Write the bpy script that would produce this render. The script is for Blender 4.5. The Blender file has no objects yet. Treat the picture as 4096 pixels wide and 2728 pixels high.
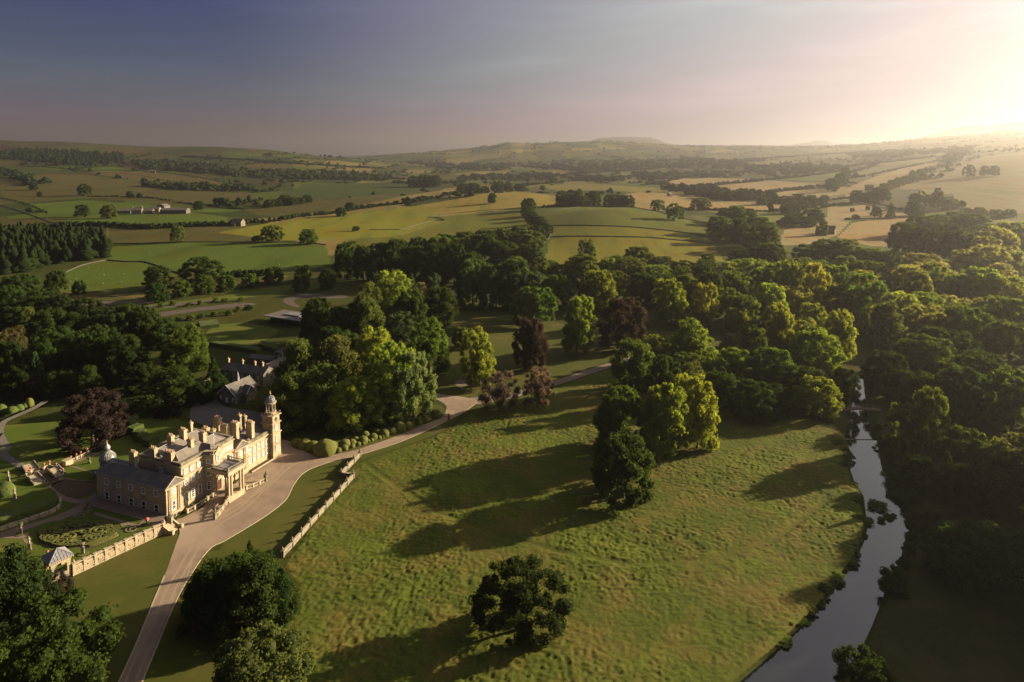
import bpy, bmesh, math, random, time
import numpy as np
from mathutils import Vector, Matrix
from mathutils.geometry import tessellate_polygon
R = math.radians
rng = np.random.default_rng(7)
random.seed(7)
sc = bpy.context.scene
# ---------------------------------------------------------------- camera
FPX, CXP, CYP, PITCH, CAMZ = 2650.0, 2048.0, 797.0, R(4.0), 100.0      # in pixels of the 4096 wide photograph
cam_d = bpy.data.cameras.new('camera'); cam = bpy.data.objects.new('camera', cam_d)
sc.collection.objects.link(cam); sc.camera = cam
cam.location = (0, 0, CAMZ); cam.rotation_euler = (R(90) - PITCH, 0, 0)
cam_d.sensor_width = 36.0; cam_d.lens = FPX / 4096 * 36
cam_d.shift_y = -(1364 - CYP) / 4096
cam_d.clip_start = 1.0; cam_d.clip_end = 60000
# ---------------------------------------------------------------- sky and sun
SUN_AZ, SUN_EL = 68.0, 15.8                        # azimuth clockwise from +Y
world = bpy.data.worlds.new('World'); sc.world = world; world.use_nodes = True
wn = world.node_tree; wn.nodes.clear()
wo = wn.nodes.new('ShaderNodeOutputWorld'); bg = wn.nodes.new('ShaderNodeBackground')
sky = wn.nodes.new('ShaderNodeTexSky'); sky.sky_type = 'NISHITA'; sky.sun_disc = False
sky.sun_elevation = R(SUN_EL); sky.sun_rotation = R(SUN_AZ)
sky.air_density = 1.0; sky.dust_density = 0.6; sky.ozone_density = 4.0; sky.altitude = 150
bg.inputs['Strength'].default_value = 0.06
wn.links.new(bg.outputs[0], wo.inputs['Surface'])
sdir = Vector((math.sin(R(SUN_AZ)) * math.cos(R(SUN_EL)), math.cos(R(SUN_AZ)) * math.cos(R(SUN_EL)), math.sin(R(SUN_EL))))
def sky_grade(g=2.1, pre=.12, tint=(1.5,1.12,1.25), glow=.80, gp=2.0, gcol=(1.0,.90,.76), floor=(.012,.011,.014)):
    """the physical sky with its contrast raised, and the wide pale aureole of a hazy evening round the sun"""
    def V(op, a, b=None):
        n = wn.nodes.new('ShaderNodeVectorMath'); n.operation = op
        for i, q in enumerate((a, b)):
            if q is None: continue
            if hasattr(q, 'links'): wn.links.new(q, n.inputs[i])
            else: n.inputs[i].default_value = q
        return n
    a = V('MULTIPLY', sky.outputs[0], (pre,)*3); a = V('MINIMUM', a.outputs[0], (.40, .41, .43))
    gm = wn.nodes.new('ShaderNodeGamma'); gm.inputs[1].default_value = g; wn.links.new(a.outputs[0], gm.inputs[0])
    a = V('MULTIPLY', gm.outputs[0], tint); a = V('ADD', a.outputs[0], floor)
    tc = wn.nodes.new('ShaderNodeTexCoord'); d = V('DOT_PRODUCT', tc.outputs['Generated'], tuple(sdir))
    mx = wn.nodes.new('ShaderNodeMath'); mx.operation = 'MAXIMUM'; mx.inputs[1].default_value = 0; wn.links.new(d.outputs['Value'], mx.inputs[0])
    pw = wn.nodes.new('ShaderNodeMath'); pw.operation = 'POWER'; pw.inputs[1].default_value = gp; wn.links.new(mx.outputs[0], pw.inputs[0])
    sg = V('SCALE', tuple(glow*q for q in gcol)); wn.links.new(pw.outputs[0], sg.inputs['Scale'])
    mp = wn.nodes.new('ShaderNodeMapping'); mp.inputs['Scale'].default_value = (2.2, 2.2, 17); mp.inputs['Rotation'].default_value = (0.06, 0.04, 0.5); wn.links.new(tc.outputs['Generated'], mp.inputs[0])
    nz = wn.nodes.new('ShaderNodeTexNoise'); nz.inputs['Scale'].default_value = 1.6; nz.inputs['Detail'].default_value = 7; nz.inputs['Roughness'].default_value = .62; wn.links.new(mp.outputs[0], nz.inputs['Vector'])
    mr = wn.nodes.new('ShaderNodeMapRange'); mr.inputs[1].default_value = .50; mr.inputs[2].default_value = .80; mr.inputs[3].default_value = 1.0; mr.inputs[4].default_value = 1.22; wn.links.new(nz.outputs[0], mr.inputs[0])   # thin veils of high cloud
    s = V('ADD', a.outputs[0], sg.outputs[0]); sv = V('SCALE', s.outputs[0]); wn.links.new(mr.outputs[0], sv.inputs['Scale']); s = sv; s = V('MULTIPLY', s.outputs[0], (1/pre,)*3)
    wn.links.new(s.outputs[0], bg.inputs['Color'])
sky_grade(2.1,.12,(.90,.43,.52),.46,1.45,(1.0,.95,.88))
sun_d = bpy.data.lights.new('sun', 'SUN'); sun = bpy.data.objects.new('sun', sun_d); sc.collection.objects.link(sun)
sun_d.energy = 4.9; sun_d.angle = R(0.6); sun_d.color = (1.0, 0.83, 0.57)
sun.rotation_euler = sdir.to_track_quat('Z', 'Y').to_euler()
sc.view_settings.view_transform = 'Standard'; sc.view_settings.look = 'None'
sc.view_settings.exposure = 1.65; sc.view_settings.gamma = 1.0; sc.view_settings.use_curve_mapping = False
sc.render.engine = 'CYCLES'
cy = sc.cycles
cy.use_denoising = True; cy.max_bounces = 6; cy.diffuse_bounces = 2; cy.glossy_bounces = 3; cy.transmission_bounces = 4
cy.transparent_max_bounces = 6; cy.volume_bounces = 0; cy.caustics_reflective = False; cy.caustics_refractive = False
HAZE = dict(density=0.000115, color=(0.80, 0.77, 0.75), aniso=0.80)

# ---------------------------------------------------------------- small helpers
COL = sc.collection
def link(o, parent=None):
    COL.objects.link(o)
    if parent is not None: o.parent = parent
    return o
def tag(o, label=None, cat=None, group=None, kind=None):
    if label: o['label'] = label
    if cat: o['category'] = cat
    if group: o['group'] = group
    if kind: o['kind'] = kind
    return o
def empty(name, loc, rz=0, label=None, cat=None, group=None):
    o = bpy.data.objects.new(name, None); o.empty_display_size = 0.5
    o.location = loc; o.rotation_euler = (0, 0, rz); link(o)
    return tag(o, label, cat, group)
def dup(root, loc=None, rz=None, label=None):
    c = root.copy(); COL.objects.link(c)
    if loc is not None: c.location = loc
    if rz is not None: c.rotation_euler = (0, 0, rz)
    if label: c['label'] = label
    for ch in list(root.children):
        d = ch.copy(); COL.objects.link(d); d.parent = c
        for g in list(ch.children):
            e = g.copy(); COL.objects.link(e); e.parent = d
    return c
ORD = ['first','second','third','fourth','fifth','sixth','seventh','eighth','ninth','tenth','eleventh','twelfth','thirteenth','fourteenth','fifteenth','sixteenth','seventeenth','eighteenth','nineteenth','twentieth']
def ordinal(i):
    if i < 20: return ORD[i]
    t = {2:'twenty',3:'thirty',4:'forty',5:'fifty'}[(i+1)//10]
    return t + '-' + ORD[(i+1) % 10 - 1] if (i+1) % 10 else {2:'twentieth',3:'thirtieth',4:'fortieth',5:'fiftieth'}[(i+1)//10]

class MB:
    def __init__(s): s.v = []; s.f = []; s.m = []
    def add(s, vs, fs, m=0):
        n = len(s.v); s.v += [tuple(map(float, q)) for q in vs]
        for f in fs: s.f.append(tuple(n + i for i in f)); s.m.append(m)
        return s
    def box(s, x0, x1, y0, y1, z0, z1, m=0):
        return s.add([(x0,y0,z0),(x1,y0,z0),(x1,y1,z0),(x0,y1,z0),(x0,y0,z1),(x1,y0,z1),(x1,y1,z1),(x0,y1,z1)],
                     [(0,3,2,1),(4,5,6,7),(0,1,5,4),(1,2,6,5),(2,3,7,6),(3,0,4,7)], m)
    def cbox(s, x, y, w, d, z0, z1, m=0): return s.box(x-w/2, x+w/2, y-d/2, y+d/2, z0, z1, m)
    def prism(s, poly, z0, z1, m=0):
        n = len(poly)
        if sum(poly[i][0]*poly[(i+1)%n][1]-poly[(i+1)%n][0]*poly[i][1] for i in range(n)) < 0: poly = poly[::-1]
        vs = [(x,y,z0) for x,y in poly] + [(x,y,z1) for x,y in poly]
        return s.add(vs, [tuple(range(n-1,-1,-1)), tuple(range(n,2*n))] + [(i,(i+1)%n,n+(i+1)%n,n+i) for i in range(n)], m)
    def hip(s, x0, x1, y0, y1, z0, zr, i0=0., i1=0., axis='x', m=0, th=0.0):
        """roof over a rectangle; ridge along AXIS; i0, i1: how far the ridge ends stand in from the two ends (0: gable)"""
        if axis == 'x':
            ym = (y0+y1)/2; r0 = (x0+i0, ym, zr); r1 = (x1-i1, ym, zr)
            vs = [(x0,y0,z0),(x1,y0,z0),(x1,y1,z0),(x0,y1,z0),r0,r1]
            fs = [(0,1,5,4),(2,3,4,5),(3,0,4),(1,2,5),(0,3,2,1)]
        else:
            xm = (x0+x1)/2; r0 = (xm, y0+i0, zr); r1 = (xm, y1-i1, zr)
            vs = [(x0,y0,z0),(x1,y0,z0),(x1,y1,z0),(x0,y1,z0),r0,r1]
            fs = [(0,1,4),(1,2,5,4),(2,3,5),(3,0,4,5),(0,3,2,1)]
        return s.add(vs, fs, m)
    def lathe(s, cx, cy_, prof, n=12, m=0, z=0.0):
        vs = []; fs = []; k = len(prof)
        for r, h in prof:
            for i in range(n):
                a = 2*math.pi*i/n; vs.append((cx+r*math.cos(a), cy_+r*math.sin(a), z+h))
        for j in range(k-1):
            for i in range(n): fs.append((j*n+i, j*n+(i+1)%n, (j+1)*n+(i+1)%n, (j+1)*n+i))
        fs.append(tuple(range(n-1,-1,-1))); fs.append(tuple((k-1)*n+i for i in range(n)))
        return s.add(vs, fs, m)
    def tube(s, pts, rad, n=6, m=0):
        pts = [Vector(p) for p in pts]; vs = []; fs = []
        for i, p in enumerate(pts):
            t = (pts[min(i+1,len(pts)-1)] - pts[max(i-1,0)]).normalized()
            a = t.cross(Vector((0,0,1)) if abs(t.z) < .9 else Vector((1,0,0))).normalized(); b = t.cross(a)
            r = rad[i] if hasattr(rad, '__len__') else rad
            for k in range(n):
                w = 2*math.pi*k/n; vs.append(p + a*r*math.cos(w) + b*r*math.sin(w))
        for i in range(len(pts)-1):
            for k in range(n): fs.append((i*n+k, i*n+(k+1)%n, (i+1)*n+(k+1)%n, (i+1)*n+k))
        fs.append(tuple(range(n))); fs.append(tuple((len(pts)-1)*n+k for k in range(n-1,-1,-1)))
        return s.add(vs, fs, m)
    def ball(s, c, r, sz=1.0, n=10, k=6, m=0):
        prof = [(max(1e-3, r*math.sin(math.pi*j/k)), -r*sz*math.cos(math.pi*j/k)) for j in range(k+1)]
        return s.lathe(c[0], c[1], prof, n, m, c[2])
    def ribbon(s, pts, w, z0, z1, m=0, closed=False):
        """a wall along a polyline of (x, y[, z]) points, W thick, from z0 to z1 above each point"""
        P = [Vector((p[0], p[1])) for p in pts]; Z = [p[2] if len(p) > 2 else 0.0 for p in pts]; n = len(P); vs = []
        for i in range(n):
            a = P[i-1] if (i > 0 or closed) else P[i]; b = P[(i+1) % n] if (i < n-1 or closed) else P[i]
            t = (b-a); t = t.normalized() if t.length > 1e-9 else Vector((1,0)); q = Vector((-t.y, t.x))*w/2
            for sgn, z in ((1,z0),(-1,z0),(-1,z1),(1,z1)): vs.append((P[i].x+sgn*q.x, P[i].y+sgn*q.y, Z[i]+z))
        fs = []
        for i in range(n if closed else n-1):
            j = (i+1) % n
            for k in range(4): fs.append((4*i+k, 4*i+(k+1)%4, 4*j+(k+1)%4, 4*j+k))
        if not closed: fs += [(0,3,2,1), (4*n-4,4*n-3,4*n-2,4*n-1)]
        return s.add(vs, fs, m)
    def mesh(s, name, mats, smooth=False):
        me = bpy.data.meshes.new(name); me.from_pydata(s.v, [], s.f)
        for q in mats if isinstance(mats, (list, tuple)) else [mats]: me.materials.append(q)
        if any(s.m): me.polygons.foreach_set('material_index', s.m)
        if smooth: me.polygons.foreach_set('use_smooth', [True]*len(me.polygons))
        me.update(); return me
    def build(s, name, mats, parent=None, smooth=False, loc=None, fix=True):
        me = s.mesh(name, mats, smooth)
        if fix:
            bm = bmesh.new(); bm.from_mesh(me); bmesh.ops.recalc_face_normals(bm, faces=bm.faces); bm.to_mesh(me); bm.free()
        o = bpy.data.objects.new(name, me); link(o, parent)
        if loc is not None: o.location = loc
        return o

# ---------------------------------------------------------------- materials
def node_mat(name, build):
    m = bpy.data.materials.new(name); m.use_nodes = True; nt = m.node_tree; nt.nodes.clear()
    out = nt.nodes.new('ShaderNodeOutputMaterial'); build(nt, out); return m
def N(nt, t, **kw):
    n = nt.nodes.new(t)
    for k, v in kw.items():
        if k in n.inputs: n.inputs[k].default_value = v
        else: setattr(n, k, v)
    return n
def mixc(nt, a, b, fac, mode='MIX'):
    n = nt.nodes.new('ShaderNodeMix'); n.data_type = 'RGBA'; n.blend_type = mode
    for sock, v in ((n.inputs[0], fac), (n.inputs[6], a), (n.inputs[7], b)):
        if hasattr(v, 'links'): nt.links.new(v, sock)
        else: sock.default_value = v if not isinstance(v, tuple) else (*v[:3], 1)
    return n.outputs[2]
def ramp(nt, src, p0, p1):
    n = nt.nodes.new('ShaderNodeMapRange'); n.inputs[1].default_value = p0; n.inputs[2].default_value = p1
    nt.links.new(src, n.inputs[0]); return n.outputs[0]
def noise(nt, scale, detail=3, co='Position', stretch=None, rot=0.0, rough=0.55):
    if co == 'Position': s = N(nt, 'ShaderNodeNewGeometry').outputs['Position']
    else: s = N(nt, 'ShaderNodeTexCoord').outputs['Object']
    if stretch:
        mp = N(nt, 'ShaderNodeMapping'); mp.inputs['Scale'].default_value = stretch; mp.inputs['Rotation'].default_value = (0,0,rot)
        nt.links.new(s, mp.inputs[0]); s = mp.outputs[0]
    n = N(nt, 'ShaderNodeTexNoise', Scale=scale, Detail=detail, Roughness=rough); nt.links.new(s, n.inputs['Vector']); return n.outputs[0]
def bump(nt, h, strength, dist):
    b = N(nt, 'ShaderNodeBump', Strength=strength, Distance=dist); nt.links.new(h, b.inputs['Height']); return b.outputs[0]
def plain(name, c1, c2=None, scale=1.5, rough=0.85, bmp=0.0, bd=0.05, c3=None, s3=0.15, metallic=0.0, spec=0.3, co='Position'):
    """one stuff, mottled between c1 and c2 by noise, with patches of c3"""
    def b(nt, out):
        p = N(nt, 'ShaderNodeBsdfPrincipled', Roughness=rough, Metallic=metallic); p.inputs['Specular IOR Level'].default_value = spec
        if c2:
            h = noise(nt, scale, 4, co); c = mixc(nt, c1, c2, ramp(nt, h, .3, .7))
            if c3: c = mixc(nt, c, c3, ramp(nt, noise(nt, s3, 3, co), .48, .68))
            nt.links.new(c, p.inputs['Base Color'])
            if bmp: nt.links.new(bump(nt, h, bmp, bd), p.inputs['Normal'])
        else: p.inputs['Base Color'].default_value = (*c1, 1)
        nt.links.new(p.outputs[0], out.inputs[0])
    return node_mat(name, b)
M = {}
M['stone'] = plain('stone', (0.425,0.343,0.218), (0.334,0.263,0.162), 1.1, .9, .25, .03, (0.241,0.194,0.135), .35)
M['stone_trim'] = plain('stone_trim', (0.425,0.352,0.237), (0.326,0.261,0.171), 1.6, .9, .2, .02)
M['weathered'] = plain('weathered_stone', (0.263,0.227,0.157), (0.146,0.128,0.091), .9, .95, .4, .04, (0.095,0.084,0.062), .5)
M['slate'] = plain('slate', (0.128,0.114,0.106), (0.091,0.084,0.082), 1.3, .7, .3, .03, (0.172,0.143,0.117), .3)
M['slate_warm'] = plain('slate_warm', (0.207,0.172,0.141), (0.153,0.131,0.111), .9, .8, .3, .03, (0.131,0.111,0.084), .4)
M['lead'] = plain('lead', (0.220,0.214,0.220), (0.172,0.168,0.174), 1.2, .5, .1, .02)
M['white'] = plain('white_paint', (.80,.79,.76))
M['pot'] = plain('clay', (.45,.30,.19), (.36,.23,.15), 3)
M['glass'] = plain('window_glass', (.012,.013,.015), rough=.08, spec=.6)
M['gravel'] = plain('gravel', (0.275,0.201,0.141), (0.201,0.143,0.100), .28, .95, .25, .02, (0.320,0.238,0.168), .05)
M['path'] = plain('path_gravel', (0.212,0.159,0.118), (0.168,0.124,0.093), 2.0, .95)
M['road'] = plain('worn_road', (0.097,0.073,0.057), (0.073,0.057,0.045), .3, .95)
M['drystone'] = plain('dry_stone', (.085,.075,.058), (.055,.05,.04), .8, .95)
M['pale_sheet'] = plain('pale_sheet_metal', (0.128,0.122,0.113), (0.108,0.102,0.094), .6, .7)
M['tarmac'] = plain('tarmac', (.16,.14,.125), (.13,.115,.10), 1.0, .95)
M['dark'] = plain('dark_iron', (.035,.033,.03), rough=.6)
M['wood'] = plain('weathered_wood', (0.315,0.247,0.188), (0.225,0.173,0.135), 2.0, .9)
M['door'] = plain('red_paint', (.075,.03,.02), rough=.5)
M['gilt'] = plain('gilt', (.75,.52,.16), rough=.35, metallic=.7)
M['soil'] = plain('soil', (0.088,0.058,0.034), (0.061,0.041,0.024), 1.2, 1.0)
M['bark'] = plain('bark', (.10,.075,.05), (.06,.045,.03), 2.0, 1.0, co='Object')
M['wool'] = plain('wool', (0.217,0.200,0.161), (0.174,0.161,0.130), 3.0, 1.0, co='Object')
M['roof_pink'] = plain('sandstone_roof', (0.133,0.110,0.098), (0.110,0.092,0.082), .8, .8)
M['barn'] = plain('barn_cladding', (.13,.115,.10), (.09,.08,.07), .5, .9)
M['flower'] = plain('red_flowers', (.55,.14,.10), (.42,.10,.10), 6.0, 1.0, co='Object')
def grass_mat(name, c1, c2, c3, s1=.9, s3=.05, bmp=.5, bd=.12, stripe=0, lo=.46, hi=.66):
    def b(nt, out):
        p = N(nt, 'ShaderNodeBsdfPrincipled', Roughness=1.0); p.inputs['Specular IOR Level'].default_value = .08
        h = noise(nt, s1, 5, rough=.7); c = mixc(nt, c1, c2, ramp(nt, h, .32, .68))
        c = mixc(nt, c, c3, ramp(nt, noise(nt, s3, 4), lo, hi))
        if stripe:
            c = mixc(nt, c, c3, ramp(nt, noise(nt, .35, 2, stretch=(1, .08, 1), rot=R(-35)), .5, .62))
        nt.links.new(c, p.inputs['Base Color']); nt.links.new(bump(nt, h, bmp, bd), p.inputs['Normal'])
        nt.links.new(p.outputs[0], out.inputs[0])
    return node_mat(name, b)
M['lawn'] = grass_mat('mown_grass', (0.071,0.077,0.015), (0.057,0.067,0.012), (0.101,0.082,0.023), 1.4, .06, .25, .05, lo=.46, hi=.78)
M['garden_lawn'] = grass_mat('garden_grass', (0.079,0.108,0.015), (0.066,0.091,0.013), (0.103,0.112,0.022), 1.4, .05, .2, .04)
M['meadow'] = grass_mat('meadow_grass', (0.082,0.100,0.014), (0.059,0.075,0.011), (0.131,0.105,0.025), 1.8, .10, .7, .18, lo=.46, hi=.74)
def more_patches(m, col, sc_, lo, hi):
    nt = m.node_tree; p = [n for n in nt.nodes if n.type == 'BSDF_PRINCIPLED'][0]; src = p.inputs['Base Color'].links[0].from_socket
    nt.links.new(mixc(nt, src, col, ramp(nt, noise(nt, sc_, 6, rough=.7), lo, hi)), p.inputs['Base Color'])
more_patches(M['meadow'], (.125,.098,.024), .022, .50, .66); more_patches(M['meadow'], (.098,.122,.015), .035, .52, .64); more_patches(M['lawn'], (.112,.095,.026), .035, .52, .72)
M['rough'] = grass_mat('rough_grass', (0.071,0.068,0.016), (0.048,0.052,0.011), (0.155,0.107,0.039), .8, .08, .8, .2)
M['bank'] = grass_mat('shaded_bank_grass', (0.044,0.048,0.012), (0.031,0.035,0.009), (0.062,0.052,0.018), .8, .08, .8, .2)  # darker than the rough grass: the bank's tree shade put into the colour
def land_mat():
    def b(nt, out):
        p = N(nt, 'ShaderNodeBsdfPrincipled', Roughness=1.0); p.inputs['Specular IOR Level'].default_value = .05
        at_ = N(nt, 'ShaderNodeAttribute'); at_.attribute_name = 'Col'
        h = noise(nt, .35, 5, rough=.65); f = ramp(nt, h, .25, .75)
        c = mixc(nt, at_.outputs['Color'], (.62,.60,.5), f, 'MULTIPLY')
        h2 = noise(nt, .016, 6, rough=.65); c = mixc(nt, c, (1.05,.78,.50), ramp(nt, h2, .48, .70), 'MULTIPLY'); c = mixc(nt, c, (.70,.80,.75), ramp(nt, noise(nt, .05, 3, stretch=(1,.15,1), rot=R(25)), .5, .68), 'MULTIPLY')
        wv = N(nt, 'ShaderNodeTexWave', Scale=.11, Distortion=1.2); wv.inputs['Detail'].default_value = 1
        mp = N(nt, 'ShaderNodeMapping'); mp.inputs['Rotation'].default_value = (0,0,R(12))
        g = N(nt, 'ShaderNodeNewGeometry'); nt.links.new(g.outputs['Position'], mp.inputs[0]); nt.links.new(mp.outputs[0], wv.inputs[0])
        fur = N(nt, 'ShaderNodeMath', operation='MULTIPLY'); nt.links.new(ramp(nt, wv.outputs[1], .55, .95), fur.inputs[0]); nt.links.new(at_.outputs['Alpha'], fur.inputs[1])
        c = mixc(nt, c, (.62,.55,.45), fur.outputs[0], 'MULTIPLY')
        nt.links.new(c, p.inputs['Base Color']); nt.links.new(bump(nt, h, .6, .5), p.inputs['Normal'])
        nt.links.new(p.outputs[0], out.inputs[0])
    return node_mat('farmland', b)
M['land'] = land_mat()
def leaf_mat(name, trans, soft=1.0):
    def b(nt, out):
        oi = N(nt, 'ShaderNodeObjectInfo'); tn = N(nt, 'ShaderNodeAttribute'); tn.attribute_name = 'tone'
        c = mixc(nt, oi.outputs['Color'], tn.outputs['Color'], 1.0, 'MULTIPLY')
        d = N(nt, 'ShaderNodeBsdfDiffuse'); t = N(nt, 'ShaderNodeBsdfTranslucent'); mx = N(nt, 'ShaderNodeMixShader'); mx.inputs[0].default_value = trans
        nt.links.new(c, d.inputs[0]); nt.links.new(mixc(nt, c, (1.6,1.52,.66), 1.0, 'MULTIPLY'), t.inputs[0])
        nt.links.new(d.outputs[0], mx.inputs[1]); nt.links.new(t.outputs[0], mx.inputs[2]); nt.links.new(mx.outputs[0], out.inputs[0])
    return node_mat(name, b)
M['leaf'] = leaf_mat('leaf', .48)
M['hedge'] = plain('clipped_hedge', (.075,.10,.018), (.05,.07,.013), 2.2, 1.0, .8, .15)
M['box'] = plain('box_hedge', (.11,.115,.022), (.08,.085,.018), 3.0, 1.0, .7, .1)
def water_mat():
    def b(nt, out):
        p = N(nt, 'ShaderNodeBsdfPrincipled', Roughness=.05); p.inputs['Base Color'].default_value = (.012,.014,.014,1); p.inputs['Specular IOR Level'].default_value = 1.0
        h = noise(nt, 1.1, 3); nt.links.new(bump(nt, h, .05, .03), p.inputs['Normal'])
        nt.links.new(p.outputs[0], out.inputs[0])
    return node_mat('water', b)
M['water'] = water_mat()

# ---------------------------------------------------------------- picture points -> places on the ground (P: pixels of a 2354 wide copy)
K = 4096 / 2354.0
cp, sp = math.cos(PITCH), math.sin(PITCH)
def ray(px, py):
    x = (px*K - CXP)/FPX; y = -(py*K - CYP)/FPX
    return np.array([x, cp + y*sp, -sp + y*cp])
def proj(X, Y, Z):
    d = Y*cp - (Z-CAMZ)*sp; u = Y*sp + (Z-CAMZ)*cp
    return (CXP + FPX*X/d)/K, (CYP - FPX*u/d)/K
def flat(px, py, z=0.0):
    d = ray(px, py); t = (z-CAMZ)/d[2]; return np.array([d[0]*t, d[1]*t, z])
T = 1.8                                              # the garden terrace stands this much above the gravel
HA = flat(664/K, 2061/K, T); AZ = R(21.2)
E1 = np.array([math.sin(AZ), math.cos(AZ)]); E2 = np.array([-math.cos(AZ), math.sin(AZ)])
def loc2w(a, b, z=0.0): q = HA[:2] + a*E1 + b*E2; return (q[0], q[1], z)
# ---- the lie of the land: heights (m) by direction (picture column) and distance
DEP = [60,450,560,650,750,850,950,1100,1300,1500,1700,2000,2400,3000,3600,4400,5500,7500,9500]
LAND = {
 -500:[0,0,0,2,5,8,8,10,14,24,34,50,72,125,190,195,150,130,100],
    0:[0,0,0,1,3,6,5,4,6,15,24,37,59,108,171,172,120,100,80],
  200:[0,0,0,0,2,4,4,4,6,10,16,24,43,92,154,155,110,90,80],
  400:[0,0,0,0,1,3,5,6,6,6,9,15,30,70,134,140,100,80,70],
  540:[0,0,0,0,1,2,3,5,5,4,6,13,27,68,136,130,90,70,60],
  680:[0,0,0,0,1,1,2,4,5,3,3,7,18,48,100,95,70,60,50],
  800:[0,0,0,0,0,1,2,5,7,3,1,3,9,25,66,55,45,50,50],
 1000:[0,0,0,0,0,0,1,5,15,5,3,0,2,7,14,19,31,115,100],
 1200:[0,0,0,0,0,0,2,11,24,6,2,0,2,8,20,31,64,203,190],
 1400:[0,0,0,3,11,18,22,9,8,13,13,2,5,14,39,44,64,203,190],
 1560:[0,0,0,1,7,12,12,6,8,8,7,5,9,22,48,60,78,193,180],
 1700:[0,0,0,0,1,2,3,4,5,6,9,12,18,33,55,71,93,172,165],
 1900:[0,0,0,0,0,1,2,3,6,11,16,22,31,47,64,85,118,177,170],
 2100:[0,0,0,0,0,1,4,10,19,26,34,46,62,84,107,135,169,228,220],
 2354:[0,0,0,0,1,5,11,20,38,55,71,89,103,124,161,204,259,326,320],
 2850:[0,0,0,0,3,9,17,30,52,72,90,110,126,150,190,240,300,360,350]}
cols = sorted(LAND); ZT = np.array([LAND[c] for c in cols], float)
LG = np.linspace(math.log(50), math.log(9600), 260); CG = np.linspace(-520, 2870, 170)
tmp = np.array([np.interp(LG, np.log(DEP), r) for r in ZT])
ZG = np.array([np.interp(CG, cols, tmp[:,j]) for j in range(len(LG))]).T
def blur(a, n, ax):
    k = np.exp(-np.linspace(-2,2,2*n+1)**2); k /= k.sum(); a = np.moveaxis(a, ax, 0)
    p = np.concatenate([np.repeat(a[:1],n,0), a, np.repeat(a[-1:],n,0)], 0)
    return np.moveaxis(sum(k[i]*p[i:i+len(a)] for i in range(2*n+1)), 0, ax)
ZG = blur(blur(ZG, 6, 0), 3, 1)
def vnoise(x, y, seed=0):
    xi = np.floor(x).astype(np.int64); yi = np.floor(y).astype(np.int64); fx = x-xi; fy = y-yi
    fx = fx*fx*(3-2*fx); fy = fy*fy*(3-2*fy)
    def h(a, b):
        n = (a*374761393 + b*668265263 + seed*974634777) & 0x7fffffff; n = ((n ^ (n >> 13))*1274126177) & 0x7fffffff
        return ((n ^ (n >> 16)) & 0xffff)/65535.0
    return (h(xi,yi)*(1-fx)+h(xi+1,yi)*fx)*(1-fy) + (h(xi,yi+1)*(1-fx)+h(xi+1,yi+1)*fx)*fy
def sstep(x, a, b): t = np.clip((x-a)/(b-a), 0, 1); return t*t*(3-2*t)
def seg_dist(X, Y, pts, closed=False):
    d = np.full(np.shape(X), 1e9); n = len(pts)
    for i in range(n if closed else n-1):
        ax, ay = pts[i][:2]; bx, by = pts[(i+1)%n][:2]; L = (bx-ax)**2+(by-ay)**2 + 1e-9
        t = np.clip(((X-ax)*(bx-ax)+(Y-ay)*(by-ay))/L, 0, 1); d = np.minimum(d, np.hypot(X-ax-t*(bx-ax), Y-ay-t*(by-ay)))
    return d
def inside(X, Y, poly):
    r = np.zeros(np.shape(X), bool); n = len(poly)
    for i in range(n):
        x0, y0 = poly[i][:2]; x1, y1 = poly[(i+1)%n][:2]
        if y0 == y1: continue
        c = ((y0 > Y) != (y1 > Y)) & (X < (x1-x0)*(Y-y0)/(y1-y0) + x0); r ^= c
    return r
WZ = -1.0                                            # river level
RL = [(1969,870),(1962,920),(1950,965),(1942,1000),(1948,1022),(1960,1050),(1955,1080),(1963,1105),(1985,1140),(1990,1180),(1995,1210),(1985,1250),(1965,1290),(1935,1330),(1900,1380),(1850,1430),(1790,1490),(1700,1568),(1560,1690)]
RR = [(1985,870),(1990,925),(2000,968),(2010,1000),(2018,1022),(2022,1050),(2028,1080),(2045,1110),(2060,1145),(2084,1165),(2083,1195),(2090,1215),(2078,1250),(2070,1290),(2045,1325),(2028,1380),(2000,1450),(1980,1490),(1925,1568),(1850,1690)]
river_poly = [flat(x, y, WZ)[:2] for x, y in RL] + [flat(x, y, WZ)[:2] for x, y in RR[::-1]]
GW0 = flat(297.5/K, 2300/K)[:2]; GW1 = flat(657/K, 2132/K)[:2]      # ends of the garden wall
terr_poly = [GW0, GW1, HA[:2] + 1.2*E2 + .6*E1, loc2w(30, 4)[:2], loc2w(40, 6)[:2], loc2w(52, 60)[:2], loc2w(20, 110)[:2], loc2w(-80, 110)[:2], loc2w(-80, 20)[:2], GW0 + (GW0-GW1)*4 + np.array([-60, 20])]
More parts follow.
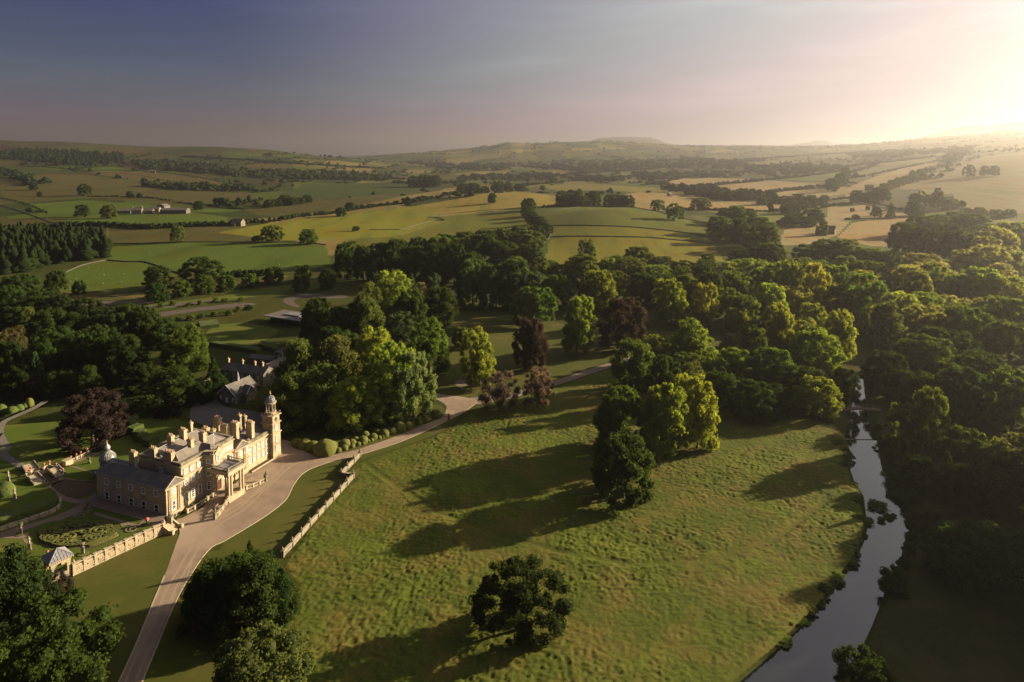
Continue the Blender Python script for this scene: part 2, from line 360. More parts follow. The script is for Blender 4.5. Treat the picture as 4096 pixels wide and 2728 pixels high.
def ground(X, Y):
    X = np.asarray(X, float); Y = np.maximum(np.asarray(Y, float), 51)
    c = (X/Y*FPX + CXP)/K; lg = np.log(Y)
    i = np.clip((c-CG[0])/(CG[1]-CG[0]), 0, len(CG)-1.001); j = np.clip((lg-LG[0])/(LG[1]-LG[0]), 0, len(LG)-1.001)
    i0 = i.astype(int); j0 = j.astype(int); fi = i-i0; fj = j-j0
    z = (ZG[i0,j0]*(1-fi)+ZG[i0+1,j0]*fi)*(1-fj) + (ZG[i0,j0+1]*(1-fi)+ZG[i0+1,j0+1]*fi)*fj
    z *= sstep(Y, 560, 660)
    amp = np.clip((Y-620)*.004, 0, 10)
    z = z + amp*((vnoise(X/230, Y/300, 1)-.5)*1.2 + (vnoise(X/90, Y/120, 2)-.5)*.45)
    near = Y < 460
    if np.any(near):
        ins = inside(X, Y, river_poly); d = seg_dist(X, Y, river_poly, True)
        carve = np.where(ins, -1.0 - 1.6*sstep(d, 0, 3), -1.0*(1-sstep(d, 0, 2.2)))
        tin = inside(X, Y, terr_poly); dt = seg_dist(X, Y, terr_poly[:5]); db = seg_dist(X, Y, terr_poly[4:] )
        up = np.where(tin, T*sstep(dt, 0.8, 2.4)*sstep(db, 0, 6), 0.0)
        z = np.where(near, z + carve + up, z)
    return z
TS = np.exp(np.linspace(math.log(70), math.log(9400), 900))
def at(px, py, dz=0.0):
    d = ray(px, py); d = d/d[1]; X = d[0]*TS; Z = CAMZ + d[2]*TS; g = ground(X, TS); k = np.where(Z <= g)[0]
    if len(k) == 0: t = 9000.0; return np.array([d[0]*t, t, float(ground(d[0]*t, t))])
    k = max(k[0], 1); a, b = TS[k-1], TS[k]
    for _ in range(24):
        m = (a+b)/2
        if CAMZ + d[2]*m <= ground(d[0]*m, m): b = m
        else: a = m
    return np.array([d[0]*b, b, float(ground(d[0]*b, b)) + dz])
def ats(pts, dz=0.0): return [at(x, y, dz) for x, y in pts]
def dense(pts, step):
    out = []
    for i in range(len(pts)-1):
        a, b = np.array(pts[i], float), np.array(pts[i+1], float); n = max(1, int(np.linalg.norm((b-a)[:2])/step))
        out += [a + (b-a)*k/n for k in range(n)]
    return out + [np.array(pts[-1], float)]
def smooth_line(pts, n=6, closed=False):
    P = [np.array(p, float) for p in pts]; m = len(P); out = []
    for i in range(m if closed else m-1):
        g = lambda k: P[k % m] if closed else P[min(max(k, 0), m-1)]
        p0, p1, p2, p3 = g(i-1), g(i), g(i+1), g(i+2)
        for k in range(n):
            t = k/n; out.append(.5*((2*p1)+(-p0+p2)*t+(2*p0-5*p1+4*p2-p3)*t*t+(-p0+3*p1-3*p2+p3)*t**3))
    if not closed: out.append(P[-1])
    return out
def sheet(name, poly, mat, z, kind='structure', parent=None):
    """a flat patch on level ground"""
    vs = [(p[0], p[1], z) for p in poly]; tris = tessellate_polygon([[Vector(v) for v in vs]])
    b = MB(); b.add(vs, [tuple(t) for t in tris]); o = b.build(name, mat, parent, fix=False)
    me = o.data
    if len(me.polygons) and me.polygons[0].normal.z < 0: me.flip_normals()
    if kind: o['kind'] = kind
    return o
def psheet(name, pts, mat, z, smooth=True, n=5, **kw):
    return sheet(name, smooth_line([flat(x, y, z)[:2] for x, y in pts], n, True) if smooth else [flat(x, y, z)[:2] for x, y in pts], mat, z, **kw)
def drape_strip(name, pts, w, mat, dz, kind='structure'):
    P = dense(pts, 6.0); b = MB(); vs = []
    for i, p in enumerate(P):
        t = P[min(i+1,len(P)-1)][:2] - P[max(i-1,0)][:2]; t = t/(np.linalg.norm(t)+1e-9); q = np.array([-t[1], t[0]])*w/2
        for s in (1, -1): c = p[:2]+s*q; vs.append((c[0], c[1], float(ground(c[0], c[1]))+dz))
    b.add(vs, [(2*i, 2*i+1, 2*i+3, 2*i+2) for i in range(len(P)-1)]); o = b.build(name, mat); o['kind'] = kind; return o

# ---------------------------------------------------------------- land and fields
def quick(name, v, f, mat, colr=None, smooth=True, kind=None):
    """mesh object from arrays: v (n,3), f (m,k)"""
    me = bpy.data.meshes.new(name); m, k = f.shape
    me.vertices.add(len(v)); me.vertices.foreach_set('co', np.ascontiguousarray(v, np.float32).ravel())
    me.loops.add(m*k); me.loops.foreach_set('vertex_index', np.ascontiguousarray(f, np.int32).ravel())
    me.polygons.add(m); me.polygons.foreach_set('loop_start', np.arange(0, m*k, k, dtype=np.int32))
    me.update(calc_edges=True)
    if smooth: me.polygons.foreach_set('use_smooth', np.ones(m, bool))
    if colr is not None:
        nm, arr = colr; a = me.attributes.new(nm, 'FLOAT_COLOR', 'FACE'); a.data.foreach_set('color', np.ascontiguousarray(arr, np.float32).ravel())
    me.materials.append(mat); me.update()
    o = bpy.data.objects.new(name, me); link(o)
    if kind: o['kind'] = kind
    return o
GR=(0.085,0.122,0.020,0); GD=(0.046,0.067,0.015,0); OL=(0.084,0.078,0.024,0); YG=(0.185,0.185,0.022,0); GO=(0.245,0.195,0.045,0); ST=(0.340,0.250,0.110,.9); SP=(0.330,0.255,0.125,.5); HY=(0.230,0.200,0.075,1.0); MO=(0.068,0.054,0.027,0)
FIELDS = [   # outline in picture points, colour
 ([(128,672),(140,622),(240,598),(285,603),(330,600),(420,632),(345,655),(330,660),(335,672)], GR),
 ([(245,600),(250,562),(420,558),(640,556),(748,563),(765,612),(700,622),(560,640),(425,634),(335,602),(290,602)], GR),
 ([(60,562),(100,545),(250,531),(420,527),(600,512),(640,516),(540,535),(650,552),(420,557),(250,561)], OL),
 ([(100,515),(235,490),(440,489),(520,498),(525,512),(420,522),(250,520)], GR),
 ([(500,535),(620,512),(800,492),(985,470),(1010,480),(985,502),(1020,507),(905,545),(700,552),(650,552)], YG),
 ([(1010,478),(960,472),(1085,452),(1125,440),(1200,440),(1285,452),(1275,470),(1205,478),(995,499),(988,500)], GO),
 ([(1205,480),(1215,500),(1245,540),(1190,545),(1060,538),(905,548),(1022,509),(990,503),(1000,500)], (0.124,0.132,0.021,0)),
 ([(640,515),(560,505),(690,497),(830,474),(930,450),(1060,431),(1085,434),(1060,441),(880,468),(790,483)], HY),
 ([(560,482),(760,460),(1000,436),(1060,428),(930,448),(830,472),(690,495),(600,498)], OL),
 ([(640,448),(700,425),(900,418),(1020,426),(1050,431),(900,446),(760,458)], GD),
 ([(60,470),(200,460),(430,478),(560,482),(520,488),(300,486),(200,488),(100,490)], GR),
 ([(0,425),(100,400),(200,402),(400,430),(560,440),(600,455),(420,470),(200,455),(60,465),(0,470)], OL),
 ([(0,382),(80,385),(200,398),(95,398),(0,415)], GD),
 ([(200,392),(330,395),(500,415),(560,432),(400,425),(230,402)], (0.100,0.084,0.028,0)),
 ([(1252,606),(1264,548),(1330,543),(1500,547),(1640,560),(1665,600),(1600,612)], (0.188,0.172,0.021,0)),
 ([(1264,545),(1268,520),(1330,518),(1450,523),(1560,534),(1630,548),(1640,556),(1500,545),(1330,541)], (0.164,0.160,0.019,0)),
 ([(1268,517),(1245,490),(1300,481),(1360,474),(1430,474),(1490,482),(1560,500),(1640,516),(1650,545),(1560,532),(1450,521),(1330,516)], (0.108,0.124,0.019,0)),
 ([(1452,474),(1440,446),(1470,442),(1570,447),(1640,457),(1780,470),(1850,478),(1780,485),(1640,478),(1600,484),(1510,484)], ST),
 ([(1245,428),(1330,421),(1430,427),(1500,432),(1565,446),(1440,441),(1380,437),(1290,440)], (0.168,0.152,0.028,0)),
 ([(1720,488),(1800,488),(1815,500),(1800,517),(1745,515)], (0.136,0.152,0.024,0)),
 ([(1525,412),(1600,408),(1740,412),(1900,424),(1960,432),(1950,446),(1800,462),(1700,452),(1580,436)], SP),
 ([(1925,545),(1960,512),(2010,503),(2100,500),(2075,525),(2060,545),(2062,567),(2000,566)], ST),
 ([(1795,565),(1800,530),(1860,515),(1900,500),(1905,475),(1950,462),(2050,485),(2115,492),(2100,498),(1960,503),(1925,540),(1880,560)], SP),
 ([(2090,450),(2150,420),(2200,385),(2260,360),(2380,345),(2380,490),(2260,490),(2200,470),(2190,445)], (0.216,0.180,0.080,.35)),
 ([(1945,452),(1940,435),(2000,410),(2080,385),(2150,368),(2160,376),(2090,400),(2040,425),(1985,445)], SP),
 ([(1960,400),(2060,372),(2150,362),(2150,367),(2060,388),(1990,408)], (0.136,0.140,0.032,0)),
 ([(1790,395),(1870,388),(1960,392),(1945,405),(1860,415),(1790,412)], GR),
 ([(1440,398),(1520,390),(1560,395),(1480,405),(1420,412)], (0.112,0.128,0.024,0)),
 ([(1250,395),(1280,386),(1340,386),(1340,398),(1290,402)], (0.160,0.152,0.032,0)),
 ([(1040,400),(1120,392),(1180,390),(1170,400),(1090,408)], (0.192,0.160,0.056,0)),
]
ccol = np.arange(-480, 2831, 5.0)
rows = np.concatenate([np.arange(64, 120, 3.5), np.exp(np.arange(math.log(120), math.log(450), .009)), np.exp(np.arange(math.log(450), math.log(3900), .0058)), np.exp(np.arange(math.log(3900), math.log(9400), .012))])
SX = (ccol*K - CXP)/FPX
GX = np.outer(rows, SX); GY = np.repeat(rows[:,None], len(ccol), 1); GZ = ground(GX, GY)
nr, nc = GX.shape
V = np.stack([GX, GY, GZ], -1).reshape(-1, 3)
ii = np.arange(nr*nc).reshape(nr, nc)
Fq = np.stack([ii[:-1,:-1], ii[:-1,1:], ii[1:,1:], ii[1:,:-1]], -1).reshape(-1, 4)
FC = V[Fq].mean(1); fpx, fpy = proj(FC[:,0], FC[:,1], FC[:,2])
PY = fpy.reshape(nr-1, nc-1); vis = (PY <= np.minimum.accumulate(PY, 0) + .6).ravel()
# patchwork of far fields
def patch(x, y, sx, sy, seed):
    gx = x/sx + .35*vnoise(x/400, y/400, seed+5); gy = y/sy + .35*vnoise(x/400, y/400, seed+6); bx = np.floor(gx).astype(int); by = np.floor(gy).astype(int)
    f1 = np.full(x.shape, 9.); f2 = np.full(x.shape, 9.); idn = np.zeros(x.shape, int)
    for dx in (-1,0,1):
        for dy in (-1,0,1):
            cx_, cy_ = bx+dx, by+dy; h = (cx_*73856093 ^ cy_*19349663 ^ seed*83492791) & 0xffff
            px_ = cx_ + .2 + .6*((h*7919) % 1000)/1000; py_ = cy_ + .2 + .6*((h*104729) % 1000)/1000
            d = np.maximum(np.abs(gx-px_), np.abs(gy-py_)) + .15*np.hypot(gx-px_, gy-py_)
            nf = d < f1; f2 = np.where(nf, f1, np.minimum(f2, d)); f1 = np.where(nf, d, f1); idn = np.where(nf, h, idn)
    return idn, f2-f1
pid, pedge = patch(FC[:,0], FC[:,1], 150., 210., 3)
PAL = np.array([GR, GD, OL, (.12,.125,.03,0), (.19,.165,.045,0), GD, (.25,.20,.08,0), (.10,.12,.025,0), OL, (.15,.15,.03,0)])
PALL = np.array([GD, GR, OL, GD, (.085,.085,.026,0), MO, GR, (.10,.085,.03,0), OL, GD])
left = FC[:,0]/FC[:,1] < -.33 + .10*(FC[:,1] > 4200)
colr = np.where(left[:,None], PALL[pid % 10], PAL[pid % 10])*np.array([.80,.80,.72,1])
far_moor = sstep(FC[:,2], 95, 190)*(FC[:,0]/FC[:,1] < .25)
colr = colr*(1-.85*far_moor[:,None]) + .85*far_moor[:,None]*np.array(MO)
colr = np.where((FC[:,1] < 640)[:,None], np.array([.060,.070,.018,0]), colr)
fid = np.full(len(Fq), -1)
for k, (pl, c) in enumerate(FIELDS):
    x0, x1 = min(p[0] for p in pl), max(p[0] for p in pl); y0, y1 = min(p[1] for p in pl), max(p[1] for p in pl)
    w = np.where(vis & (fpx > x0) & (fpx < x1) & (fpy > y0) & (fpy < y1) & (FC[:,1] > 380))[0]
    w = w[inside(fpx[w], fpy[w], pl)]; fid[w] = k
def piece(name, sel, carr, kind='structure'):
    f = Fq[sel]; u, inv = np.unique(f, return_inverse=True)
    return quick(name, V[u], inv.reshape(f.shape), M['land'], ('Col', carr), kind=kind)
far = FC[:,1] > 640
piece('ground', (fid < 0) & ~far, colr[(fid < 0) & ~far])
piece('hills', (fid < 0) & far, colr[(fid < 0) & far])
for k, (pl, c) in enumerate(FIELDS):
    s = fid == k
    if s.sum(): piece('field', s, np.repeat(np.array([c]), s.sum(), 0))
def ridge(name, Yd, top, depth, colr, base=350, farm=False, nx=90, nt=14):
    """a far hill standing beyond the land: its crest line in picture points at distance Yd"""
    xs = np.linspace(top[0][0], top[-1][0], nx); ys = np.interp(xs, [t[0] for t in top], [t[1] for t in top]) - .9*(vnoise(xs/9., xs*0, 4)-.5)
    prof = np.linspace(0, 1, nt); vs = []; X0 = (xs*K-CXP)/FPX
    zc = CAMZ + (352-ys)/1523*Yd; z0 = CAMZ - (base-352)/1523*(Yd-depth) - 20
    for t in prof:                                  # front foot -> crest
        Y = Yd - depth*(1-t)
        vs.append(np.stack([X0*Y, np.full(len(xs), Y), z0 + (zc-z0)*np.sin(t*math.pi/2)**1.3 + 34*(vnoise(X0*Y/420, np.full(len(xs), Y)/330, 8)-.5)*math.sin(t*math.pi)], -1))
    for t in (.5, 1.): vs.append(np.stack([X0*(Yd+depth*t), np.full(len(xs), Yd+depth*t), z0 + (zc-z0)*(1-t*.97)], -1))
    vs = np.array(vs); n = len(xs); q = np.arange(vs.shape[0]*n).reshape(-1, n)
    f = np.stack([q[:-1,:-1], q[:-1,1:], q[1:,1:], q[1:,:-1]], -1).reshape(-1, 4); V_ = vs.reshape(-1, 3); C_ = np.repeat(np.array([colr]), len(f), 0); fc = V_[f].mean(1)
    if farm:
        idn, ed = patch(fc[:,0], fc[:,1], 230., 260., 9); pal = PAL[idn % 10]; hgt = sstep((fc[:,2]-z0)/(zc.max()-z0+1), .35, .75)[:,None]*(1-sstep(fc[:,0]/fc[:,1], .05, .30))[:,None]
        C_ = pal*(1-.9*hgt) + .9*hgt*C_; w = np.where((ed < .10) & (hgt[:,0] < .75) & (fc[:,1] < Yd-40) & (vnoise(fc[:,0]/300, fc[:,1]/300, 41) > .35))[0]; gg = np.random.default_rng(3); w = w[gg.random(len(w)) < .55]
        global MOOR_TREES; MOOR_TREES = fc[w]
    C_ = C_*np.append(.75+.5*vnoise(fc[:,0]/170, fc[:,1]/170, 51)[:,None]*np.ones((1,3)), np.ones((len(fc),1)), 1)
    return quick(name, V_, f, M['land'], ('Col', C_), kind='structure')
ridge('flat_topped_hill', 11000, [(1240,352),(1300,338),(1340,328),(1375,319),(1395,316.5),(1440,315.5),(1495,317),(1512,322),(1530,330),(1570,335),(1640,339),(1700,352)], 1900, (.10,.085,.05,0))
ridge('moorland_hill', 12500, [(2030,352),(2090,325),(2130,311),(2165,302),(2190,295),(2230,292),(2265,291),(2300,287),(2322,282),(2360,281),(2480,276),(2650,290),(2800,330)], 2600, (.085,.08,.055,0))
ridge('cone_hill', 13500, [(1790,352),(1815,333.5),(1845,329.5),(1865,326),(1880,323),(1893,324.5),(1905,328.5),(1925,334),(1950,352)], 900, (.085,.08,.055,0))

ridge('moor_hill', 6400, [(760,372),(820,362),(900,357.5),(1000,349.5),(1080,341.5),(1150,333),(1168,331),(1172,329.5),(1195,329.5),(1200,331),(1280,328.5),(1370,325),(1450,329),(1540,334),(1620,336.5),(1700,335.5),(1800,336.5),(1900,336),(2000,331),(2090,322),(2200,312),(2300,304),(2380,301),(2500,296),(2700,290)], 2500, (.070,.058,.032,0), 385, True, 330, 60)
# water
psheet('river', RL + RR[::-1], M['water'], WZ, smooth=False)
# ---- overlays on level ground
DRIVE_R = [(326,1570),(365,1476),(400,1392),(430,1335),(478,1266),(512,1246),(560,1218),(605,1190),(642,1163),(660,1145),(675,1115),(695,1090),(722,1075),(765,1061),(830,1045),(920,1016),(1000,981),(1060,951),(1096,926)]
DRIVE_L = [(1080,915),(1010,905),(977,896),(975,903),(1018,926),(1026,940),(1012,954),(980,967),(920,992),(860,1014),(800,1034),(752,1046),(715,1043),(690,1032),(672,1018),(640,1012),(600,1050),(520,1130),(430,1185),(406,1195),(413,1222),(408,1240),(378,1324),(350,1390),(313,1481),(272,1570),(255,1610),(310,1610)]
psheet('drive', DRIVE_R + DRIVE_L, M['gravel'], .07)
M['gravel_worn'] = plain('worn_gravel', (.325,.243,.172), (.27,.20,.142), .5, .95)
def track(pts, off, w, mat='gravel_worn', z=.076):
    L = [flat(x, y)[:2] for x, y in smooth_line(pts, 6)]; k = MB(); o_ = []
    for i, q in enumerate(L):
        t = L[min(i+1, len(L)-1)]-L[max(i-1, 0)]; t = t/(np.linalg.norm(t)+1e-9); o_.append(q+np.array([-t[1], t[0]])*(off+.25*math.sin(i*.5)))
    vs = []
    for i, q in enumerate(o_):
        t = o_[min(i+1, len(o_)-1)]-o_[max(i-1, 0)]; t = t/(np.linalg.norm(t)+1e-9); n_ = np.array([-t[1], t[0]])*w/2*(.6+.5*vnoise(np.array([i*.7]), np.array([off*9]), 3)[0])
        for s_ in (1, -1): vs.append((q[0]+s_*n_[0], q[1]+s_*n_[1], z))
    k.add(vs, [(2*i, 2*i+1, 2*i+3, 2*i+2) for i in range(len(o_)-1)]); o = k.build('wheel_track', M[mat], fix=False)
    if o.data.polygons[0].normal.z < 0: o.data.flip_normals()
    o['kind'] = 'structure'
MID = [(300,1572),(340,1478),(378,1392),(408,1330),(445,1262),(500,1205),(560,1165),(610,1120),(650,1080),(700,1057),(760,1052),(830,1038),(910,1006),(990,972),(1050,945)]
for off in (-.95, .95): track(MID, off, .75)
track([(430,1330),(455,1262),(480,1212),(530,1170),(590,1135),(632,1098),(650,1066),(645,1042)], 0, .6, z=.081)
def border(pts, z, w=.28):
    b = MB(); b.ribbon([(*flat(x, y)[:2], 0) for x, y in smooth_line(pts, 4)], w, -.05, z); o = b.build('kerb', M['stone_trim']); o['kind'] = 'structure'
border(DRIVE_R, .12); border([(378,1324),(350,1390),(313,1481),(272,1570)], .12)
psheet('lawn', [(830,1046),(765,1062),(722,1076),(696,1091),(676,1116),(661,1146),(643,1164),(606,1191),(560,1219),(512,1247),(500,1275),(560,1290),(640,1290),(655,1278),(730,1180),(812,1100),(784,1095),(828,1051)], M['lawn'], .045, smooth=False)
psheet('lawn', [(831,1046),(920,1017),(1000,982),(1062,952),(1030,985),(985,1005),(930,1025),(870,1045),(832,1058),(828,1052)], M['lawn'], .045, smooth=False)
psheet('lawn', [(150,1340),(172,1322),(380,1222),(408,1225),(407,1242),(377,1325),(349,1391),(312,1482),(270,1572),(250,1620),(-60,1620),(-60,1400)], M['lawn'], .045, smooth=False)
psheet('lawn', [(328,1570),(366,1478),(402,1392),(432,1335),(478,1268),(520,1262),(640,1290),(668,1350),(640,1420),(610,1460),(560,1480),(520,1620),(312,1620)], M['lawn'], .04, smooth=False)
psheet('soil_bed', [(690,1383),(704,1400),(700,1426),(672,1452),(632,1468),(606,1462),(640,1440),(672,1412)], M['soil'], .12)
psheet('path', [(1278,874),(1340,853),(1410,831),(1475,812),(1475,822),(1410,842),(1345,864),(1282,885),(1180,915),(1098,930),(1080,914),(1180,902)], M['path'], .06, smooth=False)
# the park meadow: tussocks in real relief
mead = [flat(x, y)[:2] for x, y in [(640,1310),(655,1281),(733,1180),(815,1100),(787,1096),(832,1060),(930,1027),(985,1007),(1030,987),(1090,945),(1180,918),(1282,888),(1345,867),(1412,844),(1480,825),(1560,880),(1640,935),(1760,955),(1850,960),(1920,975),(1945,1010),(1952,1030),(1955,1055),(1950,1080),(1958,1108),(1978,1140),(1984,1180),(1988,1212),(1978,1250),(1958,1288),(1928,1328),(1893,1378),(1843,1428),(1783,1488),(1690,1566),(1550,1690),(640,1690),(560,1500),(612,1462),(642,1422),(670,1350)]]
TRACK = [flat(x, y)[:2] for x, y in [(835,1062),(900,1110),(1010,1180),(1140,1230),(1290,1270),(1450,1300),(1620,1290),(1780,1240),(1900,1150)]]
def tussock(name, poly, step, mat, amp, base):
    x0, x1 = min(p[0] for p in poly), max(p[0] for p in poly); y0, y1 = min(p[1] for p in poly), max(p[1] for p in poly)
    gx = np.arange(x0, x1, step); gy = np.arange(y0, y1, step); X, Y = np.meshgrid(gx, gy); n = len(gx)
    X = X + .3*step*(vnoise(X*3, Y*3, 11)-.5); Y = Y + .3*step*(vnoise(X*3, Y*3, 12)-.5)
    big = (.60 + .55*sstep(vnoise(X/21, Y/15, 21), .25, .70))*(.35+.65*sstep(seg_dist(X, Y, TRACK), .4, 1.6))
    h = (1-abs(2*vnoise(X/1.25+.8*vnoise(X/2, Y/2, 9), Y/.75, 22)-1))**1.5*.45 + .40*vnoise(X/.62, Y/.5, 23) + .30*vnoise(X/2.6, Y/1.9, 24)
    Z = base + amp*big*h*sstep(seg_dist(X, Y, poly, True), 0, 2.0)
    m = inside(X, Y, poly); i = np.arange(X.size).reshape(X.shape)
    f = np.stack([i[:-1,:-1], i[:-1,1:], i[1:,1:], i[1:,:-1]], -1); ok = m[:-1,:-1] & m[:-1,1:] & m[1:,1:] & m[1:,:-1]; f = f[ok]
    u, inv = np.unique(f, return_inverse=True); v = np.stack([X, Y, Z], -1).reshape(-1, 3)[u]
    return quick(name, v, inv.reshape(f.shape), mat, kind='structure')
tussock('meadow', mead, .36, M['meadow'], .50, .02)
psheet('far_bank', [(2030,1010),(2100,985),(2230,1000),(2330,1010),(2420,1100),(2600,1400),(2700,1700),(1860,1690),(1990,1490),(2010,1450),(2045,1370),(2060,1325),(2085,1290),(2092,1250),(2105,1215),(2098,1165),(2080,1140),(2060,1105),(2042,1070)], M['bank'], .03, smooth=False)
# park grass among the specimen trees
psheet('park_grass', [(975,885),(1010,840),(1050,790),(1050,720),(1180,715),(1300,745),(1500,760),(1640,770),(1800,830),(1780,935),(1640,932),(1560,878),(1482,822),(1410,829),(1340,850),(1278,872),(1180,900),(1082,912),(1010,903)], M['lawn'], .035)
psheet('gravel_patch', [(1045,880),(1062,872),(1075,884),(1060,893)], M['path'], .05)
# car park and service roads beyond the wood
psheet('service_road', [(128,722),(150,700),(210,694),(300,690),(345,688),(345,698),(215,702),(165,712),(150,730)], M['road'], .06)
psheet('service_road', [(190,712),(330,705),(470,690),(500,692),(330,712),(200,722)], M['road'], .06)
psheet('car_park', [(330,724),(400,714),(480,704),(560,696),(588,699),(560,706),(480,712),(410,722),(350,730)], M['road'], .06)
psheet('service_road', [(650,692),(670,680),(700,676),(780,678),(800,682),(780,686),(700,685),(675,692),(690,706),(670,704)], M['road'], .06)
psheet('dry_grass_bank', [(140,672),(200,668),(330,672),(345,684),(210,690),(140,690)], M['rough'], .05)
psheet('dry_grass_bank', [(370,664),(480,656),(560,645),(640,632),(660,640),(560,655),(440,674),(375,676)], M['rough'], .05)
psheet('grass_verge', [(345,700),(470,686),(600,664),(700,650),(760,648),(740,664),(600,680),(480,696),(350,712)], M['garden_lawn'], .05)
psheet('lawn', [(470,770),(500,748),(560,742),(600,748),(640,760),(600,785),(520,795),(480,790)], M['garden_lawn'], .05)
psheet('service_yard', [(440,965),(450,925),(490,915),(520,935),(600,950),(600,985),(520,985)], M['tarmac'], .05)

# ---------------------------------------------------------------- trees: a few crowns and trunks of each kind, copied
def ico():
    t = (1+5**.5)/2; v = np.array([(-1,t,0),(1,t,0),(-1,-t,0),(1,-t,0),(0,-1,t),(0,1,t),(0,-1,-t),(0,1,-t),(t,0,-1),(t,0,1),(-t,0,-1),(-t,0,1)], float)
    f = np.array([(0,11,5),(0,5,1),(0,1,7),(0,7,10),(0,10,11),(1,5,9),(5,11,4),(11,10,2),(10,7,6),(7,1,8),(3,9,4),(3,4,2),(3,2,6),(3,6,8),(3,8,9),(4,9,5),(2,4,11),(6,2,10),(8,6,7),(9,8,1)])
    return v/np.linalg.norm(v[0]), f
ICV, ICF = ico()
def unit(n, g): d = g.normal(size=(n,3)); return d/np.linalg.norm(d, axis=1)[:,None]
def crown_mesh(name, seed, lobes, nleaf, leaf, jit=.55, core=.72, droop=0.0):
    """lobes: (x,y,z,r) in a crown of height 1 and width 1; leaf-sized faces over every lobe's outside, and a dark inside of foliage"""
    g = np.random.default_rng(seed); L = np.array(lobes); vs = []; tn = []
    per = np.maximum(8, (nleaf*L[:,3]**2/np.sum(L[:,3]**2))).astype(int)
    P = []; D = []; T_ = []
    for (x,y,z,r), n in zip(L, per):
        d = unit(n, g); rr = r*(.70+.42*g.random(n)*(.55+.45*np.sin(d[:,0]*7+x*40)*np.sin(d[:,1]*6+y*30+d[:,2]*7))); rr = np.where(g.random(n) < .10, rr*(1.05+.35*g.random(n)), rr)
        p = np.array([x,y,z]) + d*rr[:,None]*np.array([.8+.45*g.random(), .8+.45*g.random(), .72+.3*g.random()]); P.append(p); D.append(d); T_.append(np.full(n, .74+.5*g.random()))
    P = np.concatenate(P); D = np.concatenate(D); T_ = np.concatenate(T_)
    keep = np.ones(len(P), bool)
    for (x,y,z,r) in L: keep &= ((P[:,0]-x)**2+(P[:,1]-y)**2+((P[:,2]-z)/.9)**2) > (r*.74)**2
    P, D, T_ = P[keep], D[keep], T_[keep]; n = len(P)
    Nn = D + jit*g.normal(size=(n,3)); Nn[:,2] += .25 - droop; Nn /= np.linalg.norm(Nn, axis=1)[:,None]
    U = np.cross(Nn, g.normal(size=(n,3))); U /= np.linalg.norm(U, axis=1)[:,None]; W = np.cross(Nn, U)
    s = leaf*(.6+.8*g.random(n))[:,None]
    Q = np.stack([P-U*s, P-W*s*.62, P+U*s, P+W*s*.62], 1).reshape(-1,3)
    fq = np.arange(4*n).reshape(n,4); tone = T_*(.8+.4*g.random(n))
    Cv = np.concatenate([np.array([x,y,z])+ICV*r*core*np.array([1,1,.9])*(.85+.3*g.random((12,1))) for x,y,z,r in L]); Cf = np.concatenate([ICF+12*i for i in range(len(L))])
    me = bpy.data.meshes.new(name); nv = len(Q); allv = np.concatenate([Q, Cv]); me.vertices.add(len(allv)); me.vertices.foreach_set('co', allv.astype(np.float32).ravel())
    li = np.concatenate([fq.ravel(), (Cf+nv).ravel()]); me.loops.add(len(li)); me.loops.foreach_set('vertex_index', li.astype(np.int32))
    nf = n+len(Cf); me.polygons.add(nf); me.polygons.foreach_set('loop_start', np.concatenate([np.arange(n)*4, 4*n+np.arange(len(Cf))*3]).astype(np.int32)); me.update(calc_edges=True)
    c = np.ones((nf,4), np.float32); c[:,:3] = np.concatenate([tone, np.full(len(Cf), .75)])[:,None]
    a = me.attributes.new('tone', 'FLOAT_COLOR', 'FACE'); a.data.foreach_set('color', c.ravel()); me.materials.append(M['leaf']); return me
def lobes_dome(seed, n, base=.12, flat_=.0, r0=.07, r1=.16, asym=.12):
    g = np.random.default_rng(seed); out = [(0,0,.42,.25),(.08,-.06,.6,.18)]
    for i in range(n):
        a = 2.399*i + g.random()*.9; t = (i+.5)/n; z = base + (.95-base)*t + .05*g.normal()
        R_ = .42*math.sqrt(max(.03, 1-((min(z,.97)-.36)/.62)**2)); R_ *= .74+asym*math.sin(a*2+seed)+.34*g.random(); r = r0+(r1-r0)*g.random()**1.4*(1-.3*t)
        out.append((R_*math.cos(a), R_*math.sin(a), min(max(z, base), .98-r*.9), r))
    return out
def lobes_tall(seed, n, r0=.065, r1=.145):
    g = np.random.default_rng(seed); out = [(0,0,.28,.24),(0,0,.5,.26),(0,0,.7,.19)]; lean = g.normal(size=2)*.05
    for i in range(n):
        a = 2.399*i + g.random()*.9; t = (i+.5)/n; z = .05+.90*t + .03*g.normal()
        R_ = .40*(1-abs(z-.42)**2*1.9)*(.70+.42*g.random()); r = (r0+(r1-r0)*g.random()**1.3)*(1-.2*t)
        out.append((R_*math.cos(a)+lean[0]*z*2, R_*math.sin(a)+lean[1]*z*2, min(max(z, .04), .98-r), r))
    return out
def lobes_cone(seed, n, wide=.42, r0=.07, r1=.13):
    g = np.random.default_rng(seed); out = [(0,0,.2,.22),(0,0,.42,.18),(0,0,.62,.13),(0,0,.8,.08),(0,0,.93,.05)]
    for i in range(n):
        a = 2.399*i + g.random(); t = (i+.5)/n; z = .04+.9*t; R_ = wide*(1-t)**.75*(.75+.35*g.random()); r = (r0+(r1-r0)*g.random())*(1-.55*t)
        out.append((R_*math.cos(a), R_*math.sin(a), z, r))
    return out
def lobes_cedar(seed, n):
    g = np.random.default_rng(seed); out = [(0,0,.35,.22),(.05,0,.55,.2)]
    for i in range(n):
        a = 2.399*i + g.random(); t = (i+.5)/n; z = .08+.84*t; R_ = .46*(1-.75*t**1.6)*(.55+.55*g.random()); r = .06+.075*g.random()
        out.append((R_*math.cos(a), R_*math.sin(a), z, r))
    return out
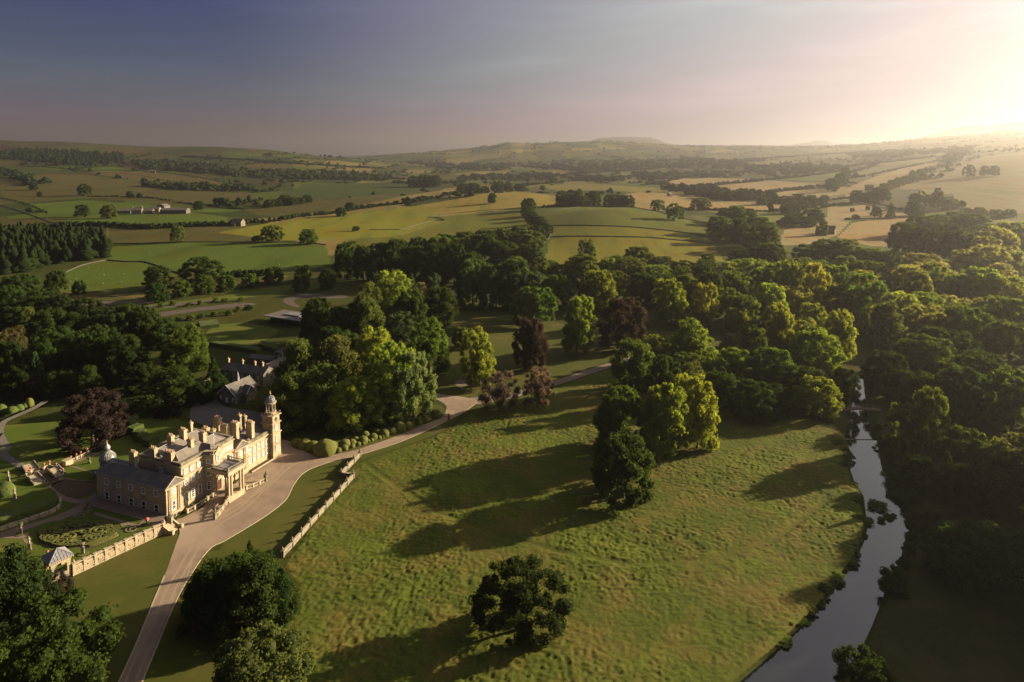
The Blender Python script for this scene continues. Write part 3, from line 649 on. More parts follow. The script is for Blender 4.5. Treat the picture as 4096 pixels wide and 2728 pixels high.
def lobes_column(seed, n):
    g = np.random.default_rng(seed); out = []
    for i in range(n):
        t = (i+.5)/n; a = 2.399*i; z = .05+.88*t; R_ = .27*(1-(2*t-.75)**2*.55)*(.8+.3*g.random()); out.append((R_*math.cos(a), R_*math.sin(a), z, .13*(1-.5*t)+.03))
    return out
CR = {
 'dome': [crown_mesh('dome_crown', 10+i, lobes_dome(20+i, 76, .05), 18000, .0165, .85) for i in range(4)],
 'lime': [crown_mesh('lime_crown', 30+i, lobes_tall(40+i, 74), 17000, .0150, .85) for i in range(3)],
 'billow': [crown_mesh('billow_crown', 35+i, lobes_dome(60+i, 84, .06, r0=.055, r1=.13, asym=.2), 17000, .0150, .85) for i in range(3)],
 'cedar': [crown_mesh('cedar_crown', 50+i, lobes_cedar(70+i, 70), 15000, .017, .8, .6) for i in range(2)],
 'cone': [crown_mesh('conifer_crown', 55+i, lobes_cone(80+i, 60), 6500, .022, .8, .6) for i in range(2)],
 'column': [crown_mesh('column_crown', 58, lobes_column(90, 34), 5000, .020, .5)],
 'wispy': [crown_mesh('wispy_crown', 65+i, lobes_dome(95+i, 46, .14, r0=.07, r1=.14), 14000, .012, 1.1, .62) for i in range(2)],
 'shrub': [crown_mesh('shrub_crown', 75+i, lobes_dome(100+i, 16, .10, r0=.14, r1=.24), 1500, .050, .6) for i in range(3)],
 'far': [crown_mesh('far_crown', 85+i, lobes_dome(110+i, 13, .10, r0=.16, r1=.25), 560, .075, .6) for i in range(4)],
}
def trunk_mesh(name, seed, fork, limbs=6, r=.035):
    b = MB(); g = random.Random(seed); b.tube([(0,0,-.03),(0,0,.04),(.005,0,fork),(.01,.01,.72)], [r*1.5, r*1.05, r*.8, r*.2], 7)
    for i in range(limbs):
        a = 2.4*i+g.random(); z = fork*(.8+.5*g.random()); q = .24+.12*g.random()
        b.tube([(0,0,z),(q*.5*math.cos(a),q*.5*math.sin(a),z+.14),(q*math.cos(a),q*math.sin(a),z+.3)], [r*.55, r*.35, r*.1], 5)
    return b.mesh(name, M['bark'], True)
TR = {'low': trunk_mesh('trunk', 1, .16), 'mid': trunk_mesh('trunk', 2, .24), 'con': trunk_mesh('trunk', 3, .30, 0, .022), 'wisp': trunk_mesh('trunk', 4, .14, 12, .03)}
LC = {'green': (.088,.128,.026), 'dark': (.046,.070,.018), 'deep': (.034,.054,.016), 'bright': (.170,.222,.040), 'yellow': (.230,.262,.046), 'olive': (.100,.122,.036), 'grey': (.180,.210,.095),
      'copper': (.046,.032,.030), 'russet': (.135,.098,.105), 'pale': (.235,.275,.085), 'blue': (.062,.100,.046), 'brown': (.085,.075,.036)}
def jitter(c, k=.10): return tuple(max(.005, q*(1+random.uniform(-k, k))) for q in LC[c]) + (1.0,)
ANAME = {'dome':'broadleaf_tree','lime':'lime_tree','billow':'oak_tree','cedar':'cedar_tree','cone':'conifer_tree','column':'cypress_tree','wispy':'hazel_tree','shrub':'shrub','far':'field_tree'}
N_TREES = 0
def tree(kind, px, base, top, w, col, label, group=None, name=None, z=None, cat='tree', depth=1.0):
    """a tree whose foot, top and width are read off the photograph and turned into metres where it stands"""
    global N_TREES; N_TREES += 1
    p = flat(px, base, z) if z is not None else at(px, base)
    sc_ = p[1]/1523.0; h = (base-top)*sc_; wd = w*sc_
    r = random.Random(N_TREES*17); rz = r.uniform(0, 6.28)
    root = empty(name or ANAME[kind], (p[0], p[1], p[2]-.1), rz, label, cat, group)
    lift = {'shrub': -.06, 'column': .0, 'cone': .02, 'billow': .03, 'far': .03}.get(kind, .035)
    cr = bpy.data.objects.new('crown', CR[kind][r.randrange(len(CR[kind]))]); link(cr, root)
    cr.location = (0, 0, h*lift); fw = 1.13 if kind in ('dome','lime','billow') else 1.0; cr.scale = (wd*fw, wd*depth*fw, h*(1-lift)); cr.color = jitter(col); lit_gain = 1.4 if group == 'trees of the river wood' else 1.0;   # river wood's sunlit, hazy brightness put into the leaf colour
    cr.color = (*[min(.30, v*lit_gain) for v in cr.color[:3]], 1)
    if kind != 'shrub':
        tk = bpy.data.objects.new('trunk', TR[{'cone':'con','column':'con','wispy':'wisp','cedar':'low'}.get(kind, 'mid')]); link(tk, root); tk.scale = (wd*.8, wd*.8, h)
    return root
F = 'specimen trees in the park'
TREES = [
 # foreground
 ('cedar',590,1450,1262,190,'dark','dark green yew clump beside the drive, its shadow lying across the gravel',None),
 ('cedar',500,1440,1272,170,'deep','spiky dark yew on the drive side of the yew clump',None),
 ('cone',622,1372,1248,62,'deep','small dark conifer against the near end of the boundary wall',None),
 ('cone',575,1300,1233,36,'dark','thin sprig-topped conifer rising behind the yew clump',None),
 ('cedar',545,1410,1262,150,'dark','middle of the yew clump beside the drive',None),
 ('cedar',640,1430,1290,110,'deep','meadow side of the yew clump beside the drive',None),
 ('cedar',462,1415,1305,100,'deep','low drive edge of the yew clump',None),
 ('cedar',590,1368,1256,120,'dark','back of the yew clump nearest the boundary wall',None),
 ('dome',603,1645,1438,225,'olive','sunlit yellow-green tree cut off at the bottom edge beside the drive',None),
 ('billow',1200,1448,1274,192,'deep','broad dark oak standing alone in the near meadow',None),
 ('dome',1432,1145,985,146,'dark','round dark tree alone in front of the three lime trees',F),
 ('lime',1412,1030,880,108,'green','left lime of the three tall limes in the meadow',F),
 ('lime',1517,1045,866,108,'bright','middle lime of the three tall limes in the meadow',F),
 ('lime',1603,1030,846,104,'yellow','brightest and tallest lime of the three in the meadow',F),
 ('billow',120,1640,1350,262,'dark','large dark broadleaf tree at the bottom corner by the lawn',None),
 ('cedar',40,1480,1238,190,'deep','dark yew behind the garden pavilion',None),
 ('cedar',120,1470,1335,110,'deep','low yew next to the pavilion and the purple bush',None),
 ('wispy',128,1410,1300,82,'copper','purple-brown bush pressed against the garden pavilion',None),
 ('wispy',20,1640,1520,100,'brown','brownish bush in the bottom corner in front of the big tree',None),
 # clump beside the clock tower
 ('cedar',690,930,770,140,'olive','feathery olive tree in the clump behind the clock tower',None),
 ('cedar',772,920,763,150,'olive','feathery tree at the crest of the clump behind the clock tower',None),
 ('lime',852,900,744,96,'yellow','yellowish tree topping the back of the tower clump',None),
 ('billow',900,950,775,140,'bright','green tree on the park side of the tower clump',None),
 ('dome',690,980,846,130,'green','shaded tree of the tower clump nearest the clock tower',None),
 ('lime',800,986,862,108,'yellow','sunlit yellow tree at the front of the tower clump',None),
 ('lime',872,972,850,90,'yellow','golden tree in front of the tower clump beside the box balls',None),
 ('billow',950,965,795,96,'grey','pale grey-leaved tree at the drive end of the tower clump',None),
 ('billow',745,960,830,130,'green','tree in the shaded middle of the tower clump',None),
 ('shrub',912,962,905,54,'grey','grey-leaved small tree low in front of the tower clump',None),
 ('shrub',965,925,880,46,'olive','olive shrub where the drive border meets the gravel junction',None),
 # behind that
 ('billow',985,862,727,112,'green','spreading green tree behind the tower clump by the park grass',None),
 ('lime',915,792,713,74,'blue','blue-green tree behind the tower clump',None),
 ('lime',897,740,617,100,'yellow','golden-crowned tall tree at the edge of the dark wood',None),
 ('wispy',850,775,640,80,'olive','feathery olive tree left of the golden-crowned tree',None),
 ('cedar',850,800,680,100,'olive','brown-green cedar between the flat-roofed pavilion and the golden-crowned tree',None),
 ('dome',733,792,678,80,'dark','dark round tree overhanging the flat-roofed pavilion',None),
 ('dome',790,800,700,90,'deep','dark tree right behind the flat-roofed pavilion',None),
 ('lime',950,770,660,75,'dark','dark tree below the golden-crowned tree',None),
 ('wispy',965,705,645,44,'grey','grey feathery tree beside the golden-crowned tree',None),
 ('cone',947,690,625,30,'blue','blue pointed conifer beside the golden-crowned tree',None),
 ('cone',1000,700,623,40,'blue','blue-green conifer in front of the dark wood',None),
 ('dome',1012,745,655,76,'dark','dark tree in front of the pink-roofed house',None),
 # park
 ('dome',1061,800,749,42,'olive','small round tree beside the tall leaning lime',F),
 ('lime',1103,888,741,80,'yellow','tall lime leaning over its shadow near the gravel junction',F),
 ('wispy',1148,948,848,98,'russet','paler bare-looking russet tree by the gravel junction',None),
 ('wispy',1237,938,836,82,'russet','darker russet tree beside the pale one at the gravel junction',None),
 ('lime',1221,848,716,80,'copper','upright copper beech behind the russet trees',F),
 ('billow',1226,745,652,92,'green','broad green tree behind the upright copper beech',F),
 ('lime',1326,815,670,76,'bright','tall lime between the two copper beeches',F),
 ('dome',1432,798,677,108,'copper','wide copper beech in the park',F),
 ('lime',1385,716,614,72,'bright','pale lime behind the wide copper beech',F),
 ('lime',1544,742,633,76,'bright','lime right of the wide copper beech, left one of a pair',F),
 ('lime',1612,752,641,66,'yellow','golden lime, right one of the pair beyond the copper beech',F),
 ('lime',1696,764,700,62,'yellow','small golden lime at the edge of the river wood',F),
 ('cedar',1588,840,730,124,'bright','broad pointed green tree in the middle of the park',F),
 ('dome',1455,898,772,96,'green','round tree where the park path disappears',F),
 ('billow',1525,930,808,80,'dark','dark tree behind the middle one of the three limes',F),
 ('wispy',1592,905,828,76,'olive','olive feathery tree behind the brightest of the three limes',F),
 ('lime',1682,812,761,60,'grey','pale round tree below the small golden lime',F),
 ('lime',1738,816,743,58,'green','green tree between the small golden lime and the river wood',F),
 ('dome',1690,878,796,84,'bright','light green tree behind the dark riverside trees',F),
 ('dome',1655,930,850,90,'dark','dark tree right behind the three limes',F),
 ('dome',1728,965,868,90,'dark','dark spreading tree on the meadow edge between limes and bridge',F),
 ('lime',1793,800,693,70,'yellow','tall golden lime at the front of the river wood',F),
 ('lime',1874,775,691,60,'yellow','golden lime second from the river in the river wood',F),
 ('lime',1933,830,707,68,'yellow','golden lime nearest the river',F),
 ('dome',1874,858,750,122,'bright','broad bright green tree in front of the golden limes',F),
 ('dome',1776,890,793,90,'green','green tree left of the broad bright one',F),
 ('dome',1850,925,838,100,'dark','dark tree in the shade above the dome-shaped tree',F),
 ('dome',1775,955,880,80,'deep','dark tree in shade left of the dome-shaped tree',F),
 ('dome',1879,953,862,98,'bright','dome-shaped bright green tree left of the footbridge',F),
 ('dome',1940,930,840,60,'deep','dark tree at the bend of the river above the footbridge',None),
 # over the river
 ('cedar',2035,800,688,100,'olive','feathery larch on the far bank upstream of the bridge',None),
 ('billow',2130,782,697,96,'pale','pale-topped round tree on the far bank above the bridge',None),
 ('dome',2125,860,768,134,'green','broad tree on the far bank below the pale-topped tree',None),
 ('dome',2035,905,800,90,'deep','dark tree on the far bank just above the bridge',None),
 ('dome',2110,935,850,110,'deep','shaded tree between the bridge and the big riverside oak',None),
 ('billow',2095,1045,918,100,'green','left half of the big riverside oak, lower and lit',None),
 ('billow',2135,1040,876,90,'green','taller half of the big riverside oak right of the bridge',None),
 ('billow',2325,1000,832,120,'green','tree at the right edge on the slope above the river',None),
 ('dome',2240,900,810,110,'dark','dark tree in the haze right of the far bank',None),
 ('dome',2320,830,735,110,'green','hazy tree near the right edge above the dark slope',None),
 ('dome',2220,800,700,110,'green','hazy green tree right of the pale-topped tree',None),
 ('billow',2335,1150,985,130,'olive','large tree at the right edge opposite the islets',None),
 ('cone',2174,1140,1026,56,'deep','dark narrow conifer on the far bank',None),
 ('dome',2110,1120,1040,70,'deep','dark bushy tree overhanging the far bank',None),
 ('wispy',2148,1222,1158,56,'brown','small brownish tree on the far bank opposite the islets',None),
 ('dome',2235,1180,1060,90,'deep','dark tree between the conifer and the right edge',None),
 ('billow',1985,1620,1478,120,'deep','dark tree at the bottom edge beside the river',None),
 # garden side
 ('billow',430,858,742,112,'green','big rounded tree behind the stable, lit on one side',None),
 ('column',264,890,788,36,'blue','blue-green cypress left of the big rounded tree',None),
 ('cone',492,886,812,42,'deep','dark yew cone at the corner of the stable',None),
 ('cedar',395,930,842,150,'dark','spreading dark cedar in front of the big rounded tree',None),
 ('billow',345,800,712,66,'dark','dark tree behind the spreading cedar',None),
 ('billow',276,800,712,70,'dark','dark tree behind the cypress',None),
 ('wispy',30,880,745,90,'brown','brownish conifer at the left edge of the garden wood',None),
 ('billow',125,850,748,96,'dark','dark oak in the middle of the garden wood',None),
 ('billow',225,850,740,100,'dark','dark tree in the garden wood left of the cypress',None),
 ('cedar',205,910,834,70,'dark','feathery dark yew beside the copper beech on the garden lawn',None),
 ('billow',214,1018,888,134,'copper','large copper beech on the garden lawn',None),
 ('dome',70,918,866,46,'copper','small copper-leaved tree at the edge of the garden wood',None),
 ('cone',172,760,692,34,'deep','dark pointed conifer by the service road',None),
 ('cone',199,765,693,22,'deep','thin dark conifer next to the pointed one by the service road',None),
 ('billow',170,800,735,90,'deep','dark tree behind the garden wood oak',None),
 ('cone',85,905,800,60,'blue','blue-green conifer in the garden wood',None),
 ('billow',45,910,830,80,'deep','dark tree low at the left edge of the garden wood',None),
 ('billow',140,910,845,80,'deep','dark tree between the small copper tree and the feathery yew',None),
 ('dome',330,900,830,70,'deep','dark tree between cypress and spreading cedar',None),
 ('shrub',478,905,868,32,'grey','pale shrub beside the little chapel',None),
 ('shrub',335,960,905,70,'dark','dark shrub beyond the clipped yew blocks',None),
 ('shrub',390,965,915,60,'copper','reddish dark shrub at the back of the service yard',None),
 # by the pasture
 ('lime',124,697,617,46,'dark','dark tree at the road corner beside the sheep pasture',None),
 ('billow',50,710,625,90,'dark','broad dark tree at the left edge beside the sheep pasture',None),
 ('billow',85,730,660,80,'dark','dark tree below the broad one at the left edge',None),
 ('cedar',66,770,700,50,'olive','ivy-clad tree left of the service road bend',None),
 ('billow',20,740,650,70,'dark','dark tree cut by the left edge beside the service road',None),
 ('dome',183,675,643,29,'dark','small round tree alone at the edge of the sheep pasture',None),
 ('billow',364,668,607,66,'dark','dark tree at the pasture wall left of the large oak',None),
 ('dome',362,694,648,46,'dark','tree in front of the dark pasture-wall tree',None),
 ('billow',465,655,587,80,'dark','large oak on the pasture wall',None),
 ('dome',418,683,642,40,'green','first small tree in the row along the dry grass bank',None),
 ('dome',472,675,634,40,'green','second small tree in the row along the dry grass bank',None),
 ('dome',521,668,630,40,'green','third small tree in the row along the dry grass bank',None),
 ('dome',575,660,627,36,'green','fourth small tree in the row along the dry grass bank',None),
 ('dome',628,652,611,44,'green','round tree at the end of the row along the dry grass bank',None),
 ('lime',698,650,603,36,'bright','light green twin-topped tree beyond the flat-roofed pavilion',None),
 ('dome',692,668,628,36,'dark','dark tree in front of the light green twin-topped tree',None),
 ('dome',752,665,614,36,'deep','dark tree at the left end of the dark wood',None),
 # field trees
 ('billow',409,557,516,36,'green','tree alone in the grey-green field below the farm',None),
 ('billow',627,556,515,44,'green','oak with a gap in its crown at the bottom of the golden field',None),
 ('dome',709,561,525,42,'green','round tree right of the oak at the bottom of the golden field',None),
 ('dome',592,555,540,24,'green','low flat tree left of the oak with the gapped crown',None),
 ('billow',194,450,421,26,'dark','tree alone on the hillside above the farm',None),
 ('billow',189,499,468,28,'dark','tree alone left of the farm',None),
 ('dome',251,502,469,30,'olive','pale tree just left of the farmhouse',None),
 ('dome',299,455,438,14,'dark','small tree on the hillside right of the lone one',None),
 ('dome',321,455,443,14,'dark','smaller round tree on the hillside hedge above the farm',None),
 ('dome',77,437,416,18,'dark','round tree at the end of the dark hillside copse',None),
 ('dome',91,452,440,10,'dark','tiny tree on the hillside pasture',None),
 ('dome',457,482,461,24,'dark','tree at the right end of the farm buildings',None),
 ('lime',1130,468,442,20,'dark','tree alone on the crest of the golden field',None),
 ('dome',818,531,519,16,'dark','small thorn alone in the golden field',None),
 ('dome',784,497,475,22,'dark','tree in the hedge of the mown hay field',None),
 ('dome',805,484,464,24,'dark','taller tree in the hedge of the mown hay field',None),
 ('billow',1512,485,457,31,'green','tree left of the pair on the far edge of the dome-shaped field',None),
 ('billow',1551,506,465,36,'green','tree alone on the wall of the dome-shaped field',None),
 ('billow',1611,482,453,42,'green','wide tree at the edge of the furrowed stubble',None),
 ('lime',1353,608,546,44,'green','ragged tree in front of the dome-shaped field',None),
 ('dome',1466,614,564,60,'green','round tree in front of the dome-shaped field',None),
 ('dome',1404,614,589,46,'green','low tree between the ragged one and the round one',None),
 ('lime',1500,616,585,16,'dark','thin dark tree right of the round tree',None),
 ('dome',1530,614,588,34,'olive','pale low tree behind the lime pair',None),
 ('dome',1625,614,582,34,'dark','dark tree at the corner of the dome-shaped field',None),
 ('billow',2227,406,377,22,'dark','left tree of three on the pale slope',None),
 ('dome',2263,404,380,18,'dark','middle tree of three on the pale slope',None),
 ('dome',2285,404,380,19,'dark','right tree of three on the pale slope',None),
 ('cone',2009,496,457,17,'dark','pointed tree alone in the small field by the stubble',None),
 ('cone',2048,502,463,25,'dark','larger pointed tree in the small field by the stubble',None),
 ('dome',2017,500,474,20,'dark','round tree between the two pointed ones',None),
 ('column',1878,541,516,11,'deep','dark cypress by the house in the stubble',None),
 ('dome',1893,541,506,20,'green','round tree beside the cypress in the stubble',None),
 ('dome',1967,504,492,15,'dark','small round tree near the pointed trees',None),
 ('dome',1959,487,477,10,'dark','smallest round bush near the pointed trees',None),
 ('dome',1995,483,472,10,'dark','little bush above the pointed trees',None),
 ('dome',1950,506,500,14,'dark','low bush at the top of the curved stubble field',None),
]
for t in TREES: tree(*t[:7], group=t[7])
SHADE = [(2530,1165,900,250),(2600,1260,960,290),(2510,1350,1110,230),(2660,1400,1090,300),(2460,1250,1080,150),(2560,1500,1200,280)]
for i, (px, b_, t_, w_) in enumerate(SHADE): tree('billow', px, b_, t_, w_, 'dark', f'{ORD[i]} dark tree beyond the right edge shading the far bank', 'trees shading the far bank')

def row(pts, n, h, w, kinds, cols, phrase, group, jit=6, hj=.25):
    """a line of wood-edge or hedgerow trees, from left to right"""
    L = smooth_line(pts, 12); d = np.concatenate([[0], np.cumsum([np.linalg.norm(L[i+1]-L[i]) for i in range(len(L)-1)])])
    g = random.Random(hash(phrase) % 9999 if False else sum(map(ord, phrase))); items = []
    for i in range(n):
        s = d[-1]*(i+.5)/n; px = np.interp(s, d, [q[0] for q in L]) + g.uniform(-jit, jit); py = np.interp(s, d, [q[1] for q in L]) + g.uniform(-jit, jit)*.35
        hh = h*(1+g.uniform(-hj, hj)); items.append((px, py, hh, w*(1+g.uniform(-.22, .25)), g.choice(kinds), g.choice(cols)))
    items.sort(); word = {'dark':'dark','deep':'very dark','green':'mid-green','bright':'light green','yellow':'yellow-green','olive':'olive','grey':'greyish','pale':'pale green','blue':'blue-green'}
    for i, (px, py, hh, ww, k, c) in enumerate(items):
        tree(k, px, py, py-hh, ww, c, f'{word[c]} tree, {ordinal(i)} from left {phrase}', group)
WD = 'trees of the dark wood below the golden field'
row([(770,640),(900,648),(1020,655),(1100,650)], 8, 82, 62, ['billow','dome'], ['dark','deep'], 'along the front of the dark wood', WD)
row([(790,612),(950,608),(1100,605),(1235,612)], 9, 62, 62, ['billow','dome'], ['dark','green'], 'in the second row of the dark wood', WD)
row([(1000,590),(1100,580),(1230,572)], 5, 46, 58, ['billow','dome'], ['dark','olive'], 'at the back of the dark wood', WD)
WP = 'trees of the belt behind the park'
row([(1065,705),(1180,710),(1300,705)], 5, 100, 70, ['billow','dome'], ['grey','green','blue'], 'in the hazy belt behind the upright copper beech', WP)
row([(1105,662),(1250,655),(1400,655),(1560,658),(1640,662)], 10, 58, 66, ['billow','dome'], ['green','olive','bright','dark'], 'in the middle of the belt behind the park', WP)
row([(1240,628),(1400,628),(1560,626),(1650,630)], 8, 34, 56, ['billow','dome'], ['green','olive','dark'], 'along the back of the belt below the dome-shaped field', WP)
row([(1330,705),(1450,700),(1560,708),(1660,720)], 6, 84, 72, ['billow','dome'], ['dark','olive','green'], 'in the shaded front of the belt behind the limes', WP)
WR = 'trees of the river wood'  # lighter leaf colours picked in these rows imitate sunlit crowns
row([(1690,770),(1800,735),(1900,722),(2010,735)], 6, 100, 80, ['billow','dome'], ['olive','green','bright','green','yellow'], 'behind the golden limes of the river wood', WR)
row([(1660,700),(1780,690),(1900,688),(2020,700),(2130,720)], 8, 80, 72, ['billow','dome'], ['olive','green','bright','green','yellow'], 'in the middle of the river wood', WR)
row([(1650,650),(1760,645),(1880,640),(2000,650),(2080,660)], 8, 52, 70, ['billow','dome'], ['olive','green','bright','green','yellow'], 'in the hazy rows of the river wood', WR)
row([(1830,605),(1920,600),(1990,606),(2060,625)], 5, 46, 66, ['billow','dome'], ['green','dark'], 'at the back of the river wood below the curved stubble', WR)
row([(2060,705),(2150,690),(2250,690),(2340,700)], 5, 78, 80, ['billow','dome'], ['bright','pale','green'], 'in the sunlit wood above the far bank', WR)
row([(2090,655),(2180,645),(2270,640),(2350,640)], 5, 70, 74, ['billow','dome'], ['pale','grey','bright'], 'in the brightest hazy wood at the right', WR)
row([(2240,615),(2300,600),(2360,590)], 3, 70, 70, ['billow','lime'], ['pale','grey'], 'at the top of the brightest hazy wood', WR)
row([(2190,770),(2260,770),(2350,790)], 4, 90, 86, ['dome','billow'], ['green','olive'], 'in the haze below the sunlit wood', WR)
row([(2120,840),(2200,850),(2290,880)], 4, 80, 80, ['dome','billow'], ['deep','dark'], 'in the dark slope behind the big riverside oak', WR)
WH = 'trees of the hanging wood by the stubble'
row([(2065,578),(2120,588),(2180,592),(2250,592)], 6, 66, 62, ['dome','billow'], ['dark','green'], 'along the front of the hanging wood', WH)
row([(2100,548),(2160,530),(2230,532),(2290,560)], 5, 40, 60, ['dome','billow'], ['dark','green'], 'at the back of the hanging wood', WH)
WG = 'trees of the grove between the dome-shaped field and the stubble'
row([(1640,540),(1700,560),(1760,580)], 5, 52, 50, ['billow','dome'], ['dark','green'], 'along the front of the grove right of the dome-shaped field', WG)
row([(1655,512),(1720,530),(1790,556)], 5, 44, 48, ['billow','dome'], ['dark','green'], 'in the back of the grove right of the dome-shaped field', WG)
row([(1690,615),(1740,610),(1800,612)], 3, 44, 58, ['billow','dome'], ['dark','green'], 'below the grove right of the dome-shaped field', WG)
row([(1680,500),(1705,497),(1722,505)], 3, 28, 26, ['dome','billow'], ['dark'], 'at the top corner of the grove', WG)
row([(1215,478),(1212,500),(1232,520),(1262,540)], 7, 26, 30, ['dome','billow'], ['dark'], 'down the hedge left of the dome-shaped field', 'hedge trees left of the dome-shaped field', 3)
row([(1285,475),(1320,474),(1350,474)], 5, 30, 30, ['dome'], ['dark'], 'in the left clump on the crest of the dome-shaped field', 'clumps on the crest of the dome-shaped field', 3)
row([(1350,470),(1372,472)], 2, 34, 32, ['dome'], ['dark'], 'in the middle clump on the crest of the dome-shaped field', 'clumps on the crest of the dome-shaped field', 2)
row([(1398,474),(1415,474),(1432,474),(1448,475)], 4, 34, 28, ['dome'], ['dark'], 'in the right clump on the crest of the dome-shaped field', 'clumps on the crest of the dome-shaped field', 2)
row([(1240,560),(1190,555),(1215,548)], 3, 36, 44, ['billow'], ['dark','olive'], 'at the corner of the dark wood under the golden field', WD)
row([(1805,520),(1830,512),(1855,520),(1880,505)], 4, 30, 32, ['dome','billow'], ['dark'], 'in the clump left of the stubble house', 'clumps in the right-hand fields', 4)
row([(1795,495),(1825,490),(1850,480),(1900,470)], 5, 24, 26, ['dome'], ['dark'], 'in the hedge below the furrowed stubble', 'clumps in the right-hand fields', 4)
row([(1740,470),(1790,468),(1850,465),(1905,462)], 6, 20, 26, ['dome'], ['dark'], 'in the hedge above the furrowed stubble', 'clumps in the right-hand fields', 4)
row([(1905,445),(1930,425),(1945,405)], 5, 28, 24, ['dome'], ['dark'], 'beside the lane on the right', 'clumps in the right-hand fields', 4)
row([(1960,465),(2000,462),(2040,462)], 5, 26, 26, ['dome'], ['dark'], 'in the clump below the lane', 'clumps in the right-hand fields', 4)
row([(2090,478),(2130,474),(2165,480),(2185,486)], 5, 40, 32, ['dome','billow'], ['dark','green'], 'in the grove at the foot of the pale slope', 'clumps in the right-hand fields', 4)
row([(2090,496),(2115,496)], 2, 30, 24, ['dome'], ['dark'], 'in the pair above the curved stubble', 'clumps in the right-hand fields', 2)
row([(2030,440),(2080,424),(2120,412)], 6, 22, 24, ['dome'], ['olive','green'], 'in the young wood on the pale slope', 'clumps in the right-hand fields', 4)
row([(2200,500),(2230,495),(2290,500),(2340,500)], 4, 24, 28, ['dome'], ['green'], 'at the bottom of the pale slope', 'clumps in the right-hand fields', 4)
row([(945,432),(975,430),(1010,430)], 5, 26, 28, ['dome'], ['dark'], 'in the copse on the far side of the golden field', 'far copses', 3)
row([(610,478),(640,474),(680,470),(715,466)], 6, 22, 26, ['dome'], ['dark'], 'in the copse right of the farm', 'far copses', 3)
row([(1050,440),(1100,444),(1160,442),(1210,440)], 6, 20, 26, ['dome'], ['dark'], 'behind the crest of the golden field', 'far copses', 3)

row([(300,716),(380,706),(470,697),(560,690)], 9, 11, 15, ['shrub'], ['green','olive'], 'in the planting between the service roads', 'shrubs between the service roads', 8)
row([(340,745),(430,735),(520,722),(590,712)], 9, 13, 18, ['shrub'], ['dark','green','olive'], 'in the planting in front of the car park', 'shrubs between the service roads', 8)
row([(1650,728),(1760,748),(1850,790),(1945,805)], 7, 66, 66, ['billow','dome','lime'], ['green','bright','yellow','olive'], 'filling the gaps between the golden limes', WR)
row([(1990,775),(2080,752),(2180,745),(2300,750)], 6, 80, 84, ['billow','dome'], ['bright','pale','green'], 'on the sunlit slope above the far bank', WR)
row([(1480,830),(1560,860),(1640,890)], 4, 66, 70, ['dome','billow'], ['green','olive','bright'], 'filling the middle of the park', 'specimen trees in the park')
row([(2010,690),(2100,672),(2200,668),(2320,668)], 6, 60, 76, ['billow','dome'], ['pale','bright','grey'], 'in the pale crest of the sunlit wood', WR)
WL_ = 'trees of the garden wood'
row([(10,905),(110,880),(220,885),(320,880)], 8, 105, 86, ['billow','dome','cedar'], ['deep','dark'], 'at the front of the garden wood', WL_)
row([(50,815),(160,800),(290,790),(400,800)], 8, 85, 80, ['billow','dome'], ['deep','dark'], 'in the middle of the garden wood', WL_)
row([(20,760),(110,745),(230,752),(320,748)], 6, 62, 66, ['billow','dome'], ['dark','deep'], 'at the back of the garden wood by the road', WL_)
row([(400,905),(450,925),(520,900)], 3, 62, 62, ['cedar','dome'], ['deep','dark'], 'between the garden wood and the chapel', WL_)
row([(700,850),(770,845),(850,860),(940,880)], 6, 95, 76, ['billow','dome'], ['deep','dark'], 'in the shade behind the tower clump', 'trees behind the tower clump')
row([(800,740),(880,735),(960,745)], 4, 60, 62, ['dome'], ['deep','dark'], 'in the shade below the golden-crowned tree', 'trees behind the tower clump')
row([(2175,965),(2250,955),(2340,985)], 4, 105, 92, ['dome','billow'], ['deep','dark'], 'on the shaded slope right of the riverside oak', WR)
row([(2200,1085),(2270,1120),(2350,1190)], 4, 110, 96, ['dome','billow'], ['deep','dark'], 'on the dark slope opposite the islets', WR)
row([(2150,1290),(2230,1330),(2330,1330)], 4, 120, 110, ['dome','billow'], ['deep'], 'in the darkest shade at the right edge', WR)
# ---- masses nobody could count: far woods, hedgerows, distant trees
FARM_ = []
def far_template(seed):
    g = np.random.default_rng(seed); vs = []; fs = []
    for i in range(5):
        a = 2.4*i; c = np.array([.24*math.cos(a), .24*math.sin(a), .35+.35*(i/5)]) if i < 4 else np.array([0,0,.62]); r = .27 if i < 4 else .3
        v = c + ICV*r*(.75+.5*g.random((12,1))); fs.append(ICF + 12*len(vs)); vs.append(v)
    return np.concatenate(vs), np.concatenate(fs)
FT = [far_template(i) for i in range(5)]
def cone_template(seed):
    g = np.random.default_rng(seed); vs = []; fs = []
    for i in range(6):
        z = .10+.155*i; c = np.array([.05*g.normal(), .05*g.normal(), z]); r = .46*(1-z)**.8+.05
        v = c + ICV*np.array([r, r, .17])*(.7+.6*g.random((12,1))); fs.append(ICF + 12*len(vs)); vs.append(v)
    return np.concatenate(vs), np.concatenate(fs)
FTC = [cone_template(i) for i in range(4)]
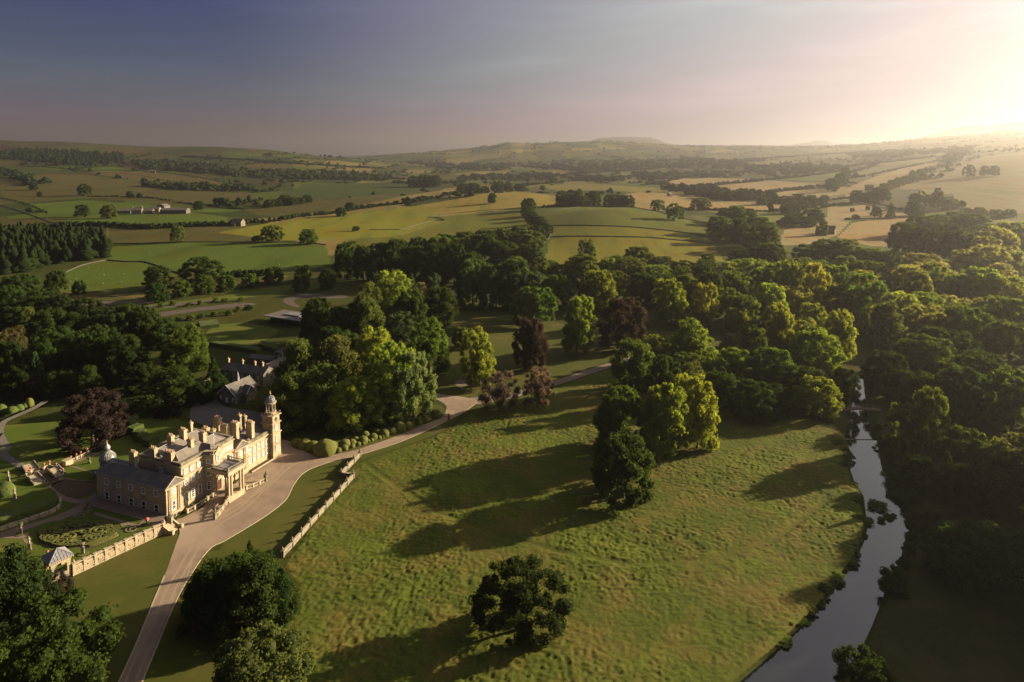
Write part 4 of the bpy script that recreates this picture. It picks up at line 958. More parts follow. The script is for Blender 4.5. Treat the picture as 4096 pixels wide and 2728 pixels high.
def mass(name, pos, hs, ws, col, label=None, kind='stuff', cat=None, group=None, tem=None):
    """many small far trees joined into one object"""
    vs = []; fs = []; k = 0; g = np.random.default_rng(len(pos)); tn = []
    for (x, y, z), h, w in zip(pos, hs, ws):
        v, f = (tem or FT)[g.integers(len(tem or FT))]; a = g.random()*6.28; c, s = math.cos(a), math.sin(a)
        q = np.stack([x+w*(v[:,0]*c-v[:,1]*s), y+w*(v[:,0]*s+v[:,1]*c), z-.3+h*v[:,2]*1.05], -1); vs.append(q); fs.append(f+k); k += len(v); tn.append(np.full(len(f), .75+.5*g.random()))
    t = np.concatenate(tn); o = quick(name, np.concatenate(vs), np.concatenate(fs), M['leaf'], ('tone', np.stack([t,t,t,np.ones_like(t)], -1)), smooth=False)
    o.color = (*[q*.62 for q in LC[col]], 1); tag(o, label, cat, group, kind); return o  # colour darkened to stand for self-shadow the simple crowns lack
def wood(poly, n, h, w, col, label, seed=0, tem=None):
    g = np.random.default_rng(seed+n); x0, x1 = min(p[0] for p in poly), max(p[0] for p in poly); y0, y1 = min(p[1] for p in poly), max(p[1] for p in poly); pos = []
    while len(pos) < n:
        x, y = g.uniform(x0, x1), g.uniform(y0, y1)
        if inside(np.array([x]), np.array([y]), poly)[0]: pos.append(at(x, y))
    mass('far_wood', pos, [h*g.uniform(.5,1.4) for _ in pos], [w*g.uniform(1.0,1.7) for _ in pos], col, label, tem=tem)
def hedge(pts, h, w, step, col, label, seed=0, name='hedgerow', gap=.0):
    L = dense(smooth_line(pts, 4), 2.0); g = np.random.default_rng(seed+len(L)); P = dense([at(*p) for p in L], step); P = [p + np.append(g.normal(size=2)*.25*w, 0) for p in P if g.random() > gap]
    mass(name, P, [h*g.uniform(.5,1.35) for _ in P], [w*g.uniform(.7,1.3) for _ in P], col, label, 'stuff')
wood([(0,352),(60,345),(160,350),(280,357),(290,372),(200,382),(120,375),(0,366)], 620, 17, 15, 'deep', 'dark plantation high on the left hillside', tem=FTC+FT[:3])
wood([(0,565),(60,552),(130,556),(200,558),(240,566),(244,592),(180,602),(100,612),(60,625),(0,632)], 420, 17, 8.5, 'deep', 'dark conifer plantation beside the sheep pasture', tem=FTC+FT[:3])
wood([(0,390),(40,400),(80,415),(115,422),(60,428),(20,408),(0,402)], 60, 13, 14, 'deep', 'dark copse on the lower left hillside')
wood([(325,428),(400,425),(500,428),(590,436),(595,441),(480,440),(380,436)], 110, 12, 15, 'dark', 'long dark copse above the farm')
wood([(300,372),(420,372),(480,384),(560,393),(680,396),(760,400),(820,404),(900,408),(900,416),(780,414),(640,412),(540,404),(430,396),(330,388)], 480, 15, 19, 'dark', 'dark belt of trees below the left hills')
wood([(1120,372),(1250,362),(1400,356),(1560,360),(1700,376),(1760,384),(1700,392),(1560,388),(1440,390),(1330,396),(1200,386)], 520, 17, 24, 'dark', 'long dark wood across the middle of the valley')
wood([(930,366),(1100,376),(1200,378),(1150,392),(1020,388),(940,376)], 260, 16, 26, 'dark', 'hazy wooded valley floor below the far moor')
wood([(1060,408),(1180,402),(1330,404),(1450,412),(1420,420),(1300,414),(1180,418),(1080,416)], 170, 14, 19, 'dark', 'band of trees across the valley behind the golden field')
wood([(1450,402),(1560,398),(1680,400),(1700,408),(1580,410),(1500,416)], 120, 15, 20, 'dark', 'band of trees left of the far stubble')
wood([(1700,392),(1820,378),(1930,382),(1940,392),(1830,402),(1740,404)], 120, 15, 22, 'dark', 'scattered wood right of the long dark wood')
wood([(1530,440),(1600,436),(1700,444),(1780,458),(1700,464),(1620,458)], 90, 15, 18, 'dark', 'dark copse behind the furrowed stubble')
wood([(1940,356),(2040,352),(2140,346),(2230,340),(2250,346),(2150,354),(2060,362),(1960,366)], 150, 16, 24, 'green', 'hazy wood along the right-hand ridge')
wood([(2110,322),(2200,312),(2300,305),(2380,300),(2380,308),(2300,314),(2200,322),(2120,330)], 150, 18, 30, 'green', 'hazy wood on top of the right-hand hill')
wood([(2170,378),(2200,370),(2230,352),(2190,348),(2170,360)], 60, 15, 18, 'green', 'hazy clump at the top of the pale slope')
for i, (pts, h, w, st, c, lab, gp) in enumerate([
 ([(0,532),(60,526),(150,520),(260,520),(340,526),(430,521),(500,519),(600,511)], 6, 8, 5, 'dark', 'thick hedge of dark bushes below the farm', .05),
 ([(600,515),(700,498),(760,492),(860,476),(960,464),(1085,438)], 6.5, 8, 7, 'dark', 'bushy hedge between the hay field and the golden field', .35),
 ([(510,640),(560,636),(607,634)], 5, 6, 4, 'dark', 'bushy hedge behind the small roadside trees', 0),
 ([(1245,478),(1270,475),(1300,474)], 4, 6, 5, 'dark', 'hedge along the top of the dome-shaped field', .2),
 ([(1545,486),(1600,484),(1650,484),(1700,486)], 5, 7, 6, 'dark', 'low hedge below the furrowed stubble', .2),
 ([(1790,515),(1830,500),(1890,478),(1960,470)], 5, 7, 6, 'dark', 'hedge along the tan field by the stubble house', .3),
 ([(1900,462),(1960,456),(2010,468),(2060,480),(2110,490)], 4, 6, 6, 'dark', 'roadside hedge at the foot of the pale slope', .3),
 ([(1900,418),(1990,405),(2060,390),(2160,370)], 6, 9, 9, 'dark', 'hedge of trees climbing the right-hand slope', .2),
 ([(2060,415),(2110,400),(2160,385),(2200,372)], 5, 8, 8, 'olive', 'bushy hedge up the side of the pale slope', .3),
 ([(200,393),(300,392),(420,402),(540,425)], 3, 5, 7, 'dark', 'dark wall and hedge slanting down the left hillside', .0),
 ([(0,455),(60,470),(110,490)], 3, 4, 5, 'dark', 'dark field boundary at the left edge', .0),
 ([(200,452),(340,455),(420,468),(560,482)], 3.5, 5, 7, 'dark', 'broken hedge above the farm', .3),
 ([(40,382),(110,385),(200,392)], 4, 6, 7, 'dark', 'dark hedge under the hillside plantation', .1),
 ([(1720,486),(1800,486),(1850,482)], 3, 4, 5, 'deep', 'dark hedge along the small bright field', 0)]):
    hedge(pts, h, w, st, c, lab, i, gap=gp)
for i, (pts, h, w, st) in enumerate([([(1180,430),(1300,418),(1420,408),(1500,405)],8,12,9), ([(1500,425),(1600,405),(1700,398),(1800,385)],9,14,11), ([(1560,436),(1660,425),(1760,415),(1860,405),(1930,395)],9,14,12), ([(1700,452),(1800,440),(1900,430)],8,12,11),
  ([(1300,402),(1450,392),(1600,380),(1750,370)],11,20,15), ([(1650,372),(1800,362),(1950,352),(2100,345)],10,20,16), ([(1830,400),(1950,385),(2050,372),(2150,360)],9,14,14), ([(900,420),(1000,424),(1100,412),(1200,405)],9,14,12), ([(560,402),(700,408),(800,412),(930,412)],9,14,10), ([(600,372),(700,378),(800,384),(880,388)],9,16,14), ([(420,360),(520,366),(640,372)],8,14,13), ([(1950,400),(2000,385),(2020,372)],10,16,10)]):
    hedge(pts, h, w, st, 'dark', 'dark line of hedgerow trees across the valley', 40+i, gap=.15)
# trees along the hedges of the far patchwork, too many and too small to pick apart
g = np.random.default_rng(5); ok = np.where((pedge < .05) & (FC[:,1] > 1050) & (FC[:,1] < 7300) & (fid < 0) & (FC[:,2] < np.where(left, 95, 240)) & (vnoise(FC[:,0]/160, FC[:,1]/200, 31) > .40))[0]
pr = np.where(vis[ok], .40, .05)*np.clip(FC[ok,1]/2600, .25, 1.3); sel = ok[g.random(len(ok)) < pr*1.15]
hp = np.concatenate([g.uniform(4, 14, len(sel))*np.where(g.random(len(sel)) < .45, .55, 1.2), g.uniform(6, 15, len(MOOR_TREES))])
mass('distant_trees', np.concatenate([FC[sel], MOOR_TREES]), hp, np.concatenate([g.uniform(6, 19, len(sel)), g.uniform(10, 26, len(MOOR_TREES))]), 'dark')

# ---------------------------------------------------------------- windows, chimneys and other pieces shared by the buildings
WCACHE = {}
def window(root, x, y, z, w, h, face=0.0, panes=(3,4), surround=True, blind=False):
    """sash window, foot centre at (x, y, z) on a wall that looks to -y before turning by FACE"""
    key = (round(w,2), round(h,2), panes, surround)
    if key not in WCACHE:
        g_ = MB().box(-w/2, w/2, -.03, .02, 0, h).mesh('window', M['glass'])
        f = MB(); t = .13
        f.box(-w/2-.02, -w/2+t, -.09, 0, 0, h); f.box(w/2-t, w/2+.02, -.09, 0, 0, h); f.box(-w/2+t, w/2-t, -.09, 0, h-t, h+.02); f.box(-w/2+t, w/2-t, -.10, 0, -.02, t*1.3)
        f.box(-w/2+t, w/2-t, -.075, 0, h*.5-.045, h*.5+.045)
        for i in range(1, panes[0]): q = -w/2+w*i/panes[0]; f.box(q-.022, q+.022, -.06, -.02, t*1.3, h*.5-.05); f.box(q-.022, q+.022, -.06, -.02, h*.5+.05, h-t)
        for j in range(1, panes[1]):
            if j*2 != panes[1]: q = h*j/panes[1]; f.box(-w/2+t, w/2-t, -.058, -.022, q-.022, q+.022)
        s = MB(); s.box(-w/2-.22, w/2+.22, -.20, 0, -.20, -.03)
        a = None
        if surround:
            a = MB(); a.box(-w/2-.26, -w/2-.03, -.13, 0, -.02, h+.2); a.box(w/2+.03, w/2+.26, -.13, 0, -.02, h+.2); a.box(-w/2-.03, w/2+.03, -.13, 0, h+.03, h+.2); a.box(-w/2-.34, w/2+.34, -.26, 0, h+.21, h+.36); a = a.mesh('surround', M['stone_trim'])
        WCACHE[key] = (g_, f.mesh('sash', M['white']), s.mesh('sill', M['stone_trim']), a)
    ms = WCACHE[key]; o = bpy.data.objects.new('window', ms[0]); link(o, root); o.location = (x, y, z); o.rotation_euler = (0, 0, face)
    for nm, me in (('sash', ms[1]), ('sill', ms[2]), ('surround', ms[3])):
        if me is not None: link(bpy.data.objects.new(nm, me), o)
    return o
def chimney(root, a, b, w, d, z0, z1, pots=(2,1), mat='stone', name='chimney'):
    c = MB(); c.cbox(a, b, w, d, z0, z1-.55); c.cbox(a, b, w+.3, d+.3, z1-.55, z1-.3); c.cbox(a, b, w+.12, d+.12, z1-.3, z1); c.cbox(a, b, w+.2, d+.2, z0, z0+.35)
    o = c.build(name, M[mat], root); 
    for i in range(pots[0]):
        for j in range(pots[1]):
            q = MB(); q.lathe(a+(i-(pots[0]-1)/2)*w/pots[0]*.95, b+(j-(pots[1]-1)/2)*d/pots[1]*.95, [(.17,0),(.15,.45),(.19,.5),(.19,.58),(.1,.58)], 8, 0, z1); q.build('chimney_pot', M['pot'], o)
    return o
def urn_prof(s=1.0): return [(.30*s,0),(.30*s,.10*s),(.12*s,.18*s),(.12*s,.34*s),(.34*s,.55*s),(.42*s,.80*s),(.36*s,.90*s),(.46*s,.98*s),(.40*s,1.02*s),(.05*s,1.0*s)]
def finial_prof(s=1.0): return [(.26*s,0),(.26*s,.08*s),(.12*s,.16*s),(.30*s,.42*s),(.30*s,.55*s),(.16*s,.72*s),(.10*s,.80*s),(.13*s,.90*s),(.02*s,1.15*s)]
RZ = R(90) - AZ
A0 = HA[:2]
# ---------------------------------------------------------------- the country house (x: along the front, y: inward)
H = empty('country_house', (A0[0], A0[1], 0), RZ, 'large honey-stone country house with columned portico and many chimneys', 'house')
def hbuild(mb, name, mat, par=None, **k): return mb.build(name, mat, par or H, **k)
w = MB(); w.box(0, 5.55, -.30, 26.4, -.3, 9.05); w.box(5.55, 11, 17.5, 26.4, -.3, 6.3); hbuild(w, 'end_wing', M['stone'])
w = MB(); w.box(5.40, 24.60, 0, 16, -.3, 12.9); hbuild(w, 'main_block', M['stone'])
w = MB(); w.box(24.75, 30.4, -.30, 9.5, -.3, 9.05); hbuild(w, 'pavilion', M['stone'])
w = MB(); w.box(30.4, 40.25, 0, 9.5, -.3, 8.55); hbuild(w, 'service_wing', M['stone'])
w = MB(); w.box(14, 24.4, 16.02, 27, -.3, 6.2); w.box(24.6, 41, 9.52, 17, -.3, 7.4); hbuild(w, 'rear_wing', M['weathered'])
# parapets, cornices and plinths
p = MB()
for x0, x1, y0, y1 in ((5.40,24.6,0,.45),(5.40,24.6,15.55,16),(5.40,5.85,.45,15.55),(24.15,24.6,.45,15.55)): p.box(x0, x1, y0, y1, 13.02, 13.75)
for x0, x1, y0, y1 in ((5.2,24.8,-.2,.6),(5.2,24.8,15.4,16.2),(5.2,6.0,.6,15.4),(24.0,24.8,.6,15.4)): p.box(x0, x1, y0, y1, 13.75, 13.92)
hbuild(p, 'parapet', M['weathered'])
for i in range(8):
    x0 = 6.1 + i*2.28
    if 12.6 < x0+1 < 19.4: continue
    q = MB(); q.box(x0, x0+1.75, -.05, -.003, 13.14, 13.62); hbuild(q, 'parapet_panel', M['weathered'])
c = MB(); c.box(5.1, 13.0, -.34, -.003, 12.72, 13.0); c.box(19.1, 24.9, -.34, -.003, 12.72, 13.0); c.box(5.02, 5.397, -.34, 16.3, 12.72, 13.0); hbuild(c, 'cornice', M['stone_trim'])
c = MB(); c.box(5.57, 13.1, -.40, -.003, 9.45, 9.80); c.box(19.0, 24.72, -.40, -.003, 9.45, 9.80); c.box(5.57, 13.1, -.16, -.003, 8.98, 9.44); c.box(19.0, 24.72, -.16, -.003, 8.98, 9.44); hbuild(c, 'cornice', M['stone_trim'])
c = MB(); c.box(-.45, -.003, -.7, 26.7, 8.80, 9.12); c.box(0, 5.9, -.72, -.303, 8.80, 9.12); c.box(-.12,-.003,-.42,26.5,-.2,1.9+.25); hbuild(c, 'cornice', M['stone_trim'])
c = MB(); c.box(24.6, 30.7, -.72, -.303, 8.80, 9.12); c.box(30.72, 40.2, -.35, -.003, 8.35, 8.62); hbuild(c, 'cornice', M['stone_trim'])
p = MB(); p.box(30.4, 40.2, 0, .4, 8.65, 9.35); p.box(30.3, 40.2, -.1, .5, 9.35, 9.5); hbuild(p, 'parapet', M['weathered'])
for i in range(6): q = MB(); q.box(30.9+i*1.55, 32.0+i*1.55, -.05, -.003, 8.76, 9.24); hbuild(q, 'parapet_panel', M['weathered'])
# roofs
def roof(mb, mat='slate', **k): return hbuild(mb, 'roof', M[mat], **k)
r = MB(); r.hip(-.5, 6.05, -.62, 26.95, 9.13, 11.25, .0, 3.2, 'y'); roof(r)
r = MB(); r.hip(5.4, 11.3, 17.2, 26.7, 6.4, 8.7, .2, 3.4, 'x'); roof(r)
e = MB()
for q in ([(2.78,-.5,11.27),(2.78,23.7,11.27)], [(2.78,23.7,11.27),(-.45,26.9,9.2)], [(2.78,23.7,11.27),(6.0,26.9,9.2)], [(-.48,-.6,9.2),(-.48,26.9,9.2)]): e.tube(q, .11, 5)
e.box(-.62, -.46, -.7, 27.0, 9.14, 9.34); e.box(-.3, 5.8, 26.85, 27.05, 9.14, 9.34)
hbuild(e, 'roof_lead', M['lead'])
r = MB(); r.hip(6.0, 24.1, .75, 7.4, 12.95, 15.35, 1.1, 3.0, 'x'); roof(r, 'slate_warm')
r = MB(); r.hip(6.0, 24.1, 7.4, 14.9, 12.95, 15.35, 1.4, 2.6, 'x'); roof(r, 'slate_warm')
r = MB(); r.hip(13.6, 18.2, -2.2, 3.4, 13.2, 15.0, 2.2, 0.2, 'y'); roof(r)
e = MB()
for q in ([(7.1,4.08,15.4),(21.1,4.08,15.4)], [(7.4,11.15,15.4),(21.5,11.15,15.4)], [(7.1,4.08,15.4),(6.0,.75,13.0)], [(21.1,4.08,15.4),(24.1,.75,13.0)], [(7.4,11.15,15.4),(6.0,7.4,13.0)], [(7.1,4.08,15.4),(6,7.4,13)]): e.tube(q, .12, 5)
hbuild(e, 'roof_lead', M['lead'])
r = MB(); r.hip(24.9, 30.6, -.62, 9.5, 9.13, 11.5, 0, 2.5, 'y'); roof(r)
r = MB(); r.hip(30.5, 40.2, .55, 9.4, 8.7, 10.6, .2, .2, 'x'); roof(r)
r = MB(); r.hip(14.0, 24.3, 16.1, 27.2, 6.25, 9.2, 3.5, 3.5, 'y'); r.hip(24.7, 41.2, 9.6, 17.2, 7.45, 9.9, 2.5, 2.0, 'x'); roof(r)
# pediments: a gable slab and raking cornices
for x0 in (0.0, 24.75):
    g_ = MB(); g_.add([(x0,-.45,9.13),(x0+5.6,-.45,9.13),(x0+2.8,-.45,11.05),(x0,-.31,9.13),(x0+5.6,-.31,9.13),(x0+2.8,-.31,11.05)], [(0,1,2),(3,5,4),(0,3,4,1),(1,4,5,2),(2,5,3,0)])
    pe = hbuild(g_, 'pediment', M['stone_trim'])
    k = MB()
    for s in (0, 1):
        xa, xb = (x0-.45, x0+2.8) if s == 0 else (x0+6.05, x0+2.8)
        k.add([(xa,-.78,9.13),(xb,-.78,11.32),(xb,-.78,11.62),(xa,-.78,9.40),(xa,-.3,9.13),(xb,-.3,11.32),(xb,-.3,11.62),(xa,-.3,9.40)], [(0,1,2,3),(4,7,6,5),(0,4,5,1),(1,5,6,2),(2,6,7,3),(3,7,4,0)])
    hbuild(k, 'raking_cornice', M['stone_trim'], pe)
    k = MB().lathe(x0+5.9, -.2, urn_prof(.95), 10, 0, 9.5); hbuild(k, 'roof_urn', M['stone_trim'])
    for xq in (.75, 1.25, 3.75, 4.35):
        k = MB(); k.lathe(x0+xq, -.36, [(.27,0),(.27,.2),(.21,.3),(.18,6.4),(.26,6.6),(.28,6.85)], 10, 0, 1.75); hbuild(k, 'pilaster', M['stone_trim'])
    k = MB(); k.box(x0-.1, x0+5.6, -.62, -.303, 1.3, 1.7); hbuild(k, 'plinth', M['stone_trim'])
    k = MB()
    for i in range(9):
        t0, t1 = math.pi*i/9, math.pi*(i+1)/9; k.add([(x0+2.5+.5*math.cos(t),-.36 if f else -.305, .1+.85*math.sin(t)) for t in (t0,t1) for f in (0,1)]+[(x0+2.5,-.36,.1),(x0+2.5,-.305,.1)], [(0,1,3,2),(1,5,3),(0,2,4)])
    hbuild(k, 'cellar_arch', M['dark'])
    window(H, x0+2.4, -.30, 2.25, 1.1, 2.6, panes=(2,2)); window(H, x0+2.45, -.30, 6.75, .95, 1.45, panes=(3,4), surround=False)
    k = MB().box(x0+1.7, x0+3.2, -.36, -.303, 5.3, 6.2); hbuild(k, 'wall_panel', M['stone_trim'])
# windows of the front
for i, x in enumerate((6.85, 9.1, 11.5, 20.8, 22.4, 23.7)):
    window(H, x, 0, 2.35, 1.15, 2.6, panes=(2,4)); window(H, x, 0, 6.95, 1.05, 1.75, panes=(3,4)); window(H, x, 0, 10.3, 1.0, 1.3, panes=(3,4))
for i, x in enumerate((31.3, 33.2, 35.1, 37.0, 38.9)):
    window(H, x, 0, 2.2, .95, 1.8, panes=(3,4)); window(H, x, 0, 5.2, .95, 1.8, panes=(3,4))
for x in (27.9, 28.9): window(H, x+1.0, -.30, 6.9, .6, 1.5, panes=(2,4), surround=False)
# end wall: five by two
for i in range(5):
    b_ = 3.38 + i*4.76
    window(H, 0, b_, 1.55, 1.6, 2.65, R(-90), panes=(1,2), surround=False); window(H, 0, b_, 6.3, 1.55, 1.85, R(-90), panes=(3,4), surround=False)
    q = MB(); q.box(-.22, -.003, b_-1.15, b_+1.15, 4.45, 4.62); hbuild(q, 'window_hood', M['stone_trim'])
window(H, 5.40, 7.5, 9.9, 1.0, 1.5, R(-90), panes=(3,4), surround=False)
q = MB(); q.lathe(-.15, -.1, [(.07,0),(.07,8.0)], 6, 0, .8); hbuild(q, 'downpipe', M['dark'])
# bay behind the portico
bay = [(13.1,0),(14.35,-2.6),(17.75,-2.6),(19.0,0)]
w = MB(); w.prism(bay, -.2, 13.4); ba = hbuild(w, 'bay', M['stone'])
w = MB(); bb = [(12.9,.0),(14.2,-2.85),(17.9,-2.85),(19.2,.0)]; w.prism(bb, 12.7, 13.0); w.prism(bb, 13.85, 14.0); w.prism(bb, 9.45, 9.8); hbuild(w, 'bay_cornice', M['stone_trim'])
w = MB(); w.prism([(13.2,.0),(14.45,-2.45),(17.65,-2.45),(18.9,.0)], 13.41, 13.84); hbuild(w, 'parapet', M['weathered'])
g_ = MB(); g_.add([(14.6,-2.95,13.0),(17.5,-2.95,13.0),(16.05,-2.95,14.7),(14.6,-2.5,13.0),(17.5,-2.5,13.0),(16.05,-2.5,14.7)], [(0,1,2),(3,5,4),(0,3,4,1),(1,4,5,2),(2,5,3,0)]); hbuild(g_, 'pediment', M['stone_trim'])
cant = math.atan2(-2.6, 1.25)
for z, h in ((2.5,2.5),(6.6,1.8),(10.3,1.35)): window(H, 13.725, -1.3, z, 1.15, h, cant, panes=(2,4), surround=False); window(H, 18.375, -1.3, z, 1.15, h, -cant, panes=(2,4), surround=False)
window(H, 16.05, -2.6, 10.3, 1.1, 1.9, panes=(2,4))
d = MB(); d.box(15.3, 16.8, -2.68, -2.603, 1.8, 4.6); do = hbuild(d, 'front_door', M['door'])
d = MB(); d.box(14.95, 15.28, -2.85, -2.603, 1.8, 5.0); d.box(16.82, 17.15, -2.85, -2.603, 1.8, 5.0); d.box(14.8, 17.3, -3.0, -2.603, 5.0, 5.35); d.add([(14.7,-3.0,5.36),(17.4,-3.0,5.36),(16.05,-3.0,6.2),(14.7,-2.61,5.36),(17.4,-2.61,5.36),(16.05,-2.61,6.2)], [(0,1,2),(3,5,4),(0,3,4,1),(1,4,5,2),(2,5,3,0)]); hbuild(d, 'door_surround', M['stone_trim'], do)
# portico
po = MB(); po.box(13.3, 19.7, -9.0, -7.3, -.2, 1.75); po.box(13.0, 14.0, -4.1, -2.9, -.2, 1.75); po.box(18.5, 19.5, -4.1, -2.9, -.2, 1.75); pt = hbuild(po, 'portico', M['stone'])
k = MB(); k.box(13.2, 19.8, -9.1, -8.2, 8.05, 8.95); k.box(13.2, 14.1, -8.2, -.1, 8.05, 8.95); k.box(18.9, 19.8, -8.2, -.1, 8.05, 8.95); k.box(13.0, 20.0, -9.35, -.1, 8.96, 9.22); hbuild(k, 'entablature', M['stone_trim'], pt)
k = MB(); k.box(13.4, 19.6, -8.9, -2.9, 9.23, 9.36); hbuild(k, 'portico_roof', M['lead'], pt)
for x, y in ((13.75,-8.5),(14.85,-8.5),(18.15,-8.5),(19.25,-8.5),(13.55,-3.5),(19.0,-3.5),(13.75,-7.6),(19.25,-7.6)):
    k = MB(); k.lathe(x, y, [(.50,0),(.50,.18),(.42,.25),(.40,.4),(.38,2.2),(.32,5.75),(.44,5.95),(.50,6.05),(.50,6.28)], 14, 0, 1.76); hbuild(k, 'column', M['stone_trim'], pt, smooth=False)
def balustrade(root, pts, z, h=1.0, pitch=.42, name='balustrade', mat='stone_trim', par=None):
    """rail, plinth and turned balusters along (x, y) or (x, y, z) points; piers at the points"""
    k = MB(); P = [Vector((q[0], q[1], q[2] if len(q) > 2 else z)) for q in pts]
    k.ribbon([tuple(q) for q in P], .30, 0, .16); k.ribbon([tuple(q) for q in P], .36, h-.16, h)
    for a, b in zip(P[:-1], P[1:]):
        n = max(1, int((b-a).length/pitch))
        for i in range(1, n): q = a+(b-a)*i/n; k.lathe(q.x, q.y, [(.07,.16),(.11,.16+.3*(h-.3)),(.05,h*.62),(.08,h-.16)], 5, 0, q.z)
    o = k.build(name, M[mat], par or root)
    for q in P: k = MB(); k.cbox(q.x, q.y, .52, .52, q.z-.05, q.z+h+.06); k.cbox(q.x, q.y, .64, .64, q.z+h+.061, q.z+h+.17); k.build('pier', M[mat], o)
    return o
balustrade(H, [(13.45,-3.0),(13.45,-8.85),(19.55,-8.85),(19.55,-3.0)], 9.37, .95, name='portico_balustrade', mat='weathered', par=pt)
# carriage ramp under the portico, with its balustrades
rp = [(5.8,0.05),(9,.45),(13.2,1.6),(19.8,1.6),(24,.45),(28,.05)]; k = MB(); vs = []
for x, z in rp: vs += [(x,-7.25,z),(x,-3.9,z),(x,-7.25,-.2),(x,-3.9,-.2)]
n = len(rp); k.add(vs, [(4*i,4*i+4,4*i+5,4*i+1) for i in range(n-1)] + [(4*i+2,4*i+6,4*i+4,4*i) for i in range(n-1)] + [(4*i+1,4*i+5,4*i+7,4*i+3) for i in range(n-1)]); hbuild(k, 'carriage_ramp', M['gravel'])
for x0, x1 in ((13.9,18.9),):
    k = MB()
    for i in range(5): k.box(x0+.3*i, x1-.3*i, -3.9+.28*i, -2.62, 1.6+.0*i, 1.62+.05*(i+1))
    hbuild(k, 'door_step', M['stone_trim'])
balustrade(H, [(5.75,-11.5,0),(7.6,-10.9,.1),(9.6,-10.2,.35),(11.6,-9.5,.7),(13.2,-8.9,.95)], 0, 1.15, name='ramp_balustrade')
balustrade(H, [(20.0,-9.0,.95),(22.5,-9.2,.5),(25,-9.4,.2),(27.6,-9.5,0)], 0, 1.1, name='ramp_balustrade')
balustrade(H, [(5.3,-1.9,0),(7.4,-2.3,.1),(9.5,-2.8,.4),(11.2,-3.2,.9),(12.7,-3.6,1.2)], 0, 1.15, name='ramp_balustrade')
for x, y in ((5.75,-11.5),(27.6,-9.5)):
    k = MB(); k.cbox(x, y, .8, .8, 0, 1.9); k.cbox(x, y, 1.0, 1.0, 1.9, 2.1); o = hbuild(k, 'gate_pier', M['weathered']); k = MB().lathe(x, y, finial_prof(1.1), 10, 0, 2.1); hbuild(k, 'finial', M['weathered'], o)
k = MB(); k.box(5.0, 13.0, -1.4, -.4, .0, .55); hbuild(k, 'area_planting', M['hedge'])
k = MB(); k.box(30.5, 40, -1.5, -.02, 0, .25); hbuild(k, 'area_planting', M['soil']); k = MB(); k.box(30.2, 40.6, -1.85, -1.52, 0, .4); hbuild(k, 'area_kerb', M['stone_trim'])
# chimneys
for a, b, w_, d_, z0, z1, pots in ((4.3,16.9,1.1,2.0,10.0,14.9,(1,4)),(5.9,10.9,1.1,2.1,12.9,16.4,(1,3)),(5.9,4.9,1.2,2.9,12.9,16.3,(1,5)),(12.0,11.1,1.1,1.7,14.6,17.5,(1,3)),(12.6,4.1,1.1,1.5,14.6,17.3,(1,3)),
    (16.4,11.1,1.2,2.0,14.6,17.6,(1,4)),(17.0,4.1,1.2,1.8,14.6,17.5,(1,4)),(22.5,14.6,.8,.9,13.0,16.9,(1,1)),(14.8,17.5,1.0,1.2,6.5,12.8,(1,1)),(26.9,13.3,1.3,2.0,8.8,13.6,(1,3)),
    (28.9,12.4,1.1,1.3,8.8,12.6,(1,1)),(31.3,12.8,1.5,2.4,8.8,15.2,(2,3)),(28.2,6.6,1.3,2.5,9.6,14.8,(1,4)),(30.2,4.6,1.4,2.4,9.2,15.4,(1,3)),(33.8,1.9,1.2,2.4,8.9,14.6,(1,4)),(39.0,11.2,.9,1.0,8.6,13.6,(1,1)),(39.2,9.2,.9,1.0,8.6,13.4,(1,1))):
    chimney(H, a, b, w_, d_, z0, z1, pots)
k = MB(); k.tube([(17.6,.4,13.9),(17.6,.4,17.6)], .05, 5, 0); fp = hbuild(k, 'flagpole', M['white'])
k = MB(); k.add([(17.6,.4,17.4),(17.5,.5,16.9),(17.62,.42,15.9),(17.6,.4,16.0)], [(0,1,2,3)]); hbuild(k, 'flag', M['white'], fp)
# ---------------------------------------------------------------- clock tower
TW = empty('clock_tower', (*loc2w(40.27, -1.4)[:2], 0), RZ, 'square stone clock tower with columned cupola at the far end of the house', 'tower')
def tb(mb, name, mat, par=None, **k): return mb.build(name, M[mat], par or TW, **k)
Wt, Dt = 3.6, 4.6
k = MB(); k.box(0, Wt, 0, Dt, -.3, 8.0); tb(k, 'tower_shaft', 'stone'); k = MB(); k.box(.1, Wt-.1, .1, Dt-.1, 8.3, 11.3); tb(k, 'tower_shaft', 'stone'); k = MB(); k.box(.2, Wt-.2, .2, Dt-.2, 11.6, 13.9); tb(k, 'clock_stage', 'stone')
for z0, e_ in ((8.0,.30),(11.3,.25),(13.9,.30)): k = MB(); k.box(-e_, Wt+e_, -e_, Dt+e_, z0, z0+.30); tb(k, 'cornice', 'stone_trim')
cx_, cy_ = Wt/2, Dt/2
k = MB(); k.lathe(cx_, cy_, [(1.75,0),(1.75,.7),(1.9,.72),(1.9,.9)], 8, 0, 14.2); cu = tb(k, 'cupola', 'stone')
for i in range(8):
    a = math.pi/8 + i*math.pi/4; k = MB().lathe(cx_+1.42*math.cos(a), cy_+1.42*math.sin(a), [(.22,0),(.17,.15),(.15,2.3),(.22,2.45),(.22,2.6)], 8, 0, 15.1); tb(k, 'column', 'stone_trim', cu)
k = MB().lathe(cx_, cy_, [(.5,0),(.5,.5),(.3,2.6)], 8, 0, 15.1); tb(k, 'bell_frame', 'dark', cu)
k = MB().lathe(cx_, cy_, [(1.65,0),(1.65,.35),(1.95,.4),(1.95,.6),(1.6,.62)], 16, 0, 17.7); tb(k, 'entablature', 'stone_trim', cu)
k = MB().lathe(cx_, cy_, [(1.62*math.cos(t), 1.95*math.sin(t)) for t in np.linspace(0, 1.5, 9)], 16, 0, 18.32); dm = tb(k, 'dome', 'lead', cu, smooth=True)
k = MB()
